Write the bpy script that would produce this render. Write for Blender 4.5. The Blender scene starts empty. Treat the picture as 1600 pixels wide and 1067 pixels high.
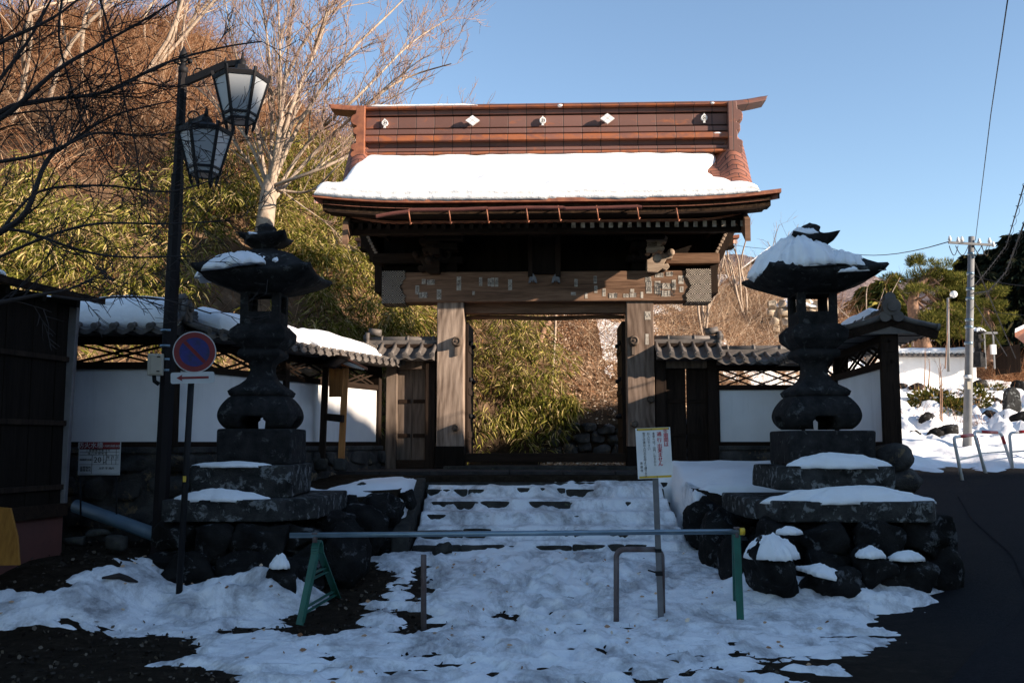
import bpy, bmesh, math, random
import numpy as np
from mathutils import Vector, Matrix, Euler, noise as mnoise
R = math.radians
sc = bpy.context.scene
col = sc.collection
# ---------------------------------------------------------------- camera
F = 1555.0; PITCH = math.atan(156.5 / F); CH = 1.6
cam_d = bpy.data.cameras.new('camera'); cam = bpy.data.objects.new('camera', cam_d); col.objects.link(cam)
cam.location = (0, 0, CH); cam.rotation_euler = (R(90) + PITCH, 0, 0)
cam_d.sensor_width = 36.0; cam_d.lens = 36.0 * F / 1600.0
cam_d.clip_start = 0.05; cam_d.clip_end = 6000
sc.camera = cam
# ---------------------------------------------------------------- sky, sun, exposure
SUN_AZ = R(114.5); SUN_EL = R(17)          # azimuth clockwise from +Y: behind the camera on the right
SDIR = Vector((math.sin(SUN_AZ) * math.cos(SUN_EL), math.cos(SUN_AZ) * math.cos(SUN_EL), math.sin(SUN_EL)))
world = bpy.data.worlds.new('World'); sc.world = world; world.use_nodes = True
nt = world.node_tree; bg = nt.nodes['Background']
sky = nt.nodes.new('ShaderNodeTexSky'); sky.sky_type = 'NISHITA'; sky.sun_disc = False
sky.sun_elevation = SUN_EL; sky.sun_rotation = SUN_AZ
sky.altitude = 700; sky.air_density = 1.0; sky.dust_density = 0.3; sky.ozone_density = 1.5
nt.links.new(sky.outputs[0], bg.inputs[0]); bg.inputs[1].default_value = 0.105
sun_d = bpy.data.lights.new('sun', 'SUN'); sun_d.energy = 5.0; sun_d.angle = R(0.5); sun_d.color = (1.0, 0.84, 0.68)
sun = bpy.data.objects.new('sun', sun_d); col.objects.link(sun)
sun.rotation_euler = SDIR.to_track_quat('Z', 'Y').to_euler()
sc.view_settings.view_transform = 'Standard'; sc.view_settings.look = 'None'
sc.view_settings.exposure = 1.27; sc.view_settings.gamma = 1.0
sc.cycles.max_bounces = 5; sc.cycles.diffuse_bounces = 3; sc.cycles.glossy_bounces = 2; sc.cycles.transmission_bounces = 4
sc.cycles.transparent_max_bounces = 6; sc.cycles.caustics_reflective = False; sc.cycles.caustics_refractive = False

CP, SP = math.cos(PITCH), math.sin(PITCH)
def ray(px, py):
    a = (px - 800.0) / F; b = (533.5 - py) / F
    return Vector((a, CP - b * SP, SP + b * CP))
def P(px, py, Y):                       # photograph pixel at world depth Y
    d = ray(px, py); t = Y / d.y
    return Vector((d.x * t, Y, CH + d.z * t))
def PZ(px, py, z):                      # photograph pixel on the level z
    d = ray(px, py); t = (z - CH) / d.z
    return Vector((d.x * t, d.y * t, z))
# ---------------------------------------------------------------- numpy noise
def _h(ix, iy, s):
    n = (ix.astype(np.int64) * 374761393 + iy.astype(np.int64) * 668265263 + s * 974634777) & 0xffffffff
    n = ((n ^ (n >> 13)) * 1274126177) & 0xffffffff
    n = (n ^ (n >> 16)) & 0xffffffff
    return n.astype(np.float64) / 4294967295.0
def vnoise(x, y, s=0):
    x = np.asarray(x, float); y = np.asarray(y, float)
    ix = np.floor(x); iy = np.floor(y); fx = x - ix; fy = y - iy
    fx = fx * fx * (3 - 2 * fx); fy = fy * fy * (3 - 2 * fy)
    a = _h(ix, iy, s); b = _h(ix + 1, iy, s); c = _h(ix, iy + 1, s); d = _h(ix + 1, iy + 1, s)
    return (a + (b - a) * fx) * (1 - fy) + (c + (d - c) * fx) * fy
def fbm(x, y, s=0, o=4, g=0.5):
    v = 0; a = 1; t = 0
    for k in range(o):
        v = v + a * (vnoise(x * 2 ** k, y * 2 ** k, s + k * 17) - 0.5); t += a; a *= g
    return v / t * 2
def sm(a, b, t):
    t = np.clip((np.asarray(t, float) - a) / (b - a), 0, 1); return t * t * (3 - 2 * t)
# ---------------------------------------------------------------- terrain height
STEPS = [(12.2, .345), (12.7, .49), (13.2, .64), (13.7, .78), (14.2, .933)]
SX0, SX1 = -1.22, 2.16
def base_z(x, y):
    x = np.asarray(x, float); y = np.asarray(y, float)
    corr = .075 * np.clip(np.minimum(y, 12.2) - 9, 0, None)
    left = .5 * sm(7.6, 9.6, y) * sm(-3.1, -3.9, x)
    road = .092 * np.clip(y - 8.5, 0, 11.5) * sm(3.6, 5.0, x)
    z = np.maximum(corr * (1 - sm(3.6, 5., x)) * (1 - sm(-3.1, -3.9, x)), 0) + left + road
    # terrace on both sides of the steps
    side = np.maximum(sm(SX0 - .05, SX0 - .15, x), sm(SX1 + .05, SX1 + .15, x)) * sm(4.75, 4.35, x)
    zt = .98 + .07 * np.clip(y - 12.9, 0, 1.4)
    k = sm(12.35, 12.75, y) * side
    z = z * (1 - k) + zt * k
    k2 = sm(14.3, 14.5, y) * sm(4.75, 4.35, x)
    z = z * (1 - k2) + 1.12 * k2
    # garden beyond, to the right
    g = np.interp(y, [0, 18.5, 20, 23, 27, 32, 45, 80, 200], [0, 0, .1, .45, 1.3, 2.3, 2.9, 3.2, 3.4]) * sm(4.0, 6.5, x)
    return z + g
def hill_foot(x):
    return np.interp(x, [-30, -8, -5, -1, 3, 6, 9, 14, 30], [12.8, 13.6, 15.2, 19.6, 20.5, 22.5, 26, 38, 50])
def hill_rise(x, y):
    C = np.interp(x, [-30, -12, -9, -6, 0, 6, 10, 14, 40], [26, 21, 14.5, 10.5, 7.0, 3.9, 3.3, 2.0, 2.0])
    d = np.clip(y - hill_foot(x), 0, None)
    r = C * (1 - np.exp(-1.12 * d / C))
    return r + .8 * sm(0, .3, d) * sm(6.5, 4.5, x)
def ground_z(x, y):
    x = np.asarray(x, float); y = np.asarray(y, float)
    d = np.clip(y - hill_foot(x), 0, None)
    n = fbm(x * .35, y * .35, 3, 4) * .9 * sm(0, 6, d) + fbm(x * 1.1, y * 1.1, 9, 3) * .12 * sm(0, 1, d)
    far = sm(60, 300, y) * -3
    gx = sm(5, 8, x) * sm(19, 21, y)
    return base_z(x, y) + hill_rise(x, y) + n + gx * fbm(x * .9, y * .9, 21, 3) * .16 + far + fbm(x * 2, y * 2, 5, 3) * .012
def gz(x, y): return float(ground_z(np.array([x]), np.array([y]))[0])
def PG(px, py, dz=0.0):                  # photograph pixel on the ground
    z = 0.1
    for _ in range(40):
        q = PZ(px, py, z); z = z * .6 + .4 * (float(base_z(q.x, q.y)) + dz)
    return PZ(px, py, z)
def GH(px, py, ymin=8, ymax=60):          # photograph pixel on the terrain
    d = ray(px, py); Y = np.arange(ymin, ymax, .05); t = Y / d.y
    z = CH + d.z * t; g = ground_z(d.x * t, Y); k = np.nonzero(z <= g)[0]
    i = k[0] if len(k) else len(Y) - 1
    return Vector((d.x * t[i], Y[i], g[i]))
# ---------------------------------------------------------------- objects
PM = {}
def tag(o, label=None, cat=None, group=None, kind=None):
    if label: o['label'] = label
    if cat: o['category'] = cat
    if group: o['group'] = group
    if kind: o['kind'] = kind
    return o
def empty(name, loc, rz=0, label=None, cat=None, group=None, rot=None):
    o = bpy.data.objects.new(name, None); col.objects.link(o)
    o.empty_display_size = .2
    o.location = loc; o.rotation_euler = rot if rot else (0, 0, rz)
    PM[o.name] = (Matrix.Translation(Vector(loc)) @ o.rotation_euler.to_matrix().to_4x4())
    return tag(o, label, cat, group)
class MB:
    def __init__(s): s.v = []; s.f = []; s.mi = []; s.sm = []
    def add(s, vs, fs, mi=0, smooth=False):
        n = len(s.v); s.v.extend([tuple(v) for v in vs])
        for f in fs: s.f.append(tuple(i + n for i in f)); s.mi.append(mi); s.sm.append(smooth)
        return s
    def box(s, c, d, rot=None, mi=0, taper=1.0, tx=None, ty=None):
        tx = taper if tx is None else tx; ty = taper if ty is None else ty
        vs = []
        for sz in (-1, 1):
            for sx, sy in ((-1, -1), (1, -1), (1, 1), (-1, 1)):
                k = 1 if sz < 0 else 0
                v = Vector((sx * d[0] / 2 * (1 if k else tx), sy * d[1] / 2 * (1 if k else ty), sz * d[2] / 2))
                if rot: v = rot @ v
                vs.append(v + Vector(c))
        return s.add(vs, [(3, 2, 1, 0), (4, 5, 6, 7), (0, 1, 5, 4), (1, 2, 6, 5), (2, 3, 7, 6), (3, 0, 4, 7)], mi)
    def span(s, a, b, mi=0):
        a = Vector(a); b = Vector(b); return s.box((a + b) / 2, [abs(q) for q in (b - a)], mi=mi)
    def bar(s, a, b, w, h, up=(0, 0, 1), mi=0):
        a = Vector(a); b = Vector(b); d = b - a; L = d.length; d.normalize(); up = Vector(up)
        x = d.cross(up)
        if x.length < 1e-4: x = d.cross(Vector((0, 1, 0)))
        x.normalize(); z = x.cross(d)
        rot = Matrix((x, d, z)).transposed()
        return s.box((a + b) / 2, (w, L, h), rot, mi)
    def tube(s, pts, rad, n=8, mi=0, caps=True, smooth=True):
        pts = [Vector(p) for p in pts]
        if not hasattr(rad, '__len__'): rad = [rad] * len(pts)
        m = len(pts); ref = None; vs = []
        for i, p in enumerate(pts):
            d = (pts[min(i + 1, m - 1)] - pts[max(i - 1, 0)])
            if d.length < 1e-9: d = Vector((0, 0, 1))
            d.normalize()
            if ref is None:
                ref = d.orthogonal().normalized()
            ref = (ref - d * ref.dot(d))
            if ref.length < 1e-6: ref = d.orthogonal()
            ref.normalize(); bi = d.cross(ref)
            for k in range(n):
                a = 2 * math.pi * k / n
                vs.append(p + (ref * math.cos(a) + bi * math.sin(a)) * rad[i])
        fs = []
        for i in range(m - 1):
            for k in range(n):
                k2 = (k + 1) % n
                fs.append((i * n + k, i * n + k2, (i + 1) * n + k2, (i + 1) * n + k))
        s.add(vs, fs, mi, smooth)
        if caps and n > 3:
            b = len(s.v) - len(vs)
            s.f.append(tuple(b + k for k in range(n))[::-1]); s.mi.append(mi); s.sm.append(False)
            s.f.append(tuple(b + (m - 1) * n + k for k in range(n))); s.mi.append(mi); s.sm.append(False)
        return s
    def loft(s, rings, mi=0, smooth=False, cap0=True, cap1=True, closed=True):
        n = len(rings[0]); b = len(s.v)
        for r in rings: s.v.extend([tuple(p) for p in r])
        for i in range(len(rings) - 1):
            for k in range(n if closed else n - 1):
                k2 = (k + 1) % n
                s.f.append((b + i * n + k, b + i * n + k2, b + (i + 1) * n + k2, b + (i + 1) * n + k)); s.mi.append(mi); s.sm.append(smooth)
        if cap0: s.f.append(tuple(b + k for k in range(n))[::-1]); s.mi.append(mi); s.sm.append(False)
        if cap1: s.f.append(tuple(b + (len(rings) - 1) * n + k for k in range(n))); s.mi.append(mi); s.sm.append(False)
        return s
    def prism(s, poly, o, ux, uy, un, depth, mi=0):   # poly in (ux,uy) from origin o, extruded along un
        o = Vector(o); ux = Vector(ux); uy = Vector(uy); un = Vector(un)
        a = [o + ux * p[0] + uy * p[1] for p in poly]; b = [q + un * depth for q in a]
        n = len(poly)
        fs = [tuple(range(n)), tuple(range(n, 2 * n))[::-1]] + [(k, n + k, n + (k + 1) % n, (k + 1) % n) for k in range(n)]
        return s.add(a + b, fs, mi)
    def sphere(s, c, r, nu=12, nv=8, mi=0, sc_=(1, 1, 1), vmax=1.0):
        rings = []
        for j in range(nv + 1):
            t = math.pi * j / nv
            rings.append([Vector(c) + Vector((math.sin(t) * math.cos(2 * math.pi * i / nu) * r * sc_[0], math.sin(t) * math.sin(2 * math.pi * i / nu) * r * sc_[1], math.cos(t) * r * sc_[2])) for i in range(nu)])
        return s.loft(rings, mi, True, False, False)
    def rock(s, c, size, seed=0, sub=3, rough=.22, mi=0, flat=.5, rz=0, boxy=1.0):
        bm = bmesh.new(); bmesh.ops.create_icosphere(bm, subdivisions=sub, radius=1)
        rg = random.Random(seed); off = Vector((rg.uniform(-50, 50), rg.uniform(-50, 50), rg.uniform(-50, 50)))
        planes = [(Vector((rg.gauss(0, 1), rg.gauss(0, 1), rg.gauss(0, 1))).normalized(), rg.uniform(.55, .9)) for _ in range(9)]
        cr, sr = math.cos(rz), math.sin(rz); vs = []
        for v in bm.verts:
            p = v.co.copy()
            if boxy != 1.0: p = Vector([math.copysign(abs(q) ** boxy, q) for q in p]) * .82
            for nn, dd in planes:
                e = p.dot(nn) - dd
                if e > 0: p -= nn * e * flat * 1.6
            q = p * 1.3 + off
            p *= 1 + rough * mnoise.noise(q) + rough * .45 * mnoise.noise(q * 2.7) + rough * .2 * mnoise.noise(q * 7)
            p = Vector((p.x * size[0] / 2, p.y * size[1] / 2, p.z * size[2] / 2))
            vs.append(Vector((p.x * cr - p.y * sr, p.x * sr + p.y * cr, p.z)) + Vector(c))
        fs = [tuple(v.index for v in f.verts) for f in bm.faces]; bm.free()
        return s.add(vs, fs, mi, True)
    def block(s, c, size, seed=0, rough=.03, boxy=.08): return s.rock(c, [q / .82 for q in size], seed, 5, rough, 0, 0, 0, boxy)
    def text(s, body, size, M, mi=0, align='CENTER', extrude=.0015, space=1.0, lsp=1.0):
        cu = bpy.data.curves.new('t', 'FONT'); cu.body = body; cu.size = size; cu.align_x = align; cu.align_y = 'CENTER'
        cu.extrude = extrude; cu.space_character = space; cu.space_line = lsp; cu.resolution_u = 2
        o = bpy.data.objects.new('t', cu); col.objects.link(o)
        dg = bpy.context.evaluated_depsgraph_get(); dg.update()
        me = bpy.data.meshes.new_from_object(o.evaluated_get(dg))
        s.add([M @ v.co for v in me.vertices], [tuple(p.vertices) for p in me.polygons], mi)
        bpy.data.objects.remove(o); bpy.data.curves.remove(cu); bpy.data.meshes.remove(me)
        return s
    def build(s, name, mats, parent=None, local=False, bevel=0, label=None, cat=None, group=None, kind=None, fixn=False):
        me = bpy.data.meshes.new(name)
        vs = s.v
        if parent is not None and not local:
            inv = PM[parent.name].inverted(); vs = [inv @ Vector(v) for v in vs]
        me.from_pydata([tuple(v) for v in vs], [], s.f)
        if not isinstance(mats, (list, tuple)): mats = [mats]
        for m in mats: me.materials.append(m)
        me.polygons.foreach_set('material_index', s.mi); me.polygons.foreach_set('use_smooth', s.sm)
        me.update()
        if fixn:
            bm = bmesh.new(); bm.from_mesh(me); bmesh.ops.recalc_face_normals(bm, faces=bm.faces); bm.to_mesh(me); bm.free()
        o = bpy.data.objects.new(name, me); col.objects.link(o)
        PM[o.name] = Matrix.Identity(4)
        if parent is not None:
            o.parent = parent; PM[o.name] = PM[parent.name].copy()
        if bevel:
            b = o.modifiers.new('bevel', 'BEVEL'); b.width = bevel; b.segments = 2; b.limit_method = 'ANGLE'; b.angle_limit = R(35)
        return tag(o, label, cat, group, kind)
def np_mesh(name, verts, faces, mat, smooth=True, **kw):    # faces: (n,3) or (n,4) array
    me = bpy.data.meshes.new(name); verts = np.asarray(verts, np.float32); faces = np.asarray(faces, np.int32)
    k = faces.shape[1]
    me.vertices.add(len(verts)); me.vertices.foreach_set('co', verts.ravel())
    me.loops.add(faces.size); me.loops.foreach_set('vertex_index', faces.ravel())
    me.polygons.add(len(faces)); me.polygons.foreach_set('loop_start', np.arange(0, faces.size, k, dtype=np.int32))
    me.polygons.foreach_set('loop_total', np.full(len(faces), k, np.int32))
    me.polygons.foreach_set('use_smooth', np.full(len(faces), smooth))
    for m in (mat if isinstance(mat, (list, tuple)) else [mat]): me.materials.append(m)
    me.update(calc_edges=True); me.validate()
    o = bpy.data.objects.new(name, me); col.objects.link(o); PM[o.name] = Matrix.Identity(4)
    return tag(o, **kw)
def grid(name, xs, ys, zf, mat, **kw):
    X, Y = np.meshgrid(xs, ys); Z = zf(X, Y)
    v = np.stack([X.ravel(), Y.ravel(), Z.ravel()], 1); nx, ny = len(xs), len(ys)
    i = np.arange(nx * ny).reshape(ny, nx)
    f = np.stack([i[:-1, :-1].ravel(), i[:-1, 1:].ravel(), i[1:, 1:].ravel(), i[1:, :-1].ravel()], 1)
    return np_mesh(name, v, f, mat, True, **kw)
def copy_tree(o, loc=None, parent=None, rz=None):
    c = o.copy(); col.objects.link(c)
    if parent is not None: c.parent = parent
    if loc is not None: c.location = loc
    if rz is not None: c.rotation_euler = (0, 0, rz)
    for ch in list(o.children): copy_tree(ch, parent=c)
    return c
# ---------------------------------------------------------------- materials
def mk(name):
    m = bpy.data.materials.new(name); m.use_nodes = True
    n = m.node_tree.nodes; l = m.node_tree.links
    return m, n, l, n['Principled BSDF']
def setc(n, c): n.default_value = (c[0], c[1], c[2], 1)
def coords(n, l, scale=(1, 1, 1), rot=(0, 0, 0), kind='Object'):
    t = n.new('ShaderNodeTexCoord'); mp = n.new('ShaderNodeMapping')
    mp.inputs['Scale'].default_value = scale; mp.inputs['Rotation'].default_value = rot
    l.new(t.outputs[kind], mp.inputs[0]); return mp.outputs[0]
def noi(n, l, vec, scale, detail=4, rough=.55, dist=0):
    t = n.new('ShaderNodeTexNoise'); t.inputs['Scale'].default_value = scale; t.inputs['Detail'].default_value = detail
    t.inputs['Roughness'].default_value = rough; t.inputs['Distortion'].default_value = dist
    if vec is not None: l.new(vec, t.inputs['Vector'])
    return t.outputs['Fac']
def ramp(n, l, fac, stops):
    r = n.new('ShaderNodeValToRGB'); l.new(fac, r.inputs[0]); e = r.color_ramp.elements
    while len(e) < len(stops): e.new(.5)
    for k, (p, c) in enumerate(stops):
        e[k].position = p; e[k].color = (c[0], c[1], c[2], 1) if hasattr(c, '__len__') else (c, c, c, 1)
    return r.outputs[0]
def mixc(n, l, fac, a, b, mode='MIX'):
    m = n.new('ShaderNodeMix'); m.data_type = 'RGBA'; m.blend_type = mode
    for sock, val in ((m.inputs[0], fac), (m.inputs[6], a), (m.inputs[7], b)):
        if hasattr(val, 'node'): l.new(val, sock)
        elif hasattr(val, '__len__'): sock.default_value = (val[0], val[1], val[2], 1)
        else: sock.default_value = val
    return m.outputs[2]
def bump(n, l, bs, h, strength=.4, dist=.02):
    b = n.new('ShaderNodeBump'); b.inputs['Strength'].default_value = strength; b.inputs['Distance'].default_value = dist
    l.new(h, b.inputs['Height']); l.new(b.outputs[0], bs.inputs['Normal'])
def mmul(n, l, a, b, op='MULTIPLY'):
    m = n.new('ShaderNodeMath'); m.operation = op
    for k, v in enumerate((a, b)):
        if hasattr(v, 'node'): l.new(v, m.inputs[k])
        else: m.inputs[k].default_value = v
    return m.outputs[0]
def plain(name, c, rough=.6, c2=None, scale=8, bs=.2, metal=0, bd=.01, spec=.5):
    m, n, l, b = mk(name); b.inputs['Roughness'].default_value = rough; b.inputs['Metallic'].default_value = metal
    b.inputs['Specular IOR Level'].default_value = spec
    v = coords(n, l); f = noi(n, l, v, scale, 5)
    l.new(ramp(n, l, f, [(.3, c), (.7, c2 or tuple(q * .7 for q in c))]), b.inputs['Base Color'])
    if bs: bump(n, l, b, noi(n, l, v, scale * 4, 4), bs, bd)
    return m
def wood(name, c1, c2, axis=2, s=9, rough=.75, bs=.5, stretch=.07, knots=0):
    m, n, l, b = mk(name); b.inputs['Roughness'].default_value = rough; b.inputs['Specular IOR Level'].default_value = .08
    scl = [1, 1, 1]; scl[axis] = stretch
    v = coords(n, l, tuple(scl))
    f1 = noi(n, l, v, s, 6, .65, .8); f2 = noi(n, l, v, s * 7, 3, .6, .2)
    h = mmul(n, l, mmul(n, l, f1, .65), mmul(n, l, f2, .35), 'ADD')
    if knots:
        w = n.new('ShaderNodeTexWave'); w.wave_type = 'RINGS'; w.rings_direction = 'Y'
        w.inputs['Scale'].default_value = knots; w.inputs['Distortion'].default_value = 11; w.inputs['Detail'].default_value = 2
        w.inputs['Detail Scale'].default_value = .8
        vv = coords(n, l, (1.6, .4, .55) if axis == 2 else (.3, .4, 1.6)); l.new(vv, w.inputs['Vector'])
        h = mmul(n, l, mmul(n, l, h, .90), mmul(n, l, w.outputs['Fac'], .10), 'ADD')
        big = noi(n, l, coords(n, l, (1, 1, .5)), 2.3, 3, .5, .5); h = mmul(n, l, mmul(n, l, h, .72), mmul(n, l, big, .28), 'ADD')
    l.new(ramp(n, l, h, [(.34, c2), (.62, c1)]), b.inputs['Base Color'])
    bump(n, l, b, h, bs, .012)
    return m
M = {}
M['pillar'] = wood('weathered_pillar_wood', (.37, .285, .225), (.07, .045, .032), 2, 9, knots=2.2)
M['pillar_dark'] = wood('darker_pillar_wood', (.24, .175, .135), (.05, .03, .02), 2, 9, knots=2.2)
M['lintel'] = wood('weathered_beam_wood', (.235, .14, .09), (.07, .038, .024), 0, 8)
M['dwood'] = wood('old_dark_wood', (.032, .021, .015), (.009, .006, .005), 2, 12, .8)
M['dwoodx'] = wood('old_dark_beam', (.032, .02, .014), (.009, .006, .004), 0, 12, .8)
M['kwood'] = wood('near_black_wood', (.014, .010, .008), (.005, .004, .003), 2, 12, .85)
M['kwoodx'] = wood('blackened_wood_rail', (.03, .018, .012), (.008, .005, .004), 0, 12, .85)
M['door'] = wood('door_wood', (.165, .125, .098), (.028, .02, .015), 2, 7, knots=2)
M['owood'] = wood('notice_wood', (.50, .22, .07), (.22, .085, .03), 2, 14)
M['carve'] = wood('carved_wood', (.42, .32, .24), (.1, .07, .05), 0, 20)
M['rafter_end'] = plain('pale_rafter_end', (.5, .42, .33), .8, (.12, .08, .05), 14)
M['stone'] = None
def stone(name, c1, c2, lichen=None, scale=5, bs=.6, lsc=9, amt=.62):
    m, n, l, b = mk(name); b.inputs['Roughness'].default_value = .92; b.inputs['Specular IOR Level'].default_value = .1
    v = coords(n, l); f = noi(n, l, v, scale, 7, .65)
    c = ramp(n, l, f, [(.32, c1), (.68, c2)])
    if lichen:
        k = ramp(n, l, noi(n, l, v, lsc, 6, .7, .4), [(amt - .04, 0.0), (amt + .03, 1.0)])
        c = mixc(n, l, k, c, lichen)
    l.new(c, b.inputs['Base Color'])
    bump(n, l, b, mmul(n, l, noi(n, l, v, scale * 3, 8, .7), noi(n, l, v, scale * 14, 4, .6), 'ADD'), bs, .018)
    return m
M['stone'] = stone('dark_carved_stone', (.012, .012, .0125), (.038, .037, .037), (.085, .087, .085), 7, .9, amt=.62)
M['stone2'] = stone('mossy_slab_stone', (.014, .014, .014), (.060, .060, .058), (.19, .20, .20), 6, .9, lsc=9, amt=.58)
M['boulder'] = stone('dark_boulder', (.005, .005, .005), (.022, .021, .02), (.10, .105, .11), 4, .9, lsc=6, amt=.61)
M['step'] = stone('step_stone', (.02, .02, .018), (.06, .058, .052), (.09, .1, .06), 6, amt=.64)
M['rubble'] = stone('wall_rubble', (.02, .02, .021), (.085, .08, .075), (.16, .12, .075), 4, .9, lsc=5)
M['pave'] = stone('paving_stone', (.022, .02, .02), (.055, .05, .048), None, 5, .4)
M['tanstone'] = stone('tan_stone', (.25, .19, .13), (.5, .42, .32), None, 3)
def snow_mat(name, dirt=0.0, c=(.86, .87, .88), rough=.75, bs=.35):
    m, n, l, b = mk(name); b.inputs['Roughness'].default_value = rough; b.inputs['Specular IOR Level'].default_value = .3
    v = coords(n, l)
    base = ramp(n, l, noi(n, l, v, 3, 5), [(.3, tuple(q * .93 for q in c)), (.7, c)])
    if dirt:
        v2 = coords(n, l, (1, .55, 1))
        d = mmul(n, l, ramp(n, l, noi(n, l, v2, 2.2, 8, .72, .5), [(.46, 0.0), (.66, 1.0)]), dirt)
        base = mixc(n, l, d, base, (.24, .235, .24))
        sp = ramp(n, l, noi(n, l, v, 38, 3, .6), [(.70, 0.0), (.75, 1.0)])
        base = mixc(n, l, mmul(n, l, sp, .6 * dirt), base, (.07, .05, .04))
    l.new(base, b.inputs['Base Color'])
    bump(n, l, b, mmul(n, l, noi(n, l, v, 9, 6, .6), mmul(n, l, noi(n, l, v, 45, 5, .65), .4), 'ADD'), bs, .03)
    return m
M['snow'] = snow_mat('clean_snow', bs=.55); M['psnow'] = snow_mat('trodden_snow', .95, bs=.85)
def plaster():
    m, n, l, b = mk('white_plaster'); b.inputs['Roughness'].default_value = .9
    v = coords(n, l); base = ramp(n, l, noi(n, l, v, 1.3, 6, .6), [(.3, (.68, .67, .66)), (.65, (.80, .79, .78))])
    v2 = coords(n, l, (5, 5, .5)); st = ramp(n, l, noi(n, l, v2, 1.6, 5, .6), [(.55, 0.0), (.85, .35)])
    l.new(mixc(n, l, st, base, (.38, .36, .33)), b.inputs['Base Color']); bump(n, l, b, noi(n, l, v, 30, 4), .12, .01); return m
M['plaster'] = plaster()
def tile_mat(name, c, cx, rx, ry, rot=(0, 0, 0), joint=(.02, .012, .01), rust=(.36, .11, .035), metal=.15, rough=.55, off=.5, amt=.66, mort=.007):
    m, n, l, b = mk(name); b.inputs['Roughness'].default_value = rough; b.inputs['Metallic'].default_value = metal
    v = coords(n, l, (1, 1, 1), rot)
    t = n.new('ShaderNodeTexBrick'); l.new(v, t.inputs['Vector']); t.inputs['Scale'].default_value = 1
    t.offset = off; t.inputs['Brick Width'].default_value = rx; t.inputs['Row Height'].default_value = ry
    t.inputs['Mortar Size'].default_value = mort; t.inputs['Mortar Smooth'].default_value = .3
    t.inputs['Color1'].default_value = (*c, 1); t.inputs['Color2'].default_value = (*cx, 1); t.inputs['Mortar'].default_value = (*joint, 1)
    v2 = coords(n, l, (1, 1, 3)); f = noi(n, l, v2, 3.2, 6, .65, .6)
    cc = mixc(n, l, ramp(n, l, f, [(amt - .08, 0.0), (amt + .08, .85)]), t.outputs['Color'], rust)
    cc = mixc(n, l, t.outputs['Fac'], cc, joint)
    l.new(cc, b.inputs['Base Color'])
    inv = mmul(n, l, 1.0, t.outputs['Fac'], 'SUBTRACT'); bump(n, l, b, inv, .6, .015)
    return m
M['copper'] = tile_mat('copper_ridge_sheet', (.19, .092, .072), (.14, .066, .050), .30, 9.0, (R(90), 0, 0))
M['copperz'] = tile_mat('rusty_ridge_sheet', (.24, .095, .062), (.17, .07, .05), .30, 9.0, (R(90), 0, 0), amt=.50)
M['copperr'] = tile_mat('copper_roof_tiles', (.30, .12, .075), (.19, .075, .052), .26, .075)
M['rust'] = plain('rusty_copper', (.36, .13, .06), .55, (.17, .06, .035), 9, .2, .2)
M['gutter'] = plain('brown_gutter', (.20, .075, .06), .4, (.15, .055, .045), 6, .05, .2)
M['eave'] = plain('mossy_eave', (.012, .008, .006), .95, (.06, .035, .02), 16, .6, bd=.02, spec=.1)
M['kawara'] = plain('grey_roof_tile', (.15, .13, .115), .55, (.075, .066, .062), 7, .15, spec=.3)
M['black'] = plain('black_iron', (.010, .009, .010), .65, (.005, .005, .006), 8, .1, spec=.25)
M['ironpost'] = plain('dark_painted_post', (.012, .009, .010), .7, (.007, .006, .006), 5, .1, spec=.2)
M['white'] = plain('white_paint', (.75, .75, .74), .5, (.62, .62, .6), 6, .05)
M['greyw'] = plain('faded_white_sign', (.50, .52, .53), .5, (.42, .44, .45), 6, .03)
M['red'] = plain('red_paint', (.50, .02, .02), .45, (.38, .02, .02), 6, .05)
M['signred'] = plain('sign_red', (.19, .007, .01), .6, (.13, .007, .009), 9, .02)
M['blue'] = plain('faded_blue', (.006, .012, .17), .6, (.008, .01, .05), 14, .02)
M['ink'] = plain('black_ink', (.02, .02, .02), .7, (.04, .04, .04), 9, 0)
M['redink'] = plain('red_ink', (.55, .03, .05), .6, (.6, .12, .14), 5, 0)
M['yellow'] = plain('yellow_paint', (.65, .42, .02), .5, (.5, .33, .03), 9, .05)
M['paper'] = plain('white_sticker', (.50, .46, .40), .8, (.22, .18, .14), 30, 0)
M['galv'] = plain('galvanised_pipe', (.22, .30, .36), .35, (.16, .23, .28), 9, .05, .6)
M['greyal'] = plain('grey_metal', (.15, .15, .16), .5, (.10, .10, .11), 9, .05, .3)
M['green'] = plain('green_paint', (.010, .115, .08), .55, (.008, .075, .055), 7, .08)
M['rustpipe'] = plain('rusty_pipe', (.06, .03, .025), .6, (.14, .12, .12), 6, .2)
M['concrete'] = plain('concrete', (.21, .21, .21), .8, (.14, .145, .15), 5, .2)
M['glass'] = plain('frosted_glass', (.36, .38, .40), .35, (.30, .32, .34), 2, 0)
M['beige'] = plain('beige_box', (.42, .38, .30), .5, (.36, .33, .27), 8, .05)
M['bluepipe'] = plain('blue_grey_pipe', (.12, .19, .25), .5, (.09, .14, .19), 4, .05)
M['redbrown'] = plain('red_oxide_wall', (.11, .035, .025), .8, (.07, .025, .02), 4, .2)
M['board'] = wood('ochre_board', (.36, .17, .035), (.20, .085, .02), 2, 6)
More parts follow.
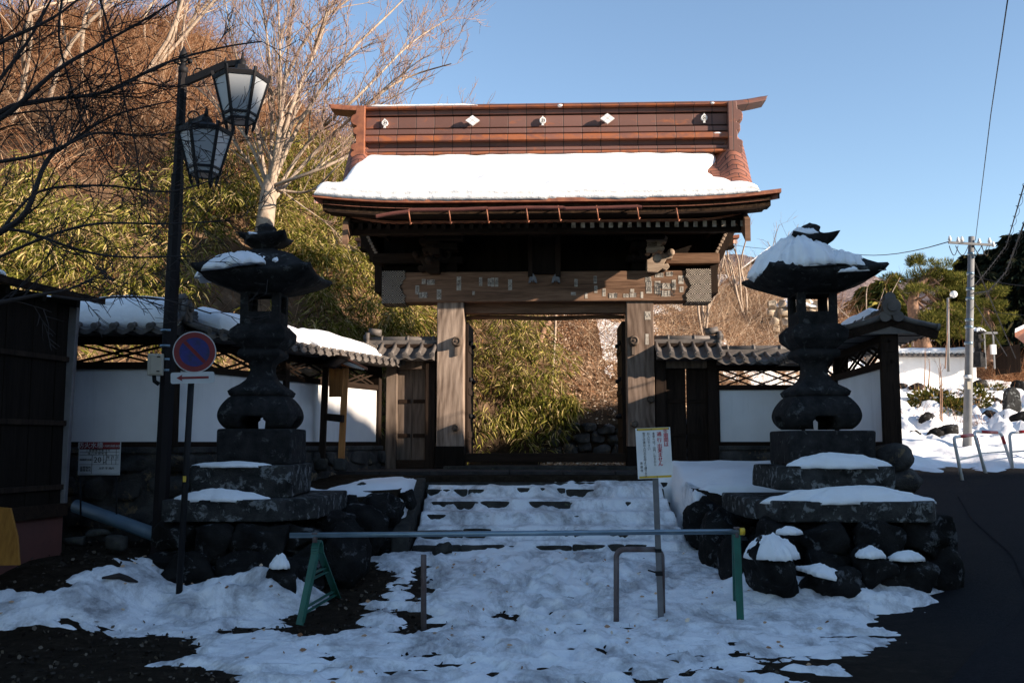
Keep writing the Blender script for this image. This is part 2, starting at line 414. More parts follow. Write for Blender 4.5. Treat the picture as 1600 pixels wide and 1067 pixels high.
def leafmat(name, stops, trans=.3):
    m = bpy.data.materials.new(name); m.use_nodes = True; n = m.node_tree.nodes; l = m.node_tree.links; n.clear()
    out = n.new('ShaderNodeOutputMaterial'); g = n.new('ShaderNodeNewGeometry')
    c = ramp(n, l, g.outputs['Random Per Island'], stops)
    d = n.new('ShaderNodeBsdfDiffuse'); t = n.new('ShaderNodeBsdfTranslucent'); mx = n.new('ShaderNodeMixShader'); mx.inputs[0].default_value = trans
    l.new(c, d.inputs[0]); l.new(c, t.inputs[0]); l.new(d.outputs[0], mx.inputs[1]); l.new(t.outputs[0], mx.inputs[2]); l.new(mx.outputs[0], out.inputs[0])
    return m
M['sasa'] = leafmat('bamboo_grass_leaf', [(0, (.02, .03, .005)), (.3, (.09, .10, .016)), (.58, (.22, .205, .04)), (.8, (.42, .34, .11)), (.92, (.58, .45, .25)), (1, (.28, .14, .05))])
M['litter'] = leafmat('dead_leaf', [(0, (.22, .11, .06)), (.4, (.44, .27, .16)), (.75, (.60, .42, .28)), (1, (.70, .60, .48))], .1)
M['pine'] = leafmat('pine_needle', [(0, (.022, .032, .008)), (.5, (.085, .095, .02)), (1, (.25, .21, .055))], .1)
M['cedar'] = leafmat('cedar_needle', [(0, (.006, .010, .008)), (.6, (.016, .022, .014)), (1, (.035, .03, .015))], .1)
M['ylw'] = leafmat('yellow_leaf', [(0, (.35, .20, .02)), (1, (.65, .42, .05))], .3)
M['shrub'] = leafmat('shrub_leaf', [(0, (.03, .04, .01)), (.6, (.09, .09, .02)), (1, (.25, .17, .05))], .2)
M['twig'] = leafmat('brown_twig', [(0, (.06, .028, .016)), (.45, (.20, .09, .045)), (.8, (.36, .20, .11)), (1, (.50, .35, .23))], 0)
M['straw'] = leafmat('dry_stalk', [(0, (.14, .08, .05)), (.45, (.34, .22, .14)), (.8, (.52, .38, .26)), (1, (.66, .54, .42))], 0)
M['bark'] = plain('pale_bark', (.42, .33, .25), .85, (.24, .18, .13), 9, .5)
M['barkr'] = plain('reddish_fine_bark', (.36, .25, .19), .85, (.24, .15, .12), 9, .3)
M['dbark'] = plain('dark_bark', (.030, .022, .020), .9, (.014, .011, .011), 10, .5)
M['pbark'] = plain('pine_bark', (.30, .17, .10), .9, (.12, .07, .05), 12, .6)
# ---------------------------------------------------------------- ground sheet
def ground_material():
    m, n, l, b = mk('earth_and_asphalt'); b.inputs['Roughness'].default_value = .95; b.inputs['Specular IOR Level'].default_value = .05
    g = n.new('ShaderNodeNewGeometry'); sp = n.new('ShaderNodeSeparateXYZ'); l.new(g.outputs['Position'], sp.inputs[0])
    v = coords(n, l)
    asph = ramp(n, l, noi(n, l, v, 60, 4), [(.3, (.008, .008, .010)), (.7, (.022, .022, .024))])
    dirt = ramp(n, l, noi(n, l, v, 7, 9, .75), [(.3, (.008, .006, .004)), (.55, (.025, .018, .012)), (.75, (.06, .05, .035))])
    hill = ramp(n, l, noi(n, l, v, 3, 9, .75), [(.3, (.05, .03, .018)), (.55, (.16, .10, .06)), (.75, (.36, .24, .16))])
    far = ramp(n, l, noi(n, l, v, .6, 6, .7), [(.35, (.10, .075, .05)), (.7, (.6, .6, .6))])
    kx = ramp(n, l, mmul(n, l, sp.outputs['X'], .25), [(.0, 0.0), (.9, 1.0)])
    mr = n.new('ShaderNodeMapRange'); mr.inputs[1].default_value = 2.0; mr.inputs[2].default_value = 4.2; l.new(sp.outputs['X'], mr.inputs[0])
    c = mixc(n, l, mr.outputs[0], dirt, asph)
    at = n.new('ShaderNodeAttribute'); at.attribute_name = 'soil'
    c = mixc(n, l, at.outputs['Fac'], c, hill)
    mr3 = n.new('ShaderNodeMapRange'); mr3.inputs[1].default_value = 60; mr3.inputs[2].default_value = 140; l.new(sp.outputs['Y'], mr3.inputs[0])
    c = mixc(n, l, mr3.outputs[0], c, far)
    l.new(c, b.inputs['Base Color'])
    bump(n, l, b, noi(n, l, v, 22, 9, .75), .8, .03)
    return m
M['ground'] = ground_material()
def axis(a, b, step, lo, hi, g=1.25):
    mid = list(np.arange(a, b + 1e-6, step)); s = step; q = b; R_ = []
    while q < hi: s *= g; q += s; R_.append(min(q, hi))
    s = step; q = a; L_ = []
    while q > lo: s *= g; q -= s; L_.append(max(q, lo))
    return np.array(L_[::-1] + mid + R_)
gxs, gys = axis(-9, 18, .14, -1500, 1500), axis(3, 42, .14, -300, 3000)
go = grid('ground', gxs, gys, ground_z, M['ground'], kind='structure')
_X, _Y = np.meshgrid(gxs, gys)
at_ = go.data.attributes.new('soil', 'FLOAT', 'POINT'); at_.data.foreach_set('value', np.maximum(sm(.0, .5, _Y - hill_foot(_X)), sm(18.8, 19.6, _Y) * sm(5, 7, _X)).ravel().astype(np.float32))

def shade_bank_z(X, Y):
    h = np.interp(Y, [-60, -20, -10, -7, -3, -1, .5, 2, 3.5, 5, 8, 10, 11, 13, 16], [27, 23, 20, 18.2, 15.2, 13.8, 12.8, 12.2, 11.6, 11.2, 11.2, 10.9, 8.3, 4, 0])
    return h * np.exp(-((X - 28) / 6.0) ** 2) + .5 * fbm(X * .5, Y * .8, 77, 4) * sm(0, 2, h) + .25 * fbm(X * .5, Y * 2.5, 78, 3) - .3
bo = grid('hill', np.arange(12, 48, .4), np.arange(-70, 18, .3), shade_bank_z, M['ground'], kind='structure')  # unseen hill added off frame, its crest shaped to shade the foreground
bo.data.attributes.new('soil', 'FLOAT', 'POINT').data.foreach_set('value', np.ones(len(bo.data.vertices), np.float32))

# asphalt lane at the right with its kerb of dark concrete
mb = MB()
lane = [PZ(1330, 1067, 0.0)]
L0 = [(2.3, 4.4), (2.7, 6.5), (3.6, 7.9), (4.9, 9.6), (5.75, 11.6), (6.4, 14.0), (7.3, 16.5), (9.0, 18.4), (12.5, 19.6), (18, 20.3)]
R0 = [(8.5, 3.2), (9.0, 6.0), (9.5, 8.5), (9.9, 10.4), (10.2, 12.2), (10.8, 14.0), (11.8, 15.3), (13.2, 16.2), (15.5, 16.8), (19, 17.0)]
rings = []
for (a, b) in zip(L0, R0):
    rings.append([(a[0] + (b[0] - a[0]) * t, a[1] + (b[1] - a[1]) * t) for t in np.linspace(0, 1, 14)])
fine = []
for i in range(len(rings) - 1):
    for s in np.linspace(0, 1, 8, endpoint=False):
        fine.append([(p[0] + (q[0] - p[0]) * s, p[1] + (q[1] - p[1]) * s) for p, q in zip(rings[i], rings[i + 1])])
mb.loft([[Vector((p[0], p[1], gz(p[0], p[1]) + .008)) for p in r] for r in fine], 0, True, False, False, closed=False)
M['asphalt'] = plain('dark_asphalt', (.007, .007, .009), .95, (.015, .015, .018), 30, .5, spec=.05)
mb.build('road', M['asphalt'], kind='structure')

# ---------------------------------------------------------------- stone steps and platform
flight = empty('stone_stairs', (.47, 12.2, .1), 0, 'worn dark stone steps half buried in snow, climbing to the temple gate', 'steps')
random.seed(4)
for i, (y, z) in enumerate(STEPS):
    m_ = MB(); x = SX0
    while x < SX1 - .05:
        w = min(random.uniform(.5, .9), SX1 - x)
        if SX1 - x - w < .25: w = SX1 - x
        m_.rock((x + w / 2, y + .28 + random.uniform(-.03, .03), z - .12 + random.uniform(-.012, .012)), (w * 1.22, .70, .31), random.randint(0, 999), 5, .045, 0, 0, boxy=.12); x += w
    m_.build('step', M['step'], flight)
for x in (SX0 - .12, ):
    m_ = MB()
    m_.prism([(12.0, .1), (14.45, .75), (14.45, 1.09), (12.05, .52)], (x - .1, 0, 0), (0, 1, 0), (0, 0, 1), (1, 0, 0), .2)
    m_.build('curb_stone', M['step'], flight, bevel=.02, fixn=True)
plat = empty('stone_platform', (.5, 15.6, 1.0), R(-1), 'low dark paved stone platform under the gate pillars', 'platform')
m_ = MB(); random.seed(5)
x = -2.6
while x < 4.2:
    w = random.uniform(.45, .8); m_.span((x + .004, 14.62, 1.0), (min(x + w, 4.2) - .004, 17.6, 1.17 + random.uniform(-.003, .003))); x += w
m_.build('paving', M['pave'], plat, bevel=.008)
m_ = MB().span((-2.5, 14.74, .7), (4.1, 14.9, 1.0)); m_.span((-2.45, 14.42, .88), (4.0, 14.74, 1.02)); m_.build('kerb', M['step'], plat, bevel=.01)

# ---------------------------------------------------------------- trodden snow sheet
def poly_sdf(X, Y, poly):
    inside = np.zeros(X.shape, bool); d = np.full(X.shape, 1e9); n = len(poly)
    for i in range(n):
        x1, y1 = poly[i]; x2, y2 = poly[(i + 1) % n]
        c = ((y1 > Y) != (y2 > Y)) & (X < (x2 - x1) * (Y - y1) / ((y2 - y1) if abs(y2 - y1) > 1e-9 else 1e-9) + x1)
        inside ^= c
        dx, dy = x2 - x1, y2 - y1; t = np.clip(((X - x1) * dx + (Y - y1) * dy) / (dx * dx + dy * dy + 1e-12), 0, 1)
        d = np.minimum(d, np.hypot(X - x1 - t * dx, Y - y1 - t * dy))
    return np.where(inside, d, -d)
def gp_(px, py, z=.05):
    q = PG(px, py, .03); return (q.x, q.y)
snow_poly = [gp_(-60, 932, .25), gp_(60, 912, .33), gp_(130, 893, .4), gp_(228, 868, .42), (-3.5, 10.9), (-3.4, 11.9), (SX0 + .02, 12.2), (SX0 + .02, 15.2), (SX1 + .25, 15.2), (SX1 + .25, 12.3), (4.3, 12.1), (4.6, 10.4), gp_(1440, 946, .05), gp_(1375, 956),
             gp_(1395, 985), gp_(1370, 1005), gp_(1345, 1040), gp_(1325, 1075), (2.2, 4.5), (-.9, 4.5), gp_(560, 1100, 0), gp_(350, 1050, 0), gp_(255, 1030, 0), gp_(310, 1003, 0), gp_(230, 985, 0), gp_(120, 972, 0), gp_(-60, 975, 0)]
bare1 = [gp_(575, 872, .05), gp_(622, 900, .05), gp_(585, 940, .03), gp_(545, 985, 0), gp_(470, 992, 0), gp_(425, 965, .05), gp_(470, 935, .05), gp_(500, 890, .1)]
bare2 = [gp_(655, 880, .05), gp_(668, 905, .05), gp_(650, 935, 0), gp_(640, 915, 0)]
bare3 = [gp_(628, 950, 0), gp_(700, 975, 0), gp_(640, 985, 0)]
BERMS = [(-2.35, 9.75, .55, .22), (-2.9, 9.5, .45, .12), (2.45, 9.95, .4, .17), (3.3, 9.9, .5, .13), (1.2, 13.8, .3, .05)]
def snow_z(X, Y):
    s = poly_sdf(X, Y, snow_poly)
    big = fbm(X * .9, Y * .9, 31, 4); med = fbm(X * 3.1, Y * 4.2, 41, 4); fin = fbm(X * 11, Y * 15, 51, 3)
    edge = s + .16 * big + .16 * med + .05 * fin
    for bp, k in ((bare1, 1.0), (bare2, .7), (bare3, .7)):
        sb = -poly_sdf(X, Y, bp); edge = np.minimum(edge, sb + .10 * med + .05 * fin)
    tmax = .05 + .02 * big + .03 * sm(8.6, 9.6, Y)
    th = np.minimum(edge * .35, tmax)
    # trodden, icy patches where the ground nearly shows
    tread = fbm(X * 2.2, Y * 5.5, 61, 5)
    th = th - .045 * sm(.10, .42, tread) * sm(12, 9.5, Y) - .03 * sm(.1, .45, -med) - .022 * sm(.15, .5, fbm(X * 5, Y * 12, 63, 4)) * sm(12, 9, Y)
    ice = sm(6.9, 6.0, Y + .9 * big) * sm(.1, -1.3, X + big) + sm(1.2, 2.5, X) * sm(8.3, 7.3, Y)
    th = th - ice * .10 * sm(-.35, .25, fbm(X * 3.0, Y * 7.5, 71, 5))
    # footprints
    rg = np.random.RandomState(8)
    for k in range(230):
        fx = rg.uniform(-1.4, 1.9); fy = rg.uniform(6.0, 12.1); a = rg.uniform(-.5, .5)
        if rg.rand() < .5: fx = .5 + rg.normal(0, .5)
        dx = (X - fx) * np.cos(a) + (Y - fy) * np.sin(a); dy = -(X - fx) * np.sin(a) + (Y - fy) * np.cos(a)
        q = (dx / .075) ** 2 + (dy / .15) ** 2
        th = th - rg.uniform(.014, .040) * np.exp(-q * q) + .008 * np.exp(-(np.sqrt(q) - 1.5) ** 2 * 5)
    z = base_z(X, Y)
    # stairs
    inst = sm(SX0 - .02, SX0 + .02, X) * sm(SX1 + .05, SX1 - .05, X)
    yy = Y + .075 + .05 * sm(-.6, .8, X) + .18 * fbm(X * 1.5, Y * 1.3, 81, 4) + .10 * fbm(X * 7, Y * 3, 83, 3) - .10 * sm(.25, -.25, fbm(X * .8, Y * 2.0, 91, 2)) * sm(1.3, .3, X)
    st = np.full(X.shape, .0); zprev = .24
    st = np.full(X.shape, 0.0) + .24
    for (sy, sz) in STEPS:
        st = st + (sz - zprev) * sm(sy - .02, sy + .16, yy); zprev = sz
    st = st + (1.0 - zprev) * sm(14.42, 14.62, yy)
    zs = st + .045 + .02 * med
    up = sm(11.9, 12.2, Y) * inst
    z2 = z + th + .012 * fin + .009 * fbm(X * 25, Y * 30, 95, 2)
    for (bx, by, br, bh) in BERMS:
        z2 = z2 + bh * np.exp(-((X - bx) ** 2 + ((Y - by) * 1.3) ** 2) / br ** 2) * (1 + .5 * med)
    z = z2 * (1 - up) + zs * up
    return z
grid('snow', np.arange(-5.6, 4.7, .03), np.arange(4.4, 14.72, .03), snow_z, M['psnow'], kind='structure')
def snow_patch(name, x0, x1, y0, y1, step, fn, mat, **kw):
    return grid(name, np.arange(x0, x1 + step / 2, step), np.arange(y0, y1 + step / 2, step), fn, mat, **kw)
# snow bank left of the stairs on the terrace
bankL = [P(505, 745, 12.9)[:2], P(560, 752, 13.6)[:2], P(640, 758, 14.2)[:2], (SX0 - .15, 14.3), (SX0 - .18, 12.95), P(560, 790, 12.75)[:2], P(500, 790, 12.7)[:2], (-2.9, 12.7), (-3.0, 13.6)]
def bl(X, Y):
    s = poly_sdf(X, Y, bankL) + .12 * fbm(X * 2, Y * 2, 12, 4)
    return base_z(X, Y) + np.minimum(s * .5, .07) + .02 * fbm(X * 3, Y * 3, 14, 3)
snow_patch('snow', -3.4, -1.2, 12.4, 14.6, .04, bl, M['snow'], kind='structure')
bankR = [(SX1 - .1, 12.95), (3.0, 12.62), (4.3, 12.72), (4.6, 13.4), (4.2, 14.75), (SX1 - .1, 14.75)]
def br(X, Y):
    s = poly_sdf(X, Y, bankR) + .06 * fbm(X * 2, Y * 2, 12, 4)
    rise = .12 * sm(12.6, 13.6, Y) - .25 * sm(2.9, 2.2, X) * sm(14.3, 13.0, Y)
    z = base_z(X, Y) + np.minimum(s * 1.2, .09) + .03 * fbm(X * 2, Y * 2, 15, 3) + rise * sm(0, .3, s) - .5 * sm(.0, -.15, s)
    ramp_ = .345 + (Y - 12.2) * .294 + .10 + 1.15 * (X - 2.12) + .05 * fbm(X * 3, Y * 3, 16, 3)
    return np.minimum(z, ramp_)
snow_patch('snow', 1.9, 4.6, 12.4, 14.9, .04, br, M['snow'], kind='structure')
# snowfield and slope of the garden on the right
def gsn(X, Y):
    n1 = fbm(X * .8, Y * .8, 101, 5); n2 = fbm(X * 2.7, Y * 2.7, 103, 4)
    s = (Y - (19.3 + .05 * (X - 8))) * .5 + .25 * n2
    th = np.minimum(s * .4, .15) + .12 * n1 + .13 * n2 * sm(20.5, 22, Y) + .03 * fbm(X * 7, Y * 7, 105, 3)
    lump = .22 * sm(0, .5, n2) * sm(22, 24, Y) * sm(31, 28, Y)
    th = th - .6 * sm(0, 3, hill_rise(X, Y) - .2) + lump
    return ground_z(X, Y) + th
snow_patch('snow', 5.6, 30, 18.4, 42, .13, gsn, M['snow'], kind='structure')
# patches of old snow on the brown slope behind the gate
def hs(X, Y):
    n1 = fbm(X * .45, Y * .35, 111, 4)
    k = .35 * (n1 - .0) + .08 * fbm(X * 2.5, Y * 2.5, 113, 3)
    return ground_z(X, Y) + np.minimum(k, .12)
snow_patch('snow', 2.0, 16, 20.8, 44, .12, hs, M['snow'], kind='structure')
# ================================================================ the gate
GX, GY, GZ0, GR = .545, 16.0, 1.17, R(-2.2)
gate = empty('temple_gate', (GX, GY, GZ0), GR, 'large old wooden temple gate with a copper roof, broad carved lintel and open doorway', 'gate')
GM = PM[gate.name]; GI = GM.inverted()
def G(px, py, ly=0.0):                    # pixel -> gate-local point on the plane y = ly
    o = GI @ Vector((0, 0, CH)); d = GI.to_3x3() @ ray(px, py)
    t = (ly - o.y) / d.y; return o + d * t
def gb(mb, x0, y0, x1, y1, ly, dep, mi=0):   # box from a pixel rectangle, front face at ly, going back dep
    a = G(x0, y1, ly); b = G(x1, y0, ly)
    mb.span((a.x, ly, a.z), (b.x, ly + dep, b.z), mi); return mb
LB = G(850, 471, -.21).z; LT = G(850, 424, -.21).z
# pillars
for (xa, xb, zs) in ((682, 724, 0), (980, 1023, 1)):
    a = G(xa, 600, -.16).x; b = G(xb, 600, -.16).x
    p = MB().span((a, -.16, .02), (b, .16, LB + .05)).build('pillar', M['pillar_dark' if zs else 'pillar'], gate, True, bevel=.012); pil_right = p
    MB().span((a - .015, -.18, 0), (b + .015, .18, .36)).span((a - .03, -.2, -.02), (b + .03, .2, .05)).build('pillar_shoe', M['kwood'], p, True, bevel=.01)
    bosses = [(714, 534), (712, 668)] if not zs else [(990, 533), (1017, 624), (991, 662)]
    for (bx, by) in bosses:
        q = G(bx, by, -.16); m_ = MB(); rr = .085 if by < 600 else .06
        m_.loft([[Vector((q.x + math.cos(t) * rr * k, -.16 - h, q.z + math.sin(t) * rr * k)) for t in np.linspace(0, 2 * math.pi, 20, endpoint=False)] for k, h in ((1, 0), (1, .05), (.86, .10), (.6, .13), (.58, .11), (.3, .12), (.1, .13))], 0, True, False, True)
        if by < 600: m_.span((q.x - .03, -.20, q.z - .22), (q.x + .015, -.16, q.z - .08))
        m_.build('nail_cover', M['door'], p, True, fixn=True)
for x in (-1, 1):   # rear support posts with tie beams
    xx = x * 1.52
    MB().span((xx - .11, 1.32, 0), (xx + .11, 1.54, 3.2)).build('rear_post', M['dwood'], gate, True, bevel=.01)
    MB().span((xx - .06, .16, 2.35), (xx + .06, 1.32, 2.55)).build('tie_beam', M['dwood'], gate, True); MB().span((xx - .06, .16, .5), (xx + .06, 1.32, .66)).build('tie_beam', M['dwood'], gate, True)
# doors standing open towards the back
for (xx, s) in ((-1.30, 1), (1.265, -1)):
    d_ = MB().span((xx - .03, .16, .12), (xx + .03, 1.30, LB - .28))
    for k in range(3): d_.span((xx - .045, .2, .5 + k * .7), (xx + .045, 1.28, .6 + k * .7))
    dd = d_.build('door_leaf', M['dwood'], gate, True, bevel=.006)
    for k in range(3):
        for j in range(2): MB().sphere((xx + s * .05, .4 + j * .6, .85 + k * .6), .04, 8, 6).build('door_stud', M['black'], dd, True)
m_ = MB(); gb(m_, 724, 708, 980, 722, -.02, .16); m_.build('threshold', M['dwoodx'], gate, True, bevel=.01)
MB().span((-1.6, -.45, -.01), (1.6, .5, .05)).build('threshold_stone', M['step'], gate, True, bevel=.01)
m_ = MB(); gb(m_, 722, 471, 982, 490, .02, .22); m_.build('head_beam', M['lintel'], gate, True, bevel=.01)
m_ = MB(); q0 = G(726, 497, .3); q1 = G(976, 496, .3)
m_.tube([q0.lerp(q1, t) + Vector((0, 0, .012 * math.sin(t * 9))) for t in np.linspace(0, 1, 12)], [.036 + .004 * math.sin(k * 2.1) for k in range(12)], 8)
m_.build('cross_pole', M['lintel'], gate, True)
# lintel with carved patterned ends
lx0 = G(597, 450, -.21).x; lx1 = G(1111, 450, -.21).x; xc0 = G(633, 450, -.21).x; xc1 = G(1072, 450, -.21).x
lint = MB().span((lx0 + .06, -.21, LB), (lx1 - .06, .21, LT)).build('lintel', M['lintel'], gate, True, bevel=.015)
def weave():
    m, n, l, b = mk('lattice_carving'); b.inputs['Roughness'].default_value = .8
    def waves(rx):
        v = coords(n, l, (1, 1, 1), (0, rx, 0)); w = n.new('ShaderNodeTexWave'); w.wave_type = 'BANDS'; w.bands_direction = 'X'; w.inputs['Scale'].default_value = 13
        l.new(v, w.inputs['Vector']); return w.outputs['Fac']
    ch = n.new('ShaderNodeTexChecker'); ch.inputs['Scale'].default_value = 13; l.new(coords(n, l, (1, 0, 1), (0, 0, 0)), ch.inputs['Vector'])
    mixf = n.new('ShaderNodeMix'); l.new(ch.outputs['Fac'], mixf.inputs[0]); l.new(waves(R(45)), mixf.inputs[2]); l.new(waves(R(-45)), mixf.inputs[3])
    l.new(ramp(n, l, mixf.outputs[0], [(.45, (.012, .008, .006)), (.75, (.36, .30, .24))]), b.inputs['Base Color'])
    bump(n, l, b, mixf.outputs[0], .6, .02); return m
M['weave'] = weave()
H = LT - LB
for s, xa, xb in ((-1, lx0, xc0), (1, xc1, lx1)):
    inner = xb if s < 0 else xa; outer = xa if s < 0 else xb
    w = abs(outer - inner)
    prof = [(0, .0), (.015, .12), (-.02, .22), (.06, .30), (.10, .42), (.16, .5), (.10, .58), (.06, .70), (-.02, .78), (.015, .88), (0, 1)]
    poly = [(inner + s * (a * w * 1.4), LB - .02 + b_ * (H + .04)) for a, b_ in prof] + [(outer, LT + .02), (outer, LB - .02)]
    m_ = MB().prism(poly, (0, -.235, 0), (1, 0, 0), (0, 0, 1), (0, 1, 0), .47)
    m_.build('carved_beam_end', M['weave'], lint, True, fixn=True)
# paper name labels on lintel and pillars
STK = [lint]
def sticker(px, py, w, h, txt, ly=-.213, size=None):
    q = G(px, py, ly); ww = w * .0102; hh = h * .0102; lab = MB()
    lab.span((q.x - ww / 2, ly - .002, q.z - hh / 2), (q.x + ww / 2, ly + .003, q.z + hh / 2))
    if txt:
        Mx = Matrix.Translation(Vector((q.x, ly - .0035, q.z))) @ Matrix.Rotation(R(90), 4, 'X')
        n = txt.count('\n') + 1; sz = size or min(ww * .95, hh / n * 1.0)
        lab.text(txt, sz, Mx, mi=1, extrude=.0006, lsp=.86)
    lab.build('name_sticker', [M['paper'], M['ink']], STK[0], True)
sticker(1027.5, 449, 9, 20, '奥\n野'); sticker(1041, 447, 13, 9, '富久屋'); sticker(1040.5, 458.5, 14, 10, '明日紀')
sticker(1013, 437, 9, 8, '金'); sticker(1014, 444, 9, 10, '田'); sticker(1014, 453, 9, 11, '高')
sticker(1030, 430, 13, 7, '千社'); sticker(1046, 428, 10, 7, '日本'); sticker(1053, 445, 6, 16, '山\n田'); sticker(1064, 437, 8, 13, '川'); sticker(1065, 452, 6, 9, '上')
sticker(958, 462, 12, 8, '行會'); sticker(978, 462, 8, 6, '小'); sticker(989, 461, 10, 7, '三合'); sticker(1003, 461, 4, 10, None); sticker(988, 454, 6, 5, None)
sticker(944, 457, 5, 12, '正\n一'); sticker(916, 462, 4, 9, None); sticker(931, 452, 5, 11, '大\n吉'); sticker(896, 459, 8, 5, None)
sticker(652, 453, 6, 14, '清\n水'); sticker(661, 461, 13, 9, '日光'); sticker(686, 460, 7, 16, '大\n沢'); sticker(662, 440, 6, 8, '千'); sticker(673, 441, 12, 8, '松本')
sticker(717, 443, 7, 22, '大\n中'); sticker(751, 440, 5, 14, '中\n村'); sticker(797, 445, 6, 17, '八\n木'); sticker(740, 458, 4, 6, None); sticker(765, 441, 6, 12, '小\n林'); sticker(770, 441, 5, 14, '吉\n田')
sticker(776, 441, 5, 14, '太\n郎'); sticker(900, 442, 5, 12, '上\n野'); sticker(930, 437, 5, 12, '伊\n藤')
STK[0] = pil_right
sticker(1012, 493, 9, 13, 'い', -.163); sticker(1011, 530, 5, 17, None, -.163)
# upper frame
ub = MB(); a = G(598, 425, .0); b = G(1112, 365, .0)
ub.span((a.x, .12, LT), (b.x, .22, b.z + .25)); ub.build('frieze_board', M['kwood'], gate, True)
tb = MB(); tb.span((a.x - .1, -.12, b.z + .0), (b.x + .1, .14, b.z + .26)); tb.build('upper_beam', M['dwoodx'], gate, True, bevel=.01)
for px_ in (700, 1003):
    q = G(px_, 400, -.1)
    m_ = MB().span((q.x - .16, -.17, LT), (q.x + .16, .15, b.z + .05)); m_.span((q.x - .26, -.32, LT + .14), (q.x + .26, .2, LT + .24)); m_.span((q.x - .2, -.62, LT + .30), (q.x + .2, .2, LT + .40)); m_.span((q.x - .3, -.75, LT + .42), (q.x + .3, -.5, LT + .52))
    m_.build('bracket_set', M['kwood'], gate, True, bevel=.012)  # near-black wood paints in the shade under the eaves
# carved beam noses, curling outwards from the pillar heads
for s, px_ in ((-1, 688), (1, 1010)):
    q = G(px_, 418, -.25); m_ = MB()
    poly = [(0, -.08), (.16, -.09), (.24, -.03), (.30, -.06), (.36, 0), (.33, .06), (.27, .04), (.31, .12), (.40, .13), (.42, .22), (.35, .27), (.28, .21), (.24, .27), (.12, .2), (0, .2)]
    m_.prism([(s * x, z) for x, z in poly], (q.x, -.34, LT + .04), (1, 0, 0), (0, 0, 1), (0, 1, 0), .16)
    m_.prism([(s * x * .8, z * .8) for x, z in poly], (q.x - s * .03, -.62, LT + .28), (1, 0, 0), (0, 0, 1), (0, 1, 0), .26)
    m_.sphere((q.x + s * .38, -.38, LT + .26), .06, 10, 8); m_.sphere((q.x + s * .12, -.72, LT + .1), .07, 10, 8)
    m_.build('carved_nose', M['carve'] if s > 0 else M['dwoodx'], gate, True, bevel=.008, fixn=True)  # right nose pale as if lit, left one's dark wood stands for shade
    # swirling carved relief above
    m2 = MB(); rg = random.Random(3)
    for k in range(9):
        cx = q.x - s * rg.uniform(-.1, .25); cz = LT + rg.uniform(.2, .75); r0 = rg.uniform(.06, .12); a0 = rg.uniform(0, 6)
        m2.tube([Vector((cx + math.cos(a0 + t * 5) * r0 * (1 - t * .8), -.5 - k * .01, cz + math.sin(a0 + t * 5) * r0 * (1 - t * .8))) for t in np.linspace(0, 1, 12)], [.03 * (1 - t * .6) for t in np.linspace(0, 1, 12)], 6)
    m2.build('carved_scroll', M['kwood'], gate, True)  # eave shade put into the near-black colour here too
# side tie beams and slanting side boards
for s, xa, xb in ((-1, 582, 684), (1, 1040, 1124)):
    m_ = MB(); gb(m_, xa, 395, xb, 412, -.1, .2); m_.build('side_beam', M['dwoodx'] if s < 0 else M['lintel'], gate, True, bevel=.01)  # left beam's darker wood carries painted shade
    if s < 0: A, B = G(563, 366, .35), G(592, 424, .35)
    else: A, B = G(1146, 362, .35), G(1115, 424, .35)
    top = A.z + .35; xt = A.x + (A.x - B.x) * .5
    m_ = MB().prism([(xt, top), (A.x, A.z), (B.x, B.z), (B.x, B.z - .42 if s > 0 else B.z - .4), (B.x - s * .10, B.z - .42), (B.x - s * .12, B.z), (A.x - s * .15, A.z), (xt - s * .15, top)], (0, -.05, 0), (1, 0, 0), (0, 0, 1), (0, 1, 0), 1.5)
    sb = m_.build('side_board', M['dwood'], gate, True, fixn=True)
    m_ = MB(); rg = random.Random(6)
    for k in range(9):
        t = .15 + k * .08; c = Vector((A.x, -.07, A.z)).lerp(Vector((B.x, -.07, B.z)), t); c.x -= s * .14
        m_.box(c, (.05, .05, .05), Euler((0, rg.uniform(0, 1), 0)).to_matrix())
    m_.build('carved_trim', M['carve'], sb, True, bevel=.01)
# ceiling boards over the passage and slatted rear infill
MB().span((-2.6, -.9, b.z + .26), (2.6, 1.2, b.z + .30)).build('ceiling_board', M['kwood'], gate, True)
# hanging name plaque between two posts
m_ = MB(); gb(m_, 825, 362, 832, 432, -.30, .07); gb(m_, 868, 362, 876, 432, -.30, .07); gb(m_, 832, 362, 868, 370, -.30, .07)
pq = MB(); gb(pq, 832, 368, 868, 428, -.28, .05); pq = pq.build('name_plaque', M['kwood'], gate, True)
m_.build('plaque_frame', M['dwood'], pq, True, bevel=.006)
for px_ in (832.5, 868.5):
    q = G(px_, 437, -.26); m_ = MB()
    m_.prism([(-.07, -.06), (-.055, .03), (0, .1), (.055, .03), (.07, -.06), (.03, -.045), (.015, .0), (0, -.05), (-.015, 0), (-.03, -.045)], (q.x, -.29, q.z), (1, 0, 0), (0, 0, 1), (0, 1, 0), .04)
    m_.build('plaque_bracket', M['greyal'], pq, True, fixn=True)

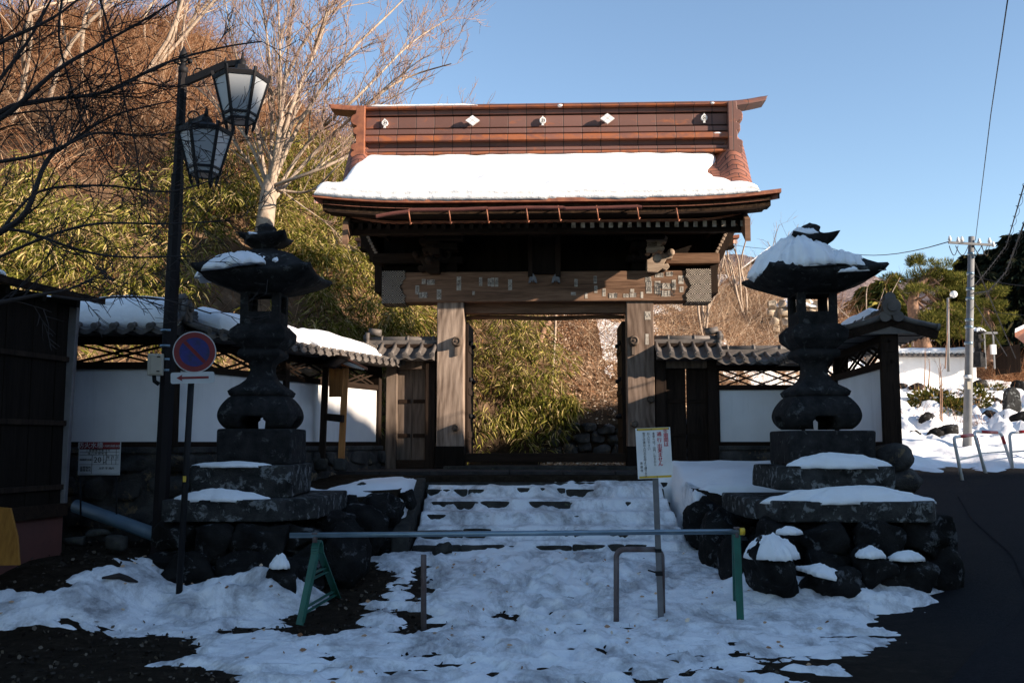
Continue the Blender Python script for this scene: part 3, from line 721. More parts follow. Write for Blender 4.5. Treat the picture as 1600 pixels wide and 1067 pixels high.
# ---------------- roof
EY = -1.66
ze = G(855, 311, EY).z; zr = G(855, 236, -.16).z
WE = 3.42
def prof(t): return ze + (zr - ze) * (.62 * t + .38 * t ** 2.3)
def halfw(t): return 3.20 + .22 * max(0, 1 - t / .13) ** 1.5
def roofz(x, t, bulge=1):
    w = halfw(t); u = abs(x) / w
    droop = .16 * max(0, (abs(x) - (w - .22)) / .22) ** 2 * min(1, t * 3)
    lift = .10 * max(0, (abs(x) - 1.6) / 1.8) ** 2.2 * (1 - t) + bulge * .30 * float(sm(2.72, 2.95, abs(x))) * float(sm(.35, .95, t))
    return prof(t) - droop + lift
NX = 72; NT = 26
def roof_ring(ysgn, t, off):
    w = halfw(t)
    return [Vector((x, ysgn * (EY * (1 - t) + -.10 * t) * (-1) * (-1) if False else (ysgn * (abs(EY) * (1 - t) + .10 * t)), roofz(x, t) + off)) for x in [w * math.sin(k / NX * math.pi / 2) if False else -w + 2 * w * k / NX for k in range(NX + 1)]]
rf = MB()
rings = [roof_ring(-1, t, 0) for t in np.linspace(0, 1, NT)] + [roof_ring(1, t, 0) for t in np.linspace(1, 0, NT)]
rf.loft(rings, 0, True, False, False, closed=False)
under = [[p + Vector((0, 0, -.13)) for p in r] for r in rings]
rf.loft([r[::-1] for r in under], 0, True, False, False, closed=False)
for side in (0, -1):
    rf.loft([[r[side] for r in rings], [r[side] for r in under]], 0, False, False, False, closed=False)
roof = rf.build('roof', M['copperr'], gate, True)
# layered eave edge
def eave_strip(name, z0, z1, y0, y1, w, mat, par, lift=True, n=48, bev=0):
    m_ = MB(); r0 = []
    for k in range(n + 1):
        x = -w + 2 * w * k / n; L = (.10 * max(0, (abs(x) - 1.6) / 1.8) ** 2.2) if lift else 0
        r0.append([Vector((x, y0, ze + z0 + L)), Vector((x, y1, ze + z0 + L)), Vector((x, y1, ze + z1 + L)), Vector((x, y0, ze + z1 + L))])
    m_.loft(r0, 0, False, True, True)
    return m_.build(name, mat, par, True, fixn=True)
for ys in (-1, 1):
    e = abs(EY)
    eave_strip('eave_edge', -.045, .012, ys * (e + .03), ys * (e - .12), 3.44, M['rust'], roof)
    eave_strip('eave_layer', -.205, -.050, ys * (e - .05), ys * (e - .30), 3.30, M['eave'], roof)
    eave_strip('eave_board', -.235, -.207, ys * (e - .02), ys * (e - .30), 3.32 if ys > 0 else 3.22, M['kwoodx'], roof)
def zpy(py, ly): return G(855, py, ly).z
# upper (flying) rafters dark zone, copper strip, lower rafters with pale ends, purlin
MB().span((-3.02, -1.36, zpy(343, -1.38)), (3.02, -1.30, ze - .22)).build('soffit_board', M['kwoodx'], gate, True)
m_ = MB()
for k in range(24):
    xa = -3.0 + k * .25; L = lambda x: .12 * max(0, (abs(x) - 2.2) / .8) ** 2
    m_.loft([[Vector((x, -1.40, zz + L(x))) for x, zz in ((xa, zpy(346.5, -1.4)), (xa + .25, zpy(346.5, -1.4)), (xa + .25, zpy(343.5, -1.4)), (xa, zpy(343.5, -1.4)))], [Vector((x, -1.3, zz + L(x))) for x, zz in ((xa, zpy(346.5, -1.4)), (xa + .25, zpy(346.5, -1.4)), (xa + .25, zpy(343.5, -1.4)), (xa, zpy(343.5, -1.4)))]])
m_.build('copper_strip', M['rust'], gate, True, fixn=True)
zra = zpy(347, -1.34); zrb = zpy(356.5, -1.34)
rslope = (zpy(330, .0) + .9 - zra) / 1.34 * .33
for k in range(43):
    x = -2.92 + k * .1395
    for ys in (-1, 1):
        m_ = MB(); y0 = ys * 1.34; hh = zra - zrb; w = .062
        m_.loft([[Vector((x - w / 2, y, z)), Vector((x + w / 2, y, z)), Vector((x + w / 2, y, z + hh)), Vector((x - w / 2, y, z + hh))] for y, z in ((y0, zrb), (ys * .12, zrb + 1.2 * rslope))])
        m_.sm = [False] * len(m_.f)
        # pale end grain at right; dark wood at left paints in the gutter's shade
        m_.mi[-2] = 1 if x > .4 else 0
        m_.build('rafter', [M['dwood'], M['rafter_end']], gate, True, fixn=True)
MB().loft([[Vector((x, y, z)) for x in (-2.95, 2.95)] + [Vector((x, y, z + .02)) for x in (2.95, -2.95)] for y, z in ((-1.33, zra + .005), (0, zra + 1.34 * rslope + .02), (1.33, zra + .005))]).build('rafter_board', M['kwood'], gate, True, fixn=True)
for ys in (-1, 1):
    m_ = MB(); z1 = zpy(358, -1.1); z0 = zpy(366, -1.1); xa = G(537, 360, -1.1).x; xb = G(1167, 360, -1.1).x
    m_.span((xa, ys * 1.13 - .07, z0), (xb, ys * 1.13 + .07, z1 + .02)); m_.build('eave_purlin', M['dwoodx'], gate, True, bevel=.008)
# barge boards (curved) at both gable ends
for s in (-1, 1):
    x = s * 2.98
    top = []; bot = []
    for t in np.linspace(0, 1, 16):
        y = -(1.50 * (1 - t)); zt = prof(t) - .20 - .10 * (1 - t); dep = .32 - .05 * math.sin(t * 3.1)
        top.append(Vector((x, y, zt + .02))); bot.append(Vector((x, y, zt - dep)))
    for ys in (1, -1):
        m_ = MB(); rr = [[Vector((p.x - .04, p.y * ys, p.z)), Vector((p.x + .04, p.y * ys, p.z)), Vector((q.x + .04, q.y * ys, q.z)), Vector((q.x - .04, q.y * ys, q.z))] for p, q in zip(top, bot)]
        m_.loft(rr); m_.build('barge_board', M['lintel'] if ys > 0 else M['dwood'], gate, True, fixn=True)
    m_ = MB(); m_.prism([(-1.3, zrb + .1), (1.3, zrb + .1), (.9, prof(.4) - .35), (.3, prof(.85) - .3), (-.3, prof(.85) - .3), (-.9, prof(.4) - .35)], (s * 2.6, 0, 0), (0, 1, 0), (0, 0, 1), (1, 0, 0), .04)
    m_.build('gable_panel', M['dwood'], gate, True, fixn=True)
# ---------------- ridge
rz = lambda py, ly=-.3: G(855, py, ly).z
XA, XB = G(571, 200, -.25).x, G(1137, 200, -.25).x
crs = [(239, 235.5, .40, 1), (235, 229.5, .36, 0), (229, 219.5, .27, 0), (218, 209, .38, 1), (208, 199.5, .31, 0), (198.5, 180.5, .24, 0), (177.5, 170, .27, 0), (166.5, 163.5, .37, 1)]
ridge = MB(); ridge.span((XA, -.2, rz(240)), (XB, .2, rz(160))); ridge = ridge.build('ridge', M['kwood'], gate, True)
for (ya, yb, d, mt) in crs:
    MB().span((XA, -d, rz(ya, -d)), (XB, d, rz(yb, -d))).build('ridge_course', M['copperz'] if mt else M['copper'], ridge, True, bevel=.012)
# rounded cap and the upturned ends
m_ = MB(); zc0 = rz(164); zc1 = rz(153.5)
def capring(x, zc, k=1.0):
    h = (zc1 - zc0) * k
    return [Vector((x, .20 * k * math.cos(a), zc + (h * math.sin(a) * 1.0 if math.sin(a) > 0 else 0))) for a in np.linspace(0, math.pi, 9)] + [Vector((x, -.2 * k, zc - .02)), Vector((x, .2 * k, zc - .02))]
m_.loft([capring(x, zc0) for x in np.linspace(XA, XB, 12)]); m_.build('ridge_cap', M['copper'], ridge, True, fixn=True)
for s, X0, Xe, pye in ((-1, XA, G(520, 165, 0).x, 160), (1, XB, G(1193, 150, 0).x, 147)):
    m_ = MB(); zz = []
    for t in np.linspace(0, 1, 10):
        x = X0 + (Xe - X0) * t; L = (.075 if s > 0 else .05) * t ** 1.8 + (.02 * t if s > 0 else .0); k = 1 - .12 * t
        m_.v; zz.append([Vector((x + (s * .05 if (t == 1 and v.z > zc0 + .04) else 0), v.y, v.z + L)) for v in capring(x, zc0, k)])
    m_.loft(zz); m_.build('ridge_horn', M['rust'] if s < 0 else M['copper'], ridge, True, fixn=True)
    # end ornament: stacked rounded scrolls
    pts = []
    def arc(cx, cz, r, a0, a1, n=7): return [(cx + r * math.cos(t), cz + r * math.sin(t)) for t in np.linspace(a0, a1, n)]
    zt = rz(166); zb = rz(252); hh = zt - zb; w = .16
    poly = [(0, zt), (.13, zt)] + arc(.13, zt - hh * .26, hh * .11, R(80), R(-80)) + [(.13, zt - hh * .38)] + arc(.12, zt - hh * .47, hh * .075, R(80), R(-80)) + [(.14, zt - hh * .58), (.14, zt - hh * .70)] + arc(.17, zt - hh * .77, hh * .06, R(80), R(-80)) + arc(.16, zt - hh * .91, hh * .07, R(80), R(-80)) + [(.0, zb + .02)]
    m_ = MB().prism([((X0 + s * p[0] if True else 0), p[1]) for p in poly], (0, -.34, 0), (1, 0, 0), (0, 0, 1), (0, 1, 0), .68)
    m_.prism([((X0 + s * (p[0] * 1.0 - .02)), zt + (p[1] - zt) * .97) for p in poly], (0, -.44, 0), (1, 0, 0), (0, 0, 1), (0, 1, 0), .10)
    m_.build('ridge_end_ornament', M['rust'] if s < 0 else M['copper'], ridge, True, bevel=.01, fixn=True)
# crests
for (px_, py_) in ((738.5, 189), (949, 186)):
    q = G(px_, py_, -.34); m_ = MB(); w, h, g_ = .055, .040, .004
    for (dx, dz) in ((0, 1), (0, -1), (1, 0), (-1, 0)):
        cx, cz = dx * (w + g_), dz * (h + g_)
        m_.prism([(cx - w, cz), (cx, cz + h), (cx + w, cz), (cx, cz - h)], (q.x, -.37, q.z), (1, 0, 0), (0, 0, 1), (0, 1, 0), .05)
    m_.build('diamond_crest', M['white'], ridge, True, fixn=True); 
    MB().box((q.x, -.28, q.z), (.05, .1, .05)).build('crest_mount', M['black'], ridge, True)
for (px_, py_) in ((601.5, 193), (848, 189), (1100, 185)):
    q = G(px_, py_, -.27); m_ = MB(); y = -.30
    m_.loft([[Vector((q.x + r * math.cos(t), y + d, q.z + r * math.sin(t))) for t in np.linspace(0, 2 * math.pi, 16, endpoint=False)] for r, d in ((.052, .05), (.052, 0), (.036, 0), (.034, .02))], 0, True, False, False)
    for k in range(3):
        a = k * 2.094 + .4; m_.prism([(math.cos(a + t) * (.030 - .006 * t), math.sin(a + t) * (.030 - .006 * t)) for t in np.linspace(0, 1.6, 6)] + [(math.cos(a + .8) * .01, math.sin(a + .8) * .01)], (q.x, y - .004, q.z), (1, 0, 0), (0, 0, 1), (0, 1, 0), .03)
    m_.prism([(-.02, -.085), (.02, -.085), (.012, -.05), (-.012, -.05)], (q.x, y, q.z), (1, 0, 0), (0, 0, 1), (0, 1, 0), .03)
    m_.prism([(-.018, .05), (.018, .05), (0, .075)], (q.x, y, q.z), (1, 0, 0), (0, 0, 1), (0, 1, 0), .03)
    m_.build('round_crest', M['white'], ridge, True, fixn=True)
# gutter
gp = [(588, 337), (612, 332.5), (638, 329.5), (641, 327), (700, 326.5), (703, 327), (760, 324.5), (763, 325.5), (822, 323.5), (880, 323.5), (884, 325), (930, 324), (995, 322), (1003, 323)]
m_ = MB(); pts = [G(a, b_, -1.76) for a, b_ in gp]
for i in range(len(pts) - 1):
    rr = [[p + Vector((0, .038 * math.cos(a), .042 * math.sin(a))) for a in np.linspace(math.pi * .95, math.pi * 2.2, 9)] for p in (pts[i], pts[i + 1])]
    m_.loft(rr, 0, True, False, False, closed=False)
    m_.loft([[p + (p - pts[i].lerp(pts[i+1], .5)) * 0 + Vector((0, .034 * math.cos(a), .038 * math.sin(a))) for a in np.linspace(math.pi * 2.2, math.pi * .95, 9)] for p in (pts[i], pts[i + 1])], 0, True, False, False, closed=False)
gut = m_.build('gutter', M['gutter'], gate, True)
for k, (px_, y0, y1) in enumerate(((638, 328, 351), (701, 326, 350), (760, 325, 349), (822, 323, 348), (872, 322, 346), (932, 322, 345), (995, 321, 343), (1057, 326, 346))):
    a = G(px_, y0, -1.78); b_ = G(px_ + 2, (y0 + y1) / 2 + 2, -1.80); c = G(px_ + 3, y1, -1.70); dd = Vector((a.x, -1.45, a.z + .02))
    m_ = MB().tube([dd, a, b_, c, c + Vector((.02, .0, .03))], .010, 6); m_.build('gutter_bracket', M['rust'], gut, True)

# ---------------- roof snow (lies on the roof: its own thing)
def RS(u, t):       # snow sheet in (u: -1..1, t: 0..1)
    pass
NXs, NTs = 150, 40
top = []; xs_ = np.linspace(0, 1, NXs)
for j in range(NTs):
    t = j / (NTs - 1); row = []
    for i in range(NXs):
        u = xs_[i]
        xl = -halfw(max(t, .0)) + .01 + .02 * mnoise.noise(Vector((t * 6, 0, 3)))
        if t > .6: xl += (t - .6) * .9
        k = [(0, 3.14), (.06, 3.10), (.2, 2.90), (.4, 2.64), (.58, 2.52), (.7, 2.56), (.84, 2.72), (1.0, 2.78)]
        xr = float(np.interp(t, [a for a, _ in k], [b_ for _, b_ in k])) + .05 * mnoise.noise(Vector((t * 9, 2, 5)))
        x = xl + (xr - xl) * u
        edge = min(u * (xr - xl), (1 - u) * (xr - xl)); e = min(1, edge / .22); e = math.sqrt(max(0, 1 - (1 - e) ** 2))
        tt = t * .985 + .02 * mnoise.noise(Vector((x * 2.1, 7, 1))) * t
        et = min(1, (1 - t) / .08 + .35)
        th = (.21 - .05 * tt + .035 * mnoise.noise(Vector((x * 1.1, t * 3, 0))) + .03 * mnoise.noise(Vector((x * 4, t * 8, 0))) - .035 * max(0, mnoise.noise(Vector((x * 1.6, t * 2.2, 9))))) * e * math.sqrt(et)
        th *= 1 if x < 1.2 else 1 - .22 * min(1, (x - 1.2) / 1.4)
        y = -(abs(EY) * (1 - tt) + .10 * tt); z = roofz(x, tt, 0)
        row.append((x, y, z, th))
    top.append(row)
m_ = MB()
f0 = []
def ey(x): return .03 * mnoise.noise(Vector((x * 1.3, 4, 4))) + .012 * mnoise.noise(Vector((x * 9, 4, 4)))
# bulging front lip
lip = []
for i in range(NXs):
    x, y, z, th = top[0][i]; s_ = ey(x); ledge = 1.0
    lip.append([Vector((x, EY + .03, z + .005)), Vector((x, EY - .035 + s_, z + .002 - (.02 + .015 * mnoise.noise(Vector((x * 6, 1, 1)))) * (1 if x < 1.5 else 0))), Vector((x, EY - .05 + s_, z + th * .28)), Vector((x, EY - .035 + s_, z + th * .40)), Vector((x, EY - .052 + s_, z + th * .5)), Vector((x, EY - .04 + s_, z + th * .72)), Vector((x, EY - .01 + s_ * .5, z + th * .95)), Vector((x, EY + .05, z + th * 1.05))])
rings = []
for k in range(8): rings.append([lip[i][k] for i in range(NXs)])
for j in range(1, NTs): rings.append([Vector((x, y, z + th + .004)) for (x, y, z, th) in top[j]])
rings.append([Vector((x, y + .03, z - .02)) for (x, y, z, th) in top[-1]])
m_.loft(rings, 0, True, False, False, closed=False)
rs = m_.build('roof_snow', M['snow'], None, True, label='thick smooth white snow blanket on the front slope of the big gate roof', cat='snow', fixn=True)
rs.matrix_world = GM
m_ = MB(); a = XA + .05
for i in range(1):
    rr = []
    for x in np.linspace(XA + .06, G(747, 165, -.3).x, 40):
        h = .045 + .012 * mnoise.noise(Vector((x * 5, 0, 0))); k = min(1, (x - XA - .05) / .1, (G(747, 165, -.3).x - x + .02) / .25)
        rr.append([Vector((x, -.36, rz(165.8))), Vector((x, -.38, rz(165.8) + h * .6 * k)), Vector((x, -.31, rz(165.8) + h * 1.1 * k)), Vector((x, -.20, rz(165.8) + h * k)), Vector((x, -.18, rz(165.8)))])
    m_.loft(rr, 0, True)
rs2 = m_.build('ridge_snow', M['snow'], None, True, label='narrow strip of snow along the left part of the gate ridge', cat='snow', fixn=True); rs2.matrix_world = GM
m_ = MB(); q = G(1130, 207.5, -.38)
for px_, py_, w in ((1121, 208.5, .22), (875, 165, .11), (1113, 161.5, .08)):
    q = G(px_, py_, -.36); m_.sphere((q.x, -.34, q.z), 1, 14, 8, sc_=(w * .5, .05, .022))
rs3 = m_.build('ridge_snow', M['snow'], None, True, label='small leftover snow lumps on the right half of the gate ridge', cat='snow'); rs3.matrix_world = GM
# ================================================================ walls with tiled roofs
def frame_mat(o, d):
    d = Vector((d[0], d[1], 0)).normalized(); return Matrix(((d.x, -d.y, 0, o[0]), (d.y, d.x, 0, o[1]), (0, 0, 1, o[2]), (0, 0, 0, 1)))
def tiled_roof(par, L, hw, ze_, zr_, x0=0, ends=(True, True), sp=.21, thick=.05):
    """local frame: x along the wall, y across, ridge on y=0"""
    m_ = MB(); n = int(round(L / sp)); s_ = L / n
    for ys in (-1, 1):        # wavy pan tiles
        rr = []
        NN = n * 6
        for k in range(NN + 1):
            x = x0 + L * k / NN; ph = (k % 6) / 6 * 2 * math.pi; w = .018 * math.cos(ph)
            col_ = []
            for j in range(5):
                t = j / 4; y = ys * (hw * (1 - t) + .05 * t); z = ze_ + (zr_ - .06 - ze_) * (t * .9 + .1 * t * t) + w
                col_.append(Vector((x, y, z)))
            rr.append(col_)
        m_.loft(rr if ys < 0 else rr[::-1], 0, True, False, False, closed=False)
        for k in range(len(rr) - 1):
            pass
        lowr = [[c[0], c[0] + Vector((0, 0, -thick))] for c in rr]
        m_.loft(lowr if ys > 0 else lowr[::-1], 0, False, False, False, closed=False)
    m_.loft([[Vector((x, -hw + .01, ze_ - thick)), Vector((x, hw - .01, ze_ - thick)), Vector((x, .0, zr_ - .12))] for x in (x0, x0 + L)])
    a = m_.build('roof_tiles', M['kawara'], par, True)
    for k in range(n + 1):
        m_ = MB(); x = x0 + s_ * k
        for ys in (-1, 1):
            p = [Vector((x, ys * (hw + .02), ze_ + .02)), Vector((x, ys * hw * .5, ze_ + (zr_ - ze_) * .47)), Vector((x, ys * .06, zr_ - .03))]
            m_.tube(p, [.034, .032, .032], 8)
            c = p[0]; m_.tube([c + Vector((0, ys * .02, -.004)), c + Vector((0, ys * -.01, 0))], .042, 12)
            m_.tube([c + Vector((0, ys * .028, -.004)), c + Vector((0, ys * .015, 0))], .018, 8)
        m_.build('roll_tile', M['kawara'], a, True)
    # ridge
    m_ = MB(); m_.span((x0 - .02, -.085, zr_ - .07), (x0 + L + .02, .085, zr_ - .02)); m_.span((x0 - .02, -.07, zr_ - .018), (x0 + L + .02, .07, zr_ + .03))
    m_.tube([(x0 - .03, 0, zr_ + .045), (x0 + L + .03, 0, zr_ + .045)], .052, 10)
    k = .2
    while k < L: m_.tube([(x0 + k - .018, 0, zr_ + .045), (x0 + k + .018, 0, zr_ + .045)], .064, 10); k += .42
    b = m_.build('ridge_tiles', M['kawara'], par, True)
    for e, xx in ((0, x0), (1, x0 + L)):
        if ends[e]:
            sg = -1 if e == 0 else 1; m_ = MB()
            m_.tube([(xx + sg * .0, 0, zr_ + .07), (xx + sg * .07, 0, zr_ + .07)], .10, 16); m_.tube([(xx + sg * .06, 0, zr_ + .07), (xx + sg * .10, 0, zr_ + .07)], .055, 12)
            m_.tube([(xx + sg * .0, .07, zr_ - .04), (xx + sg * .06, .07, zr_ - .04)], .06, 12); m_.tube([(xx + sg * .0, -.07, zr_ - .04), (xx + sg * .06, -.07, zr_ - .04)], .06, 12)
            m_.tube([(xx + sg * .02, 0, zr_ + .18), (xx - sg * .18, 0, zr_ + .15)], .06, 12)
            m_.build('ridge_end_tile', M['kawara'], b, True)
    return a
def wall(name, label, A, B, panels, zb=1.0, ends=(True, True), hw=.48, roofx=(0, 0), lat=True, z_sill=1.60, z_top=2.42, z_eave=2.84, z_ridge=3.06, stone_bottom=.6, posts=True, group=None):
    A = Vector((A[0], A[1], 0)); B = Vector((B[0], B[1], 0)); d = B - A; L = d.length
    e = empty(name, (A.x, A.y, 0), math.atan2(d.y, d.x), label, 'wall', group)
    rg = random.Random(int(abs(A.x * 100)) + 7)
    # stone base: irregular blocks
    m_ = MB(); m_.span((0, -.12, stone_bottom - .3), (L, .12, z_sill - .12))
    z = stone_bottom
    while z < z_sill - .18:
        h = rg.uniform(.24, .36); h = min(h, z_sill - .12 - z)
        x = -.02
        while x < L:
            w = rg.uniform(.28, .62); 
            for ys in (-1, 1): m_.rock((x + w / 2, ys * .09, z + h / 2), (w * 1.04, .22, h * 1.06), rg.randint(0, 9999), 3, .07, 0, .55, boxy=.45)
            x += w
        z += h
    m_.build('stone_base', M['rubble'], e, True)
    MB().span((-.02, -.15, z_sill - .13), (L + .02, .15, z_sill - .06)).build('coping_stone', M['rubble'], e, True, bevel=.01)
    MB().span((0, -.075, z_sill - .06), (L, .075, z_sill)).build('sill_beam', M['kwoodx'], e, True, bevel=.006)
    MB().span((0, -.085, z_top), (L, .085, z_top + .08)).build('rail', M['dwoodx'], e, True, bevel=.006)
    MB().span((0, -.08, z_eave - .13), (L, .08, z_eave - .05)).build('eave_beam', M['dwoodx'], e, True, bevel=.006)
    xs = [L * t for t in panels]
    for x in xs: MB().span((x - .05, -.095, z_sill - .06), (x + .05, .095, z_eave - .05)).build('post', M['dwood'], e, True, bevel=.006)
    for i in range(len(xs) - 1):
        MB().span((xs[i] + .05, -.05, z_sill), (xs[i + 1] - .05, .05, z_top)).build('plaster_panel', M['plaster'], e, True)
    if lat:
        za, zb_ = z_top + .08, z_eave - .13
        n = max(1, int(round(L / .95))); s_ = L / n
        for i in range(n):
            for (sg, yy) in ((1, -.015), (-1, .015)):
                for off in (-.12, .12):
                    a = Vector((i * s_ + s_ * (0 if sg > 0 else 1), yy, za - .02)); b = Vector((i * s_ + s_ * (1 if sg > 0 else 0), yy, zb_ + .02))
                    o_ = Vector((off, 0, 0)); MB().bar(a + o_, b + o_, .022, .026).build('lattice_bar', M['dwoodx'], e, True)
    # bracket arms under the eaves
    k = .1
    while k < L:
        MB().span((k - .03, -hw + .06, z_eave - .055), (k + .03, hw - .06, z_eave - .005)).build('eave_arm', M['dwood'], e, True); k += .8
    tiled_roof(e, L + roofx[0] + roofx[1], hw, z_eave, z_ridge, -roofx[0], ends)
    return e, L
wA, LA = wall('plaster_wall', 'white plaster wall with snowy tiled roof between the dark shed and the street lamp', (-6.0, 11.35), (-3.92, 11.35), (0, .45, 1), roofx=(0, .15), ends=(False, True))
wB, LB_ = wall('plaster_wall', 'white plaster wall running back from the street lamp to the left side door, half sunlit', (-3.93, 11.45), (-2.2, 16.0), (0, .46, 1), roofx=(0, .0), ends=(True, False))
wC, LC = wall('plaster_wall', 'white plaster wall with lattice strip between the right side door and the right stone lantern', (3.26, 15.95), (4.75, 15.88), (0, 1), roofx=(.0, .1), ends=(False, False), z_eave=2.86, z_ridge=3.04)
wD, LD = wall('plaster_wall', 'short plaster wall with gabled snowy tile roof just behind the right stone lantern', (4.22, 11.1), (4.68, 15.8), (0, .5, 1), zb=.5, roofx=(.12, 0), ends=(True, False), z_ridge=3.02, stone_bottom=.3)
# gable boards on the near end of the right wall
for e, hw, zr_, ze_ in ((wD, .48, 3.02, 2.84),):
    for ys in (-1, 1):
        MB().bar((-.10, 0, zr_ - .10), (-.10, ys * (hw + .02), ze_ - .07), .05, .09).build('gable_board', M['dwoodx'], e, True)
    MB().prism([(-.06, 2.6), (.06, 2.6), (.06, 2.95), (-.06, 2.95)], (-.06, 0, 0), (0, 1, 0), (0, 0, 1), (1, 0, 0), .06).build('gable_post', M['dwood'], e, True)
    MB().rock((-.02, 0, 1.42), (.5, .42, .34), 5, 3).rock((-.05, -.05, 1.2), (.55, .5, .35), 6, 3).rock((-.02, .05, .9), (.6, .55, .4), 7, 3).rock((0, -.03, .6), (.62, .6, .4), 9, 3).build('corner_stones', M['rubble'], e, True)

# snow lying on the wall roofs
def wall_snow(par, x0, x1, sides, h, label, seed=1, hw=.48, ze_=2.84, zr_=3.06, front=.97, name='roof_snow'):
    m_ = MB(); n = max(8, int((x1 - x0) / .06)); rr = []; Mx = PM[par.name]
    ymin = -hw * front if -1 in sides else -.05; ymax = hw * front if 1 in sides else .05
    for k in range(n + 1):
        x = x0 + (x1 - x0) * k / n; e = min(1, min(k, n - k) / n * (x1 - x0) / .3); e = math.sqrt(max(0, 1 - (1 - e) ** 2))
        ring = []; nz = mnoise.noise(Vector((x * 1.4, seed, 0))); 
        N = 14
        for j in range(N + 1):
            t = j / N; y = ymin + (ymax - ymin) * t + .03 * mnoise.noise(Vector((x * 4, j, seed))) * (1 if j in (0, N) else 0)
            zz = ze_ + (zr_ - ze_) * (1 - abs(y) / hw) + .03
            et = min(1, min(t, 1 - t) * 7 + .0); et = math.sqrt(max(0, 1 - (1 - et) ** 2))
            th = h * (1 + .35 * nz) * e * et + .012 * mnoise.noise(Vector((x * 6, y * 6, seed)))
            # snow bridges the ridge smoothly
            zz = zz * .75 + (ze_ + (zr_ - ze_) * .45) * .25 + .03
            ring.append(Mx @ Vector((x, y, zz + th)))
        ring.append(Mx @ Vector((x, ymax * .97, ze_ + (zr_ - ze_) * (1 - abs(ymax) / hw) - .02))); ring.append(Mx @ Vector((x, ymin * .97, ze_ + (zr_ - ze_) * (1 - abs(ymin) / hw) - .02)))
        rr.append(ring)
    m_.loft(rr, 0, True)
    return m_.build(name, M['snow'], None, label=label, cat='snow', fixn=True)
wall_snow(wA, .3, 2.2, (-1, 1), .19, 'thick snow on the tiled wall roof beside the shed, left of the street lamp', 3, front=.86)
wall_snow(wB, .35, 2.35, (-1, 1), .14, 'snow on the wall roof directly behind the left stone lantern', 5, front=.8)
wall_snow(wB, 2.45, 4.25, (-1, 1), .12, 'bright sunlit snow on the wall roof left of the wooden notice board', 7, front=.92)
wall_snow(wD, .55, 3.4, (-1,), .16, 'snow on the gabled tile roof behind the right stone lantern', 9, zr_=3.02, front=.95)

# ---------------- little side doors in the gate wings
def side_door(name, label, xa, xb, lit):
    d = empty(name, (G(xa, 700, 0).x * 0 + 0, 0, 0), 0, label, 'side door')
    d.matrix_world = GM; d.location = (GX, GY, GZ0); d.rotation_euler = (0, 0, GR); PM[d.name] = GM.copy()
    x0 = G(xa, 600, 0).x; x1 = G(xb, 600, 0).x; W = x1 - x0
    zt = G(640, 577, 0).z
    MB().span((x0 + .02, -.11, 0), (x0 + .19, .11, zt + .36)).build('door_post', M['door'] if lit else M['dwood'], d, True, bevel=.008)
    MB().span((x1 - .19, -.10, 0), (x1 - .03, .10, zt + .36)).build('door_post', M['dwood'], d, True, bevel=.008)
    MB().span((x0 + .19, -.07, zt - .0), (x1 - .19, .07, zt + .13)).build('door_lintel', M['door'], d, True, bevel=.006)
    MB().span((x0, -.13, zt + .30), (x1, .13, zt + .40)).build('eave_beam', M['dwoodx'], d, True, bevel=.006)
    xm = (x0 + .19 + x1 - .19) / 2
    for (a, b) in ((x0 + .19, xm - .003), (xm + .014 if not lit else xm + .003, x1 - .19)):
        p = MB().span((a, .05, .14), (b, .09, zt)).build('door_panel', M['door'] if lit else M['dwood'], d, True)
        MB().span((a + .02, .03, .5), (b - .02, .05, .56)).span((a + .02, .03, 1.05), (b - .02, .05, 1.11)).build('batten', M['dwoodx'], p, True)
    MB().span((x0 + .19, -.1, .0), (x1 - .19, .12, .14)).build('door_sill', M['dwoodx'], d, True, bevel=.01)
    MB().span((x0 + .19, .0, zt + .14), (x1 - .19, .03, zt + .30)).build('transom_board', M['kwood'], d, True)
    ro = empty('roof', (0, 0, 0)); ro.parent = d; PM[ro.name] = GM.copy()
    return d, x0, x1, zt
def door_roof(d, x0, x1, ends):
    ze_ = G(640, 556, -.5).z; zr_ = G(640, 535, 0).z
    tiled_roof(d, x1 - x0, .5, ze_, zr_, x0, ends, sp=.20)
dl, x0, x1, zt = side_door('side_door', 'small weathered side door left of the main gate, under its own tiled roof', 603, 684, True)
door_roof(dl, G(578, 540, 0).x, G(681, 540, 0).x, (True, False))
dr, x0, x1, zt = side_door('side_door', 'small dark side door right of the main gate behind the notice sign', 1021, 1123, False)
door_roof(dr, G(1024, 540, 0).x, G(1120, 540, 0).x, (False, True))
for o in list(bpy.data.objects):
    if o.name.startswith('roof') and o.type == 'EMPTY': bpy.data.objects.remove(o)

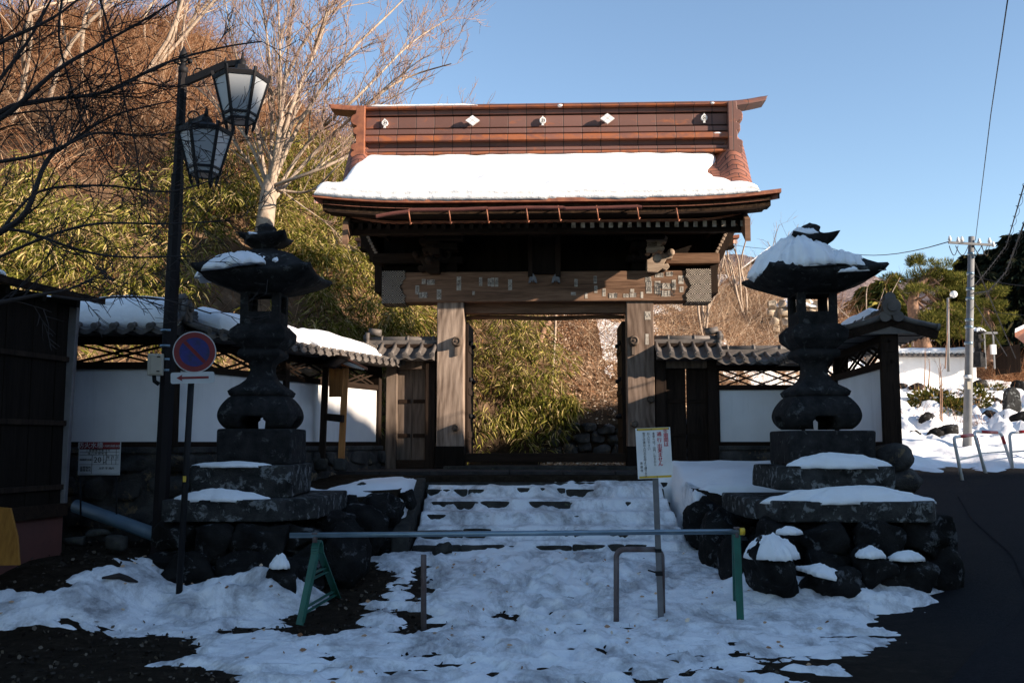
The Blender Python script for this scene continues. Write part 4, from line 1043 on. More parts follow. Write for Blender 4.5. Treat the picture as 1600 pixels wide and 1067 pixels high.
# ================================================================ stone lanterns
def hexring(r, z, rot=0, rnd=0.0, n=6, sub=4, cx=0, cy=0, tip=0.0, tipz=0.0):
    """hexagon with optional pulled corners; rnd 0 = straight sides, 1 = circle"""
    pts = []; N = n * sub
    for k in range(N):
        a = 2 * math.pi * k / N; ph = (k % sub) / sub; aa = (ph - .5) * 2 * math.pi / n
        straight = math.cos(math.pi / n) / math.cos(aa); rr = r * (straight * (1 - rnd) + rnd)
        c = abs(ph - .5) * 2; c = c ** 3
        rr *= 1 + tip * c
        pts.append(Vector((cx + rr * math.cos(a + rot), cy + rr * math.sin(a + rot), z + tipz * c)))
    return pts
def lantern(loc, rz, tilt, label, seed, front, snowy, px_slab):
    e = empty('stone_lantern', loc, rz, label, 'stone lantern')
    z0 = loc[2]; h = lambda y: (690 - y) * 11 / 1555 + 1.6 - z0
    T = lambda o: o
    def b(mb, name, mat='stone', bev=0, par=e, tl=False):
        if tl:
            Mx = Matrix.Translation((0, 0, h(452))) @ Matrix.Rotation(tilt[0], 4, 'Y') @ Matrix.Rotation(tilt[1], 4, 'X') @ Matrix.Translation((0, 0, -h(452)))
            mb.v = [tuple(Mx @ Vector(v)) for v in mb.v]
        return mb.build(name, M[mat], par, True, bevel=bev, fixn=True)
    r0 = R(45); q2 = 1.41421
    def sq(hw, z, rnd=0.0, sub=10, tip=0.0, tipz=0.0): return hexring(hw * q2, z, r0, rnd, 4, sub, tip=tip, tipz=tipz)
    # bulging base on four curled legs
    zb0, zb1, zb2 = h(671), h(651), h(620)
    prof_ = lambda t: .27 + .115 * math.sin(math.pi * (.04 + .96 * t) ** .85) ** .8
    m_ = MB().loft([sq(prof_(t), zb1 + (zb2 - zb1) * (t - .40) / .60, .22, 14) for t in np.linspace(.40, 1, 9)], 0, True)
    SUB = 16; NN = SUB * 4; span_ = 4
    for k in range(4):
        rr = []
        for t in np.linspace(0, .42, 8):
            zz = zb0 + (zb1 - zb0 + .008) * t / .42; o_ = sq(prof_(t), zz, .22, SUB); i_ = sq(prof_(t) * .60, zz, .22, SUB); w_ = span_ + (1 if t > .25 else 0) + (1 if t > .36 else 0)
            idx = [(k * SUB + j) % NN for j in range(-w_, w_ + 1)]
            pos_o = [o_[j] for j in idx]; pos_i = [i_[j] for j in idx][::-1]
            def res(P_, n=11):
                return [P_[min(int(u), len(P_) - 2)].lerp(P_[min(int(u), len(P_) - 2) + 1], u - min(int(u), len(P_) - 2)) for u in np.linspace(0, len(P_) - 1, n)]
            rr.append(res(pos_o) + res(pos_i))
        m_.loft(rr, 0, True)
    b(m_, 'leg_base')
    sh = [(622, .26, .1), (619, .29, .08), (613, .305, .06), (608, .27, .06), (602, .205, .06), (594, .148, .06), (584, .118, .06), (574, .115, .06), (567, .135, .06), (562, .18, .05), (558, .225, .05), (554, .232, .05), (550, .225, .05), (546, .20, .05)]
    b(MB().loft([sq(r, h(y), rn, 10) for y, r, rn in sh], 0, True), 'shaft')
    pl = [(547, .19), (541, .235), (533, .29), (530, .30), (519, .305), (517, .295), (510, .245), (508, .24)]
    b(MB().loft([sq(r, h(y), 0, 2) for y, r in pl], 0, False), 'platform', bev=.008)
    m_ = MB(); zb, zt_ = h(511), h(449); hb = .215; cs_ = [Vector((-hb, -hb, 0)), Vector((hb, -hb, 0)), Vector((hb, hb, 0)), Vector((-hb, hb, 0))]
    for k in range(4):
        A = cs_[k]; B_ = cs_[(k + 1) % 4]; d = B_ - A; hz = zt_ - zb; inn = lambda v: v * .80
        def quadbox(u0, u1, za, zc, ins=0):
            p = [A + d * u0, A + d * u1, A + d * u1 - A.lerp(B_, .5) * .2, A + d * u0 - A.lerp(B_, .5) * .2]
            if ins: p = [v - A.lerp(B_, .5) * ins for v in p]
            m_.loft([[v + Vector((0, 0, za)) for v in p], [v + Vector((0, 0, zc)) for v in p]])
        quadbox(.0 if k % 2 == 0 else .1, .20, zb, zt_); quadbox(.80, 1 if k % 2 == 0 else .9, zb, zt_); quadbox(.20, .80, zb, zb + hz * .36); quadbox(.20, .80, zb + hz * .80, zt_)
    b(m_, 'fire_box')
    rfp = [(458, .24, 0, 0), (452, .34, .0, .0), (444, .50, .02, .02), (438, .585, .04, .045), (434, .61, .05, .06), (430, .60, .045, .055), (425, .54, .02, .03), (415, .47, .0, .01), (405, .39, .0, 0), (397, .28, 0, 0), (391, .17, 0, 0), (387, .10, 0, 0)]
    m_ = MB().loft([sq(r, h(y), .06, 14, tp, tz) for y, r, tp, tz in rfp], 0, True)
    m_.v = [(v[0], v[1], v[2] + .018 * mnoise.noise(Vector(v) * 3.5 + Vector((seed * 9, 0, 0)))) for v in m_.v]
    b(m_, 'lantern_roof', 'stone')
    cp = [(390, .10, 0, 0), (384, .10, 0, 0), (381, .15, 0, 0), (374, .225, .04, .03), (370, .24, .08, .05), (367, .225, .05, .03), (363, .13, 0, 0), (360, .085, 0, 0), (357, .075, 0, 0), (352, .085, 0, 0), (348, .06, 0, 0), (345, .02, 0, 0), (343, .005, 0, 0)]
    m_ = MB().loft([sq(r, h(y), .12 if y > 361 else .8, 10, tp, tz) for y, r, tp, tz in cp], 0, True)
    m_.v = [tuple(Vector(v) + Vector((.02, 0, .03)) * mnoise.noise(Vector(v) * 6 + Vector((seed * 9, 0, 0)))) for v in m_.v]
    b(m_, 'finial', 'stone')
    return e, h
def pedestal(e, h, s0, s1, slab, seed, rocks):
    m_ = MB().block((s0[0], s0[1], (s0[4] + s0[5]) / 2), (s0[2], s0[3], s0[4] - s0[5]), seed, .02); m_.build('plinth', M['stone'], e)
    m_ = MB().block((s1[0], s1[1], (s1[4] + s1[5]) / 2), (s1[2], s1[3], s1[4] - s1[5]), seed + 1, .04); m_.build('plinth_block', M['stone2'], e)
    m_ = MB().prism([(p[0], p[1]) for p in slab[0]], (0, 0, slab[2]), (1, 0, 0), (0, 1, 0), (0, 0, 1), slab[1] - slab[2]); m_.build('plinth_slab', M['stone2'], e, bevel=.02, fixn=True)
    for i, (x, y, z, sx, sy, sz) in enumerate(rocks):
        MB().rock((x, y, z), (sx, sy, sz), seed + i, 4, .26, 0, .85, boxy=.35 if i == 0 else .8).build('base_boulder', M['boulder'], e)
eL, hL = lantern((-2.77, 11.05, 1.735), 0, (R(4), R(-2)), 'tall dark stone lantern left of the snowy stairs, on a stepped stone base', 1, 0, 0, 0)
slabL = ([(-3.52, 10.1), (-2.42, 10.1), (-2.02, 10.45), (-1.98, 12.1), (-3.52, 12.1)], 1.02, .80)
rl = random.Random(12); rocksL = [(-2.8, 11.15, .36, 1.75, 1.9, 1.02)]
for (x, z, w, hh_, y) in ((-3.42, .62, .45, .45, 10.35), (-3.0, .60, .5, .46, 10.2), (-2.55, .62, .55, .42, 10.2), (-2.2, .55, .5, .5, 10.5), (-3.55, .32, .5, .5, 10.25), (-3.1, .28, .55, .5, 10.1), (-2.62, .28, .6, .52, 10.05), (-2.15, .3, .5, .55, 10.3), (-1.95, .62, .5, .45, 11.2), (-1.85, .4, .6, .7, 11.0), (-3.7, .5, .5, .8, 11.0), (-1.78, .55, .62, .62, 11.9), (-1.6, .75, .55, .45, 12.4)):
    rocksL.append((x, y, z, w * 1.25, .55, hh_ * 1.18))
pedestal(eL, hL, (-2.75, 11.05, .80, .82, 1.74, 1.35), (-2.83, 11.0, 1.06, 1.15, 1.36, 1.015), slabL, 40, rocksL)
eR, hR = lantern((3.36, 11.05, 1.735), 0, (R(-5), R(-3)), 'tall dark stone lantern right of the snowy stairs, with thick snow piled on its roof', 2, 0, 0, 0)
slabR = ([(2.72, 10.2), (4.22, 10.1), (4.38, 10.4), (4.3, 12.1), (2.5, 12.0), (2.5, 10.75)], 1.0, .79)
rocksR = [(3.45, 11.15, .36, 1.95, 1.9, 1.0)]
for (x, z, w, hh_, y) in ((2.75, .6, .5, .45, 10.4), (3.2, .62, .5, .4, 10.25), (3.7, .6, .55, .45, 10.25), (4.2, .58, .5, .5, 10.35), (2.7, .3, .5, .5, 10.35), (3.15, .28, .5, .5, 10.15), (3.75, .3, .6, .5, 10.15), (4.3, .3, .6, .55, 10.35), (2.4, .5, .55, .8, 11.3), (4.5, .45, .6, .9, 11.0), (2.3, .6, .5, .6, 12.1)):
    rocksR.append((x, y, z, w * 1.25, .55, hh_ * 1.18))
pedestal(eR, hR, (3.40, 11.02, .92, .86, 1.72, 1.34), (3.38, 10.98, 1.22, 1.15, 1.35, 1.10), slabR, 80, rocksR)

# low boulder walls holding the terrace on both sides of the stairs: each boulder of its own
def boulder(x, y, z, sx, sy, sz, seed, label, group=None, mat='boulder', name='boulder', flat=.7, rz=0):
    o = MB().rock((0, 0, 0), (sx, sy, sz), seed, 4, .26, 0, flat, rz).build(name, M[mat], None, label=label, cat='boulder', group=group); o.location = (x, y, z); return o
GB = 'boulders holding the terrace beside the stairs'
for i, (x, y, z, sx, sy, sz) in enumerate(((2.42, 12.45, .62, .5, .5, .55), (2.85, 12.5, .68, .55, .5, .45), (3.3, 12.45, .62, .5, .5, .6), (3.75, 12.5, .66, .55, .5, .5), (2.35, 12.3, .3, .5, .5, .4), (2.9, 12.35, .33, .6, .5, .4), (3.5, 12.35, .33, .6, .5, .4))):
    boulder(x, y, z, sx, sy, sz, 200 + i, 'dark boulder in the low wall between the stairs and the right stone lantern', GB + ' on the right')
for i, (x, y, z, sx, sy, sz) in enumerate(((-1.55, 12.45, .72, .55, .45, .42), (-2.0, 12.55, .72, .45, .45, .45), (-2.45, 12.6, .7, .5, .4, .5), (-1.5, 12.3, .42, .5, .5, .4), (-1.95, 12.35, .38, .5, .5, .5), (-2.4, 12.4, .4, .5, .5, .5))):
    boulder(x, y, z, sx, sy, sz, 240 + i, 'dark boulder in the low wall between the stairs and the left stone lantern', GB + ' on the left')
boulder(-1.32, 12.75, .88, .24, .24, .34, 260, 'narrow upright dark stone beside the top of the stairs, poking out of the snow')
boulder(P(562, 778, 13)[0], 13.0, 1.02, .22, .2, .12, 261, 'small reddish stone lying in the snow bank left of the stairs', mat='step')
boulder(P(690, 855, 11.9)[0], 11.95, .33, .24, .2, .24, 262, 'small square dark stone standing at the foot of the stairs', mat='step', flat=.95)
boulder(P(440, 915, 9.7)[0], 9.75, .26, .34, .34, .55, 263, 'upright black rock with a round snow cap in front of the left stone lantern')
boulder(P(555, 900, 10.6)[0] - .1, 10.5, .42, .48, .6, .7, 264, 'big leaning dark boulder right of the left lantern base, behind the green stand')
boulder(P(1205, 890, 9.6)[0], 9.65, .38, .62, .55, .68, 265, 'large rounded boulder with snow on top just right of the green barrier post')
boulder(P(1300, 915, 9.7)[0], 9.75, .22, .60, .5, .42, 266, 'low dark rock ringed with snow in front of the right lantern base')
boulder(P(1365, 900, 9.9)[0], 9.95, .34, .45, .4, .5, 267, 'dark rock with a small snow cap below the right lantern slab')
boulder(P(1425, 905, 10.0)[0], 10.1, .30, .6, .5, .6, 268, 'outermost dark rock at the right corner of the lantern base beside the lane')
boulder(P(1150, 900, 10.3)[0], 10.5, .35, .3, .4, .6, 269, 'narrow dark rock squeezed behind the green barrier post')
boulder(P(275, 895, 9.9)[0], 10.0, .30, .40, .35, .42, 270, 'dark wedge-shaped rock behind the no parking sign post')

def snow_lump(name, x, y, z, sx, sy, sz, seed, label, ridge=.3, cat='snow', rz=0, tilt=0):
    m_ = MB(); N, Mn = 84, 16; rr = []
    for j in range(Mn + 1):
        t = j / Mn; ring = []
        for k in range(N):
            a = 2 * math.pi * k / N
            rad = (1 - t) ** .6 if t < 1 else 0
            rn = 1 + .35 * mnoise.noise(Vector((math.cos(a) * 1.3, math.sin(a) * 1.3, seed))) + .20 * mnoise.noise(Vector((math.cos(a) * 4, math.sin(a) * 4, seed))) + .10 * mnoise.noise(Vector((math.cos(a) * 11, math.sin(a) * 11, seed)))
            u = math.cos(a) * rad * rn; v = math.sin(a) * rad * rn
            hz = t ** .8 * (1 + ridge * mnoise.noise(Vector((u * 1.7, v * 1.7, seed + 4)))) + .12 * mnoise.noise(Vector((u * 5, v * 5, seed))) + .07 * mnoise.noise(Vector((u * 13, v * 13, seed)))
            X, Yy = u * sx / 2, v * sy / 2; X, Yy = X * math.cos(rz) - Yy * math.sin(rz), X * math.sin(rz) + Yy * math.cos(rz)
            ring.append(Vector((X, Yy, hz * sz + X * tilt - (.02 if j == 0 else 0))))
        rr.append(ring)
    m_.loft(rr, 0, True)
    o = m_.build(name, M['snow'], None, label=label, cat=cat, fixn=True); o.location = (x, y, z); return o
snow_lump('snow_pile', 3.16, 10.92, hR(424) + 1.735, .98, 1.0, .40, 3, 'thick rounded snow pile on the roof of the right stone lantern', ridge=.2, tilt=.06)
snow_lump('snow_pile', 3.62, 10.72, hR(423) + 1.735, .62, .5, .17, 6, 'lower lobe of snow on the right half of the right stone lantern roof', tilt=-.1)
snow_lump('snow_pile', 3.24, 11.0, hR(366) + 1.735, .34, .34, .10, 5, 'small snow cap on the very top of the right stone lantern', tilt=.1)
snow_lump('snow_pile', 3.66, 10.50, hR(433) + 1.735, .62, .16, .05, 8, 'thin snow strip along the front eave of the right stone lantern roof', tilt=.05)
snow_lump('snow_pile', -2.98, 10.85, hL(426) + 1.735, .98, 1.05, .22, 11, 'rounded snow pile on the left half of the left stone lantern roof', tilt=.12)
snow_lump('snow_pile', -2.48, 10.9, hL(420) + 1.735, .44, .7, .10, 13, 'thin snow on the right half of the left stone lantern roof', tilt=-.4)
snow_lump('snow_pile', -2.90, 10.95, hL(368) + 1.735, .2, .24, .05, 14, 'tiny snow patch on top of the left stone lantern cap')
snow_lump('snow_drift', -2.93, 10.5, 1.355, .80, .22, .045, 21, 'thin snow on the upper block of the left stone lantern base')
snow_lump('snow_drift', -3.0, 10.28, 1.02, 1.05, .36, .10, 22, 'snow along the wide slab of the left stone lantern base')
snow_lump('snow_drift', 3.42, 10.5, 1.345, 1.08, .30, .14, 23, 'mounded snow on the upper block of the right stone lantern base')
snow_lump('snow_drift', 3.5, 10.35, .99, 1.5, .42, .16, 24, 'thick snow along the wide slab of the right stone lantern base')
snow_lump('snow_pile', P(1203, 870, 9.6)[0], 9.55, .53, .46, .42, .20, 25, 'snow on top of the large boulder right of the green barrier post')
snow_lump('snow_pile', P(438, 890, 9.7)[0] + .0, 9.68, .42, .19, .19, .11, 26, 'round snow ball on the upright rock in front of the left stone lantern')
snow_lump('snow_pile', P(1290, 893, 9.7)[0], 9.68, .33, .50, .32, .09, 27, 'ring of snow on the low rock in front of the right lantern base', tilt=-.25)
snow_lump('snow_pile', P(1358, 882, 9.9)[0], 9.85, .50, .26, .22, .09, 28, 'small snow cap on the rock below the right lantern slab')
snow_lump('snow_pile', P(1415, 895, 10.0)[0], 9.95, .46, .32, .2, .08, 29, 'snow patch on the outermost rock at the right lantern base')
snow_lump('snow_pile', P(1237, 832, 9.9)[0], 9.98, .71, .26, .16, .06, 30, 'little snow patch on the stones under the right lantern slab')
# ================================================================ street furniture in front
def lamp_head(par, c, w, hgt, rz):
    """six-sided tapered lantern; c = centre of the top plate (world), w = top width"""
    e = empty('lamp_lantern', c, rz); e.parent = par
    Mw = PM[e.name]; e.matrix_local = PM[par.name].inverted() @ Mw; PM[e.name] = Mw
    r1 = w / 2; r0_ = r1 * .56
    def ring(r, z, n=6): return [Vector((r * math.cos(2 * math.pi * k / n), r * math.sin(2 * math.pi * k / n), z)) for k in range(n)]
    fr = MB()
    fr.loft([ring(r1 * 1.04, -.02), ring(r1 * 1.06, .01), ring(r1 * .55, .07), ring(r1 * .28, .09), ring(r1 * .22, .14)])
    A, B = ring(r1, -.02), ring(r0_, -hgt)
    for a, b in zip(A, B):
        d = (b - a).normalized(); fr.bar(a - d * .06, b + d * .09, .026, .03); fr.tube([b + d * .09, b + d * .13], [.018, .004], 6)
    for zf in (0.0, .84, 1.0):
        rr = r1 + (r0_ - r1) * zf; z = -.02 - (hgt - .02) * zf; Q = ring(rr, z)
        for k in range(6): fr.bar(Q[k], Q[(k + 1) % 6], .022, .026)
    fr.loft([ring(r0_ * .98, -hgt - .01), ring(r0_ * .98, -hgt + .01)])
    fr.build('lamp_frame', M['black'], par).matrix_local = par.matrix_world.inverted() if False else Matrix.Identity(4)
    return e
lamp = empty('street_lamp', tuple(P(247, 877, 10.4)), 0, 'old dark street lamp post with two hanging six-sided frosted glass lanterns', 'street lamp')
def W(px, py, Y): return P(px, py, Y)
YB = 10.4
m_ = MB(); pb = W(247, 880, YB); pt = W(286, 112, YB)
m_.tube([pb + (pt - pb) * t for t in (0, .02, .5, .78, .785, 1)], [.095, .085, .075, .068, .055, .05], 8, smooth=False); pole = m_.build('post', M['ironpost'], lamp)
m_ = MB(); tip = W(287.5, 72, YB)
m_.loft([[pt.lerp(tip, t) + Vector((r * math.cos(a), r * math.sin(a), 0)) for a in np.linspace(0, 2 * math.pi, 8, endpoint=False)] for t, r in ((-.1, .05), (.15, .055), (.2, .03), (.35, .03), (.55, .055), (.75, .035), (1, .003))], 0, True)
for s in (-1, 1): m_.sphere(W(286 + s * 11, 96, YB), .03, 8, 6); m_.tube([W(286, 104, YB), W(286 + s * 11, 98, YB)], .012, 6)
m_.build('finial', M['black'], lamp)
def glassbox(c, w, hgt, rz):
    g = MB(); r1 = w / 2; r0_ = r1 * .56; fr = MB(); c = Vector(c)
    def ring(r, z, n=6): return [c + Vector((r * math.cos(2 * math.pi * k / n + rz), r * math.sin(2 * math.pi * k / n + rz), z)) for k in range(n)]
    head = MB()
    head.loft([ring(r1 * 1.04, -.03), ring(r1 * 1.07, .0), ring(r1 * .62, .05), ring(r1 * .30, .075), ring(r1 * .24, .13)])
    ho = head.build('lamp_shade', M['black'], lamp, fixn=True)
    A, B = ring(r1, -.02), ring(r0_, -hgt)
    for a, b in zip(A, B):
        d = (b - a).normalized(); fr.bar(a - d * .07, b + d * .09, .026, .03); fr.tube([b + d * .09, b + d * .13], [.018, .004], 6)
    for zf in (.02, .86, 1.0):
        rr = r1 + (r0_ - r1) * zf; z = -.02 - (hgt - .02) * zf; Q = ring(rr, z)
        for k in range(6): fr.bar(Q[k], Q[(k + 1) % 6], .020, .024)
    fr.build('lamp_frame', M['black'], ho)
    for k in range(6):
        A2, B2 = ring(r1 * .97, -.03), ring(r0_ * .97, -hgt + .005); k2 = (k + 1) % 6
        cc = sum((A2[k], A2[k2], B2[k], B2[k2]), Vector()) / 4; nrm = (A2[k2] - A2[k]).cross(B2[k] - A2[k]).normalized() * .004
        pn = MB(); q = [A2[k], A2[k2], B2[k2], B2[k]]
        pn.loft([[v + nrm for v in q], [v - nrm for v in q]]); pn.build('glass_pane', M['glass'], ho, fixn=True)
    bt = MB().loft([ring(r0_ * .93, -hgt - .006), ring(r0_ * .93, -hgt + .004)]); bt.build('bottom_plate', M['glass'], ho, fixn=True)
    return ho
c1 = W(377, 122, 10.25); c2 = W(321, 205, 10.0)
glassbox(c1, .56, .47, R(14)); glassbox(c2, .52, .46, R(14))
m_ = MB(); a = W(285, 131, YB); k1 = W(352, 102, 10.3); e1 = W(379, 98, 10.25)
m_.bar(a, k1, .05, .075).bar(k1, e1, .05, .06); m_.tube([e1 + Vector((0, 0, .02)), c1 + Vector((0, 0, .1))], .04, 8); m_.tube([e1 + Vector((0, 0, .0)), e1 + Vector((0, 0, .13))], [.03, .004], 8); m_.tube([k1 + Vector((0, 0, .0)), k1 + Vector((0, 0, .09))], [.025, .004], 8)
sp_ = []
for t in np.linspace(0, 1, 14):
    an = t * 5.5; r_ = .07 * (1 - t * .75); q = W(308, 122, 10.35); sp_.append(q + Vector((r_ * math.cos(an), 0, r_ * math.sin(an) + .05)))
m_.tube(sp_, .009, 6); m_.build('lamp_arm', M['black'], lamp)
m_ = MB(); a = W(280, 205, YB); e2 = W(322, 184, 10.0)
m_.bar(a, e2, .05, .075); m_.tube([e2, c2 + Vector((0, 0, .1))], .04, 8); m_.tube([e2, e2 + Vector((0, 0, .12))], [.03, .004], 8)
sp_ = []
for t in np.linspace(0, 1, 14):
    an = t * 6.0; r_ = .075 * (1 - t * .75); q = W(300, 190, 10.15); sp_.append(q + Vector((r_ * math.cos(an), 0, r_ * math.sin(an) + .05)))
m_.tube(sp_, .009, 6); m_.build('lamp_arm', M['black'], lamp)
for py in (517, 541, 562, 579):
    q = W(263 - (py - 517) * .04, py, YB); MB().tube([q - Vector((0, 0, .012)), q + Vector((0, 0, .012))], .082, 10).build('steel_band', M['galv'], pole)
q = W(244, 570, 10.32)
bx = empty('meter_box', tuple(q), R(8), 'small beige electric box strapped to the left side of the street lamp post', 'electric box')
MB().box((0, 0, 0), (.155, .11, .225)).build('case', M['beige'], bx, True, bevel=.008)
MB().box((.01, -.058, 0), (.11, .01, .20)).build('cover', M['beige'], bx, True, bevel=.004)
for dz in (-.07, .08): MB().tube([(.02, -.07, dz), (.05, -.07, dz)], .006, 6).build('latch', M['black'], bx, True)
MB().tube([(-.02, 0, -.1), (-.01, 0, -.17), (.03, .02, -.2)], .022, 8).build('cable_gland', M['black'], bx, True)
# no parking sign
ys = 9.4; sg = empty('road_sign', tuple(PZ(278, 957, .03)), 0, 'round no parking sign, red ring and slash on blue, with a red arrow plate below', 'road sign')
b0 = PZ(278, 957, .02); t0 = W(303, 522, b0.y - .0); ys = b0.y
MB().tube([b0, t0], .030, 10).build('post', M['black'], sg)
MB().tube([b0 + Vector((0, 0, -.02)), b0 + Vector((0, 0, .035))], [.15, .12], 10, smooth=False).build('base_plate', M['black'], sg)
cc = W(304, 550, ys - .05); rr = 32.5 * ys / F
rotS = Euler((0, 0, R(14))).to_matrix()
def disc(c, ro, ri, y0, y1, mat, name, par, n=40):
    m_ = MB(); rings = []
    for r_, y in ((ri, y0), (ro, y0), (ro, y1), (ri, y1)): rings.append([c + rotS @ Vector((r_ * math.cos(a), y, r_ * math.sin(a))) for a in np.linspace(0, 2 * math.pi, n, endpoint=False)])
    if ri < 1e-3: m_.loft(rings[1:3])
    else: m_.loft(rings + [rings[0]], 0, False, False, False)
    return m_.build(name, mat, par, fixn=True)
plate = disc(cc, rr, 0, .0, .012, M['greyw'], 'sign_plate', sg)
disc(cc, rr * .95, rr * .70, -.003, .002, M['signred'], 'red_ring', plate); disc(cc, rr * .70, 0, -.002, .002, M['blue'], 'blue_field', plate)
m_ = MB(); d_ = Vector((math.cos(R(-45)), 0, math.sin(R(-45)))); m_.bar(cc + rotS @ (-d_ * rr * .68 + Vector((0, -.004, 0))), cc + rotS @ (d_ * rr * .68 + Vector((0, -.004, 0))), .032, .004, up=(0, 1, 0)); m_.build('red_slash', M['signred'], plate)
for dz in (-.08, .09): MB().bar(cc + Vector((-.02, .03, dz)), cc + Vector((.03, .03, dz)), .03, .03).build('clamp', M['galv'], sg)
# arrow plate
c3 = W(301, 590, ys - .05); wA_, hA_ = 65 * ys / F, 17.5 * ys / F; Rt = Matrix.Translation(c3) @ Euler((0, R(-2.5), R(14))).to_matrix().to_4x4()
def rrect(w, h, r, n=5):
    return [(sx * (w / 2 - r) + r * math.cos(a), sz * (h / 2 - r) + r * math.sin(a)) for sx, sz, a0 in ((1, 1, 0), (-1, 1, 90), (-1, -1, 180), (1, -1, 270)) for a in [R(a0 + 90 * k / n) for k in range(n + 1)]]
m_ = MB().prism(rrect(wA_, hA_, .02), (0, 0, 0), (1, 0, 0), (0, 0, 1), (0, 1, 0), .008); m_.v = [tuple(Rt @ Vector(v)) for v in m_.v]; ap = m_.build('arrow_plate', M['greyw'], sg, fixn=True)
m_ = MB(); L_ = wA_ * .74; m_.prism([(-L_ / 2, 0), (-L_ / 2 + .055, .032), (-L_ / 2 + .048, .011), (L_ / 2, .011), (L_ / 2, -.011), (-L_ / 2 + .048, -.011), (-L_ / 2 + .055, -.032)], (0, -.003, 0), (1, 0, 0), (0, 0, 1), (0, 1, 0), .003)
m_.v = [tuple(Rt @ Vector(v)) for v in m_.v]; m_.build('arrow', M['signred'], ap, fixn=True)
q = b0.lerp(t0, (957 - 751) / 435); MB().box(q + Vector((0, -.032, 0)), (.028, .006, .055)).build('reflector', M['yellow'], sg)
# fire cistern sign on two thin legs
Yc = 10.7; c4 = W(155.5, 716, Yc); wC_, hC_ = 65 * Yc / F, 51 * Yc / F
cs = empty('information_sign', tuple(W(155, 825, Yc)), 0, 'small red and white fire cistern sign standing before the stone wall base', 'sign')
MB().box(c4, (wC_, .012, hC_)).build('sign_board', M['greyw'], cs, bevel=.003)
for px_ in (126, 182): MB().tube([W(px_, 742, Yc + .03), W(px_, 822, Yc + .03)], .010, 6).build('leg', M['black'], cs)
MB().box(c4 + Vector((0, -.008, hC_ * .39)), (wC_ * .97, .004, hC_ * .21)).build('red_header', M['signred'], cs)
def TM(c, rz=0): return Matrix.Translation(c) @ Matrix.Rotation(rz, 4, 'Z') @ Matrix.Rotation(R(90), 4, 'X')
m_ = MB().text('防火水槽', .068, TM(c4 + Vector((-wC_ * .22, -.0115, hC_ * .385)))); m_.text('山ノ内町消防本部', .029, TM(c4 + Vector((wC_ * .25, -.0115, hC_ * .37)))); m_.build('header_lettering', M['greyw'], cs)
gr = MB(); x0_, x1_ = -wC_ * .47, wC_ * .47
for zf in (.28, .19, .10, -.04, -.18, -.46): gr.box(c4 + Vector((0, -.0075, hC_ * zf)), (wC_ * .94, .003, .0035))
for xf, za, zb_ in ((-.17, .10, -.46), (.10, .10, -.18), (.17, .28, -.18), (.30, .10, -.18), (.40, .28, -.18), (-.30, .28, .19)): gr.box(c4 + Vector((wC_ * xf, -.0078, hC_ * (za + zb_) / 2)), (.0035, .003, hC_ * (za - zb_)))
gr.text('設 置 番 号 第 一 号', .026, TM(c4 + Vector((0, -.008, hC_ * .235)))); gr.text('第 八 分 団 地 区', .028, TM(c4 + Vector((-.02, -.008, hC_ * .145))))
gr.text('有効貯水量', .025, TM(c4 + Vector((-wC_ * .32, -.008, hC_ * -.04)))); gr.text('20', .085, TM(c4 + Vector((-wC_ * .04, -.008, hC_ * -.05)))); gr.text('㎥', .03, TM(c4 + Vector((wC_ * .13, -.008, hC_ * -.12))))
gr.text('年 月 日', .036, TM(c4 + Vector((wC_ * .32, -.008, hC_ * .03)))); gr.text('設置場所\n管理者名', .03, TM(c4 + Vector((-wC_ * .32, -.008, hC_ * -.32)))); gr.text('大字 字 地内', .03, TM(c4 + Vector((wC_ * .18, -.008, hC_ * -.30))))
gr.build('table_lettering', M['ink'], cs)
# blue-grey drain pipe
a, b = W(118, 790, 10.9), W(262, 842, 10.55)
MB().tube([a, b], .072, 16).build('drain_pipe', M['bluepipe'], None, label='blue-grey drain pipe lying sloped along the foot of the stone wall', cat='pipe')
# concrete blocks and bits by the wall
for i, (px_, py_, s_, lb) in enumerate(((182, 848, (.22, .2, .2), 'short square dark concrete block beside the snow edge under the cistern sign'), (118, 845, (.26, .2, .12), 'low flat concrete block near the shed foundation'), (155, 832, (.3, .2, .1), 'broken flat slab behind the concrete blocks below the cistern sign'))):
    q = W(px_, py_, 10.0 + .1 * i); o = MB().rock((0, 0, 0), s_, 300 + i, 3, .05, 0, .4, boxy=.35).build('concrete_block', M['step'], None, label=lb, cat='block'); o.location = q
# fallen dark branch on the snow
q0, q1 = PZ(160, 908, .36), PZ(215, 912, .30)
MB().tube([q0 + (0, 0, .03) if False else q0 + Vector((0, 0, .03)), q0.lerp(q1, .4) + Vector((0, .05, .05)), q0.lerp(q1, .7) + Vector((0, 0, .04)), q1 + Vector((0, 0, .02))], [.012, .03, .028, .008], 7).build('fallen_branch', M['dbark'], None, label='short dark fallen stick lying on the snow left of the no parking sign', cat='stick')

# ---------------- pipe barrier across the path
bar = empty('pipe_barrier', tuple(PZ(808, 975, 0)), 0, 'long pale blue pipe laid across the path on two green stands', 'barrier')
zb_ = .83; pL = PZ(455, 836, zb_ + .0); YL = 8.95
pL = W(453, 836, 8.95); pR = W(1157, 830, 8.95)
MB().tube([pL, pR], .024, 14).build('pipe', M['galv'], bar)
MB().tube([pR - Vector((.01, 0, 0)), pR + Vector((.035, 0, 0))], .033, 12).build('end_cap', M['yellow'], bar)
def stand(cx, base_l, base_r, depth_edge, name_e):
    pass
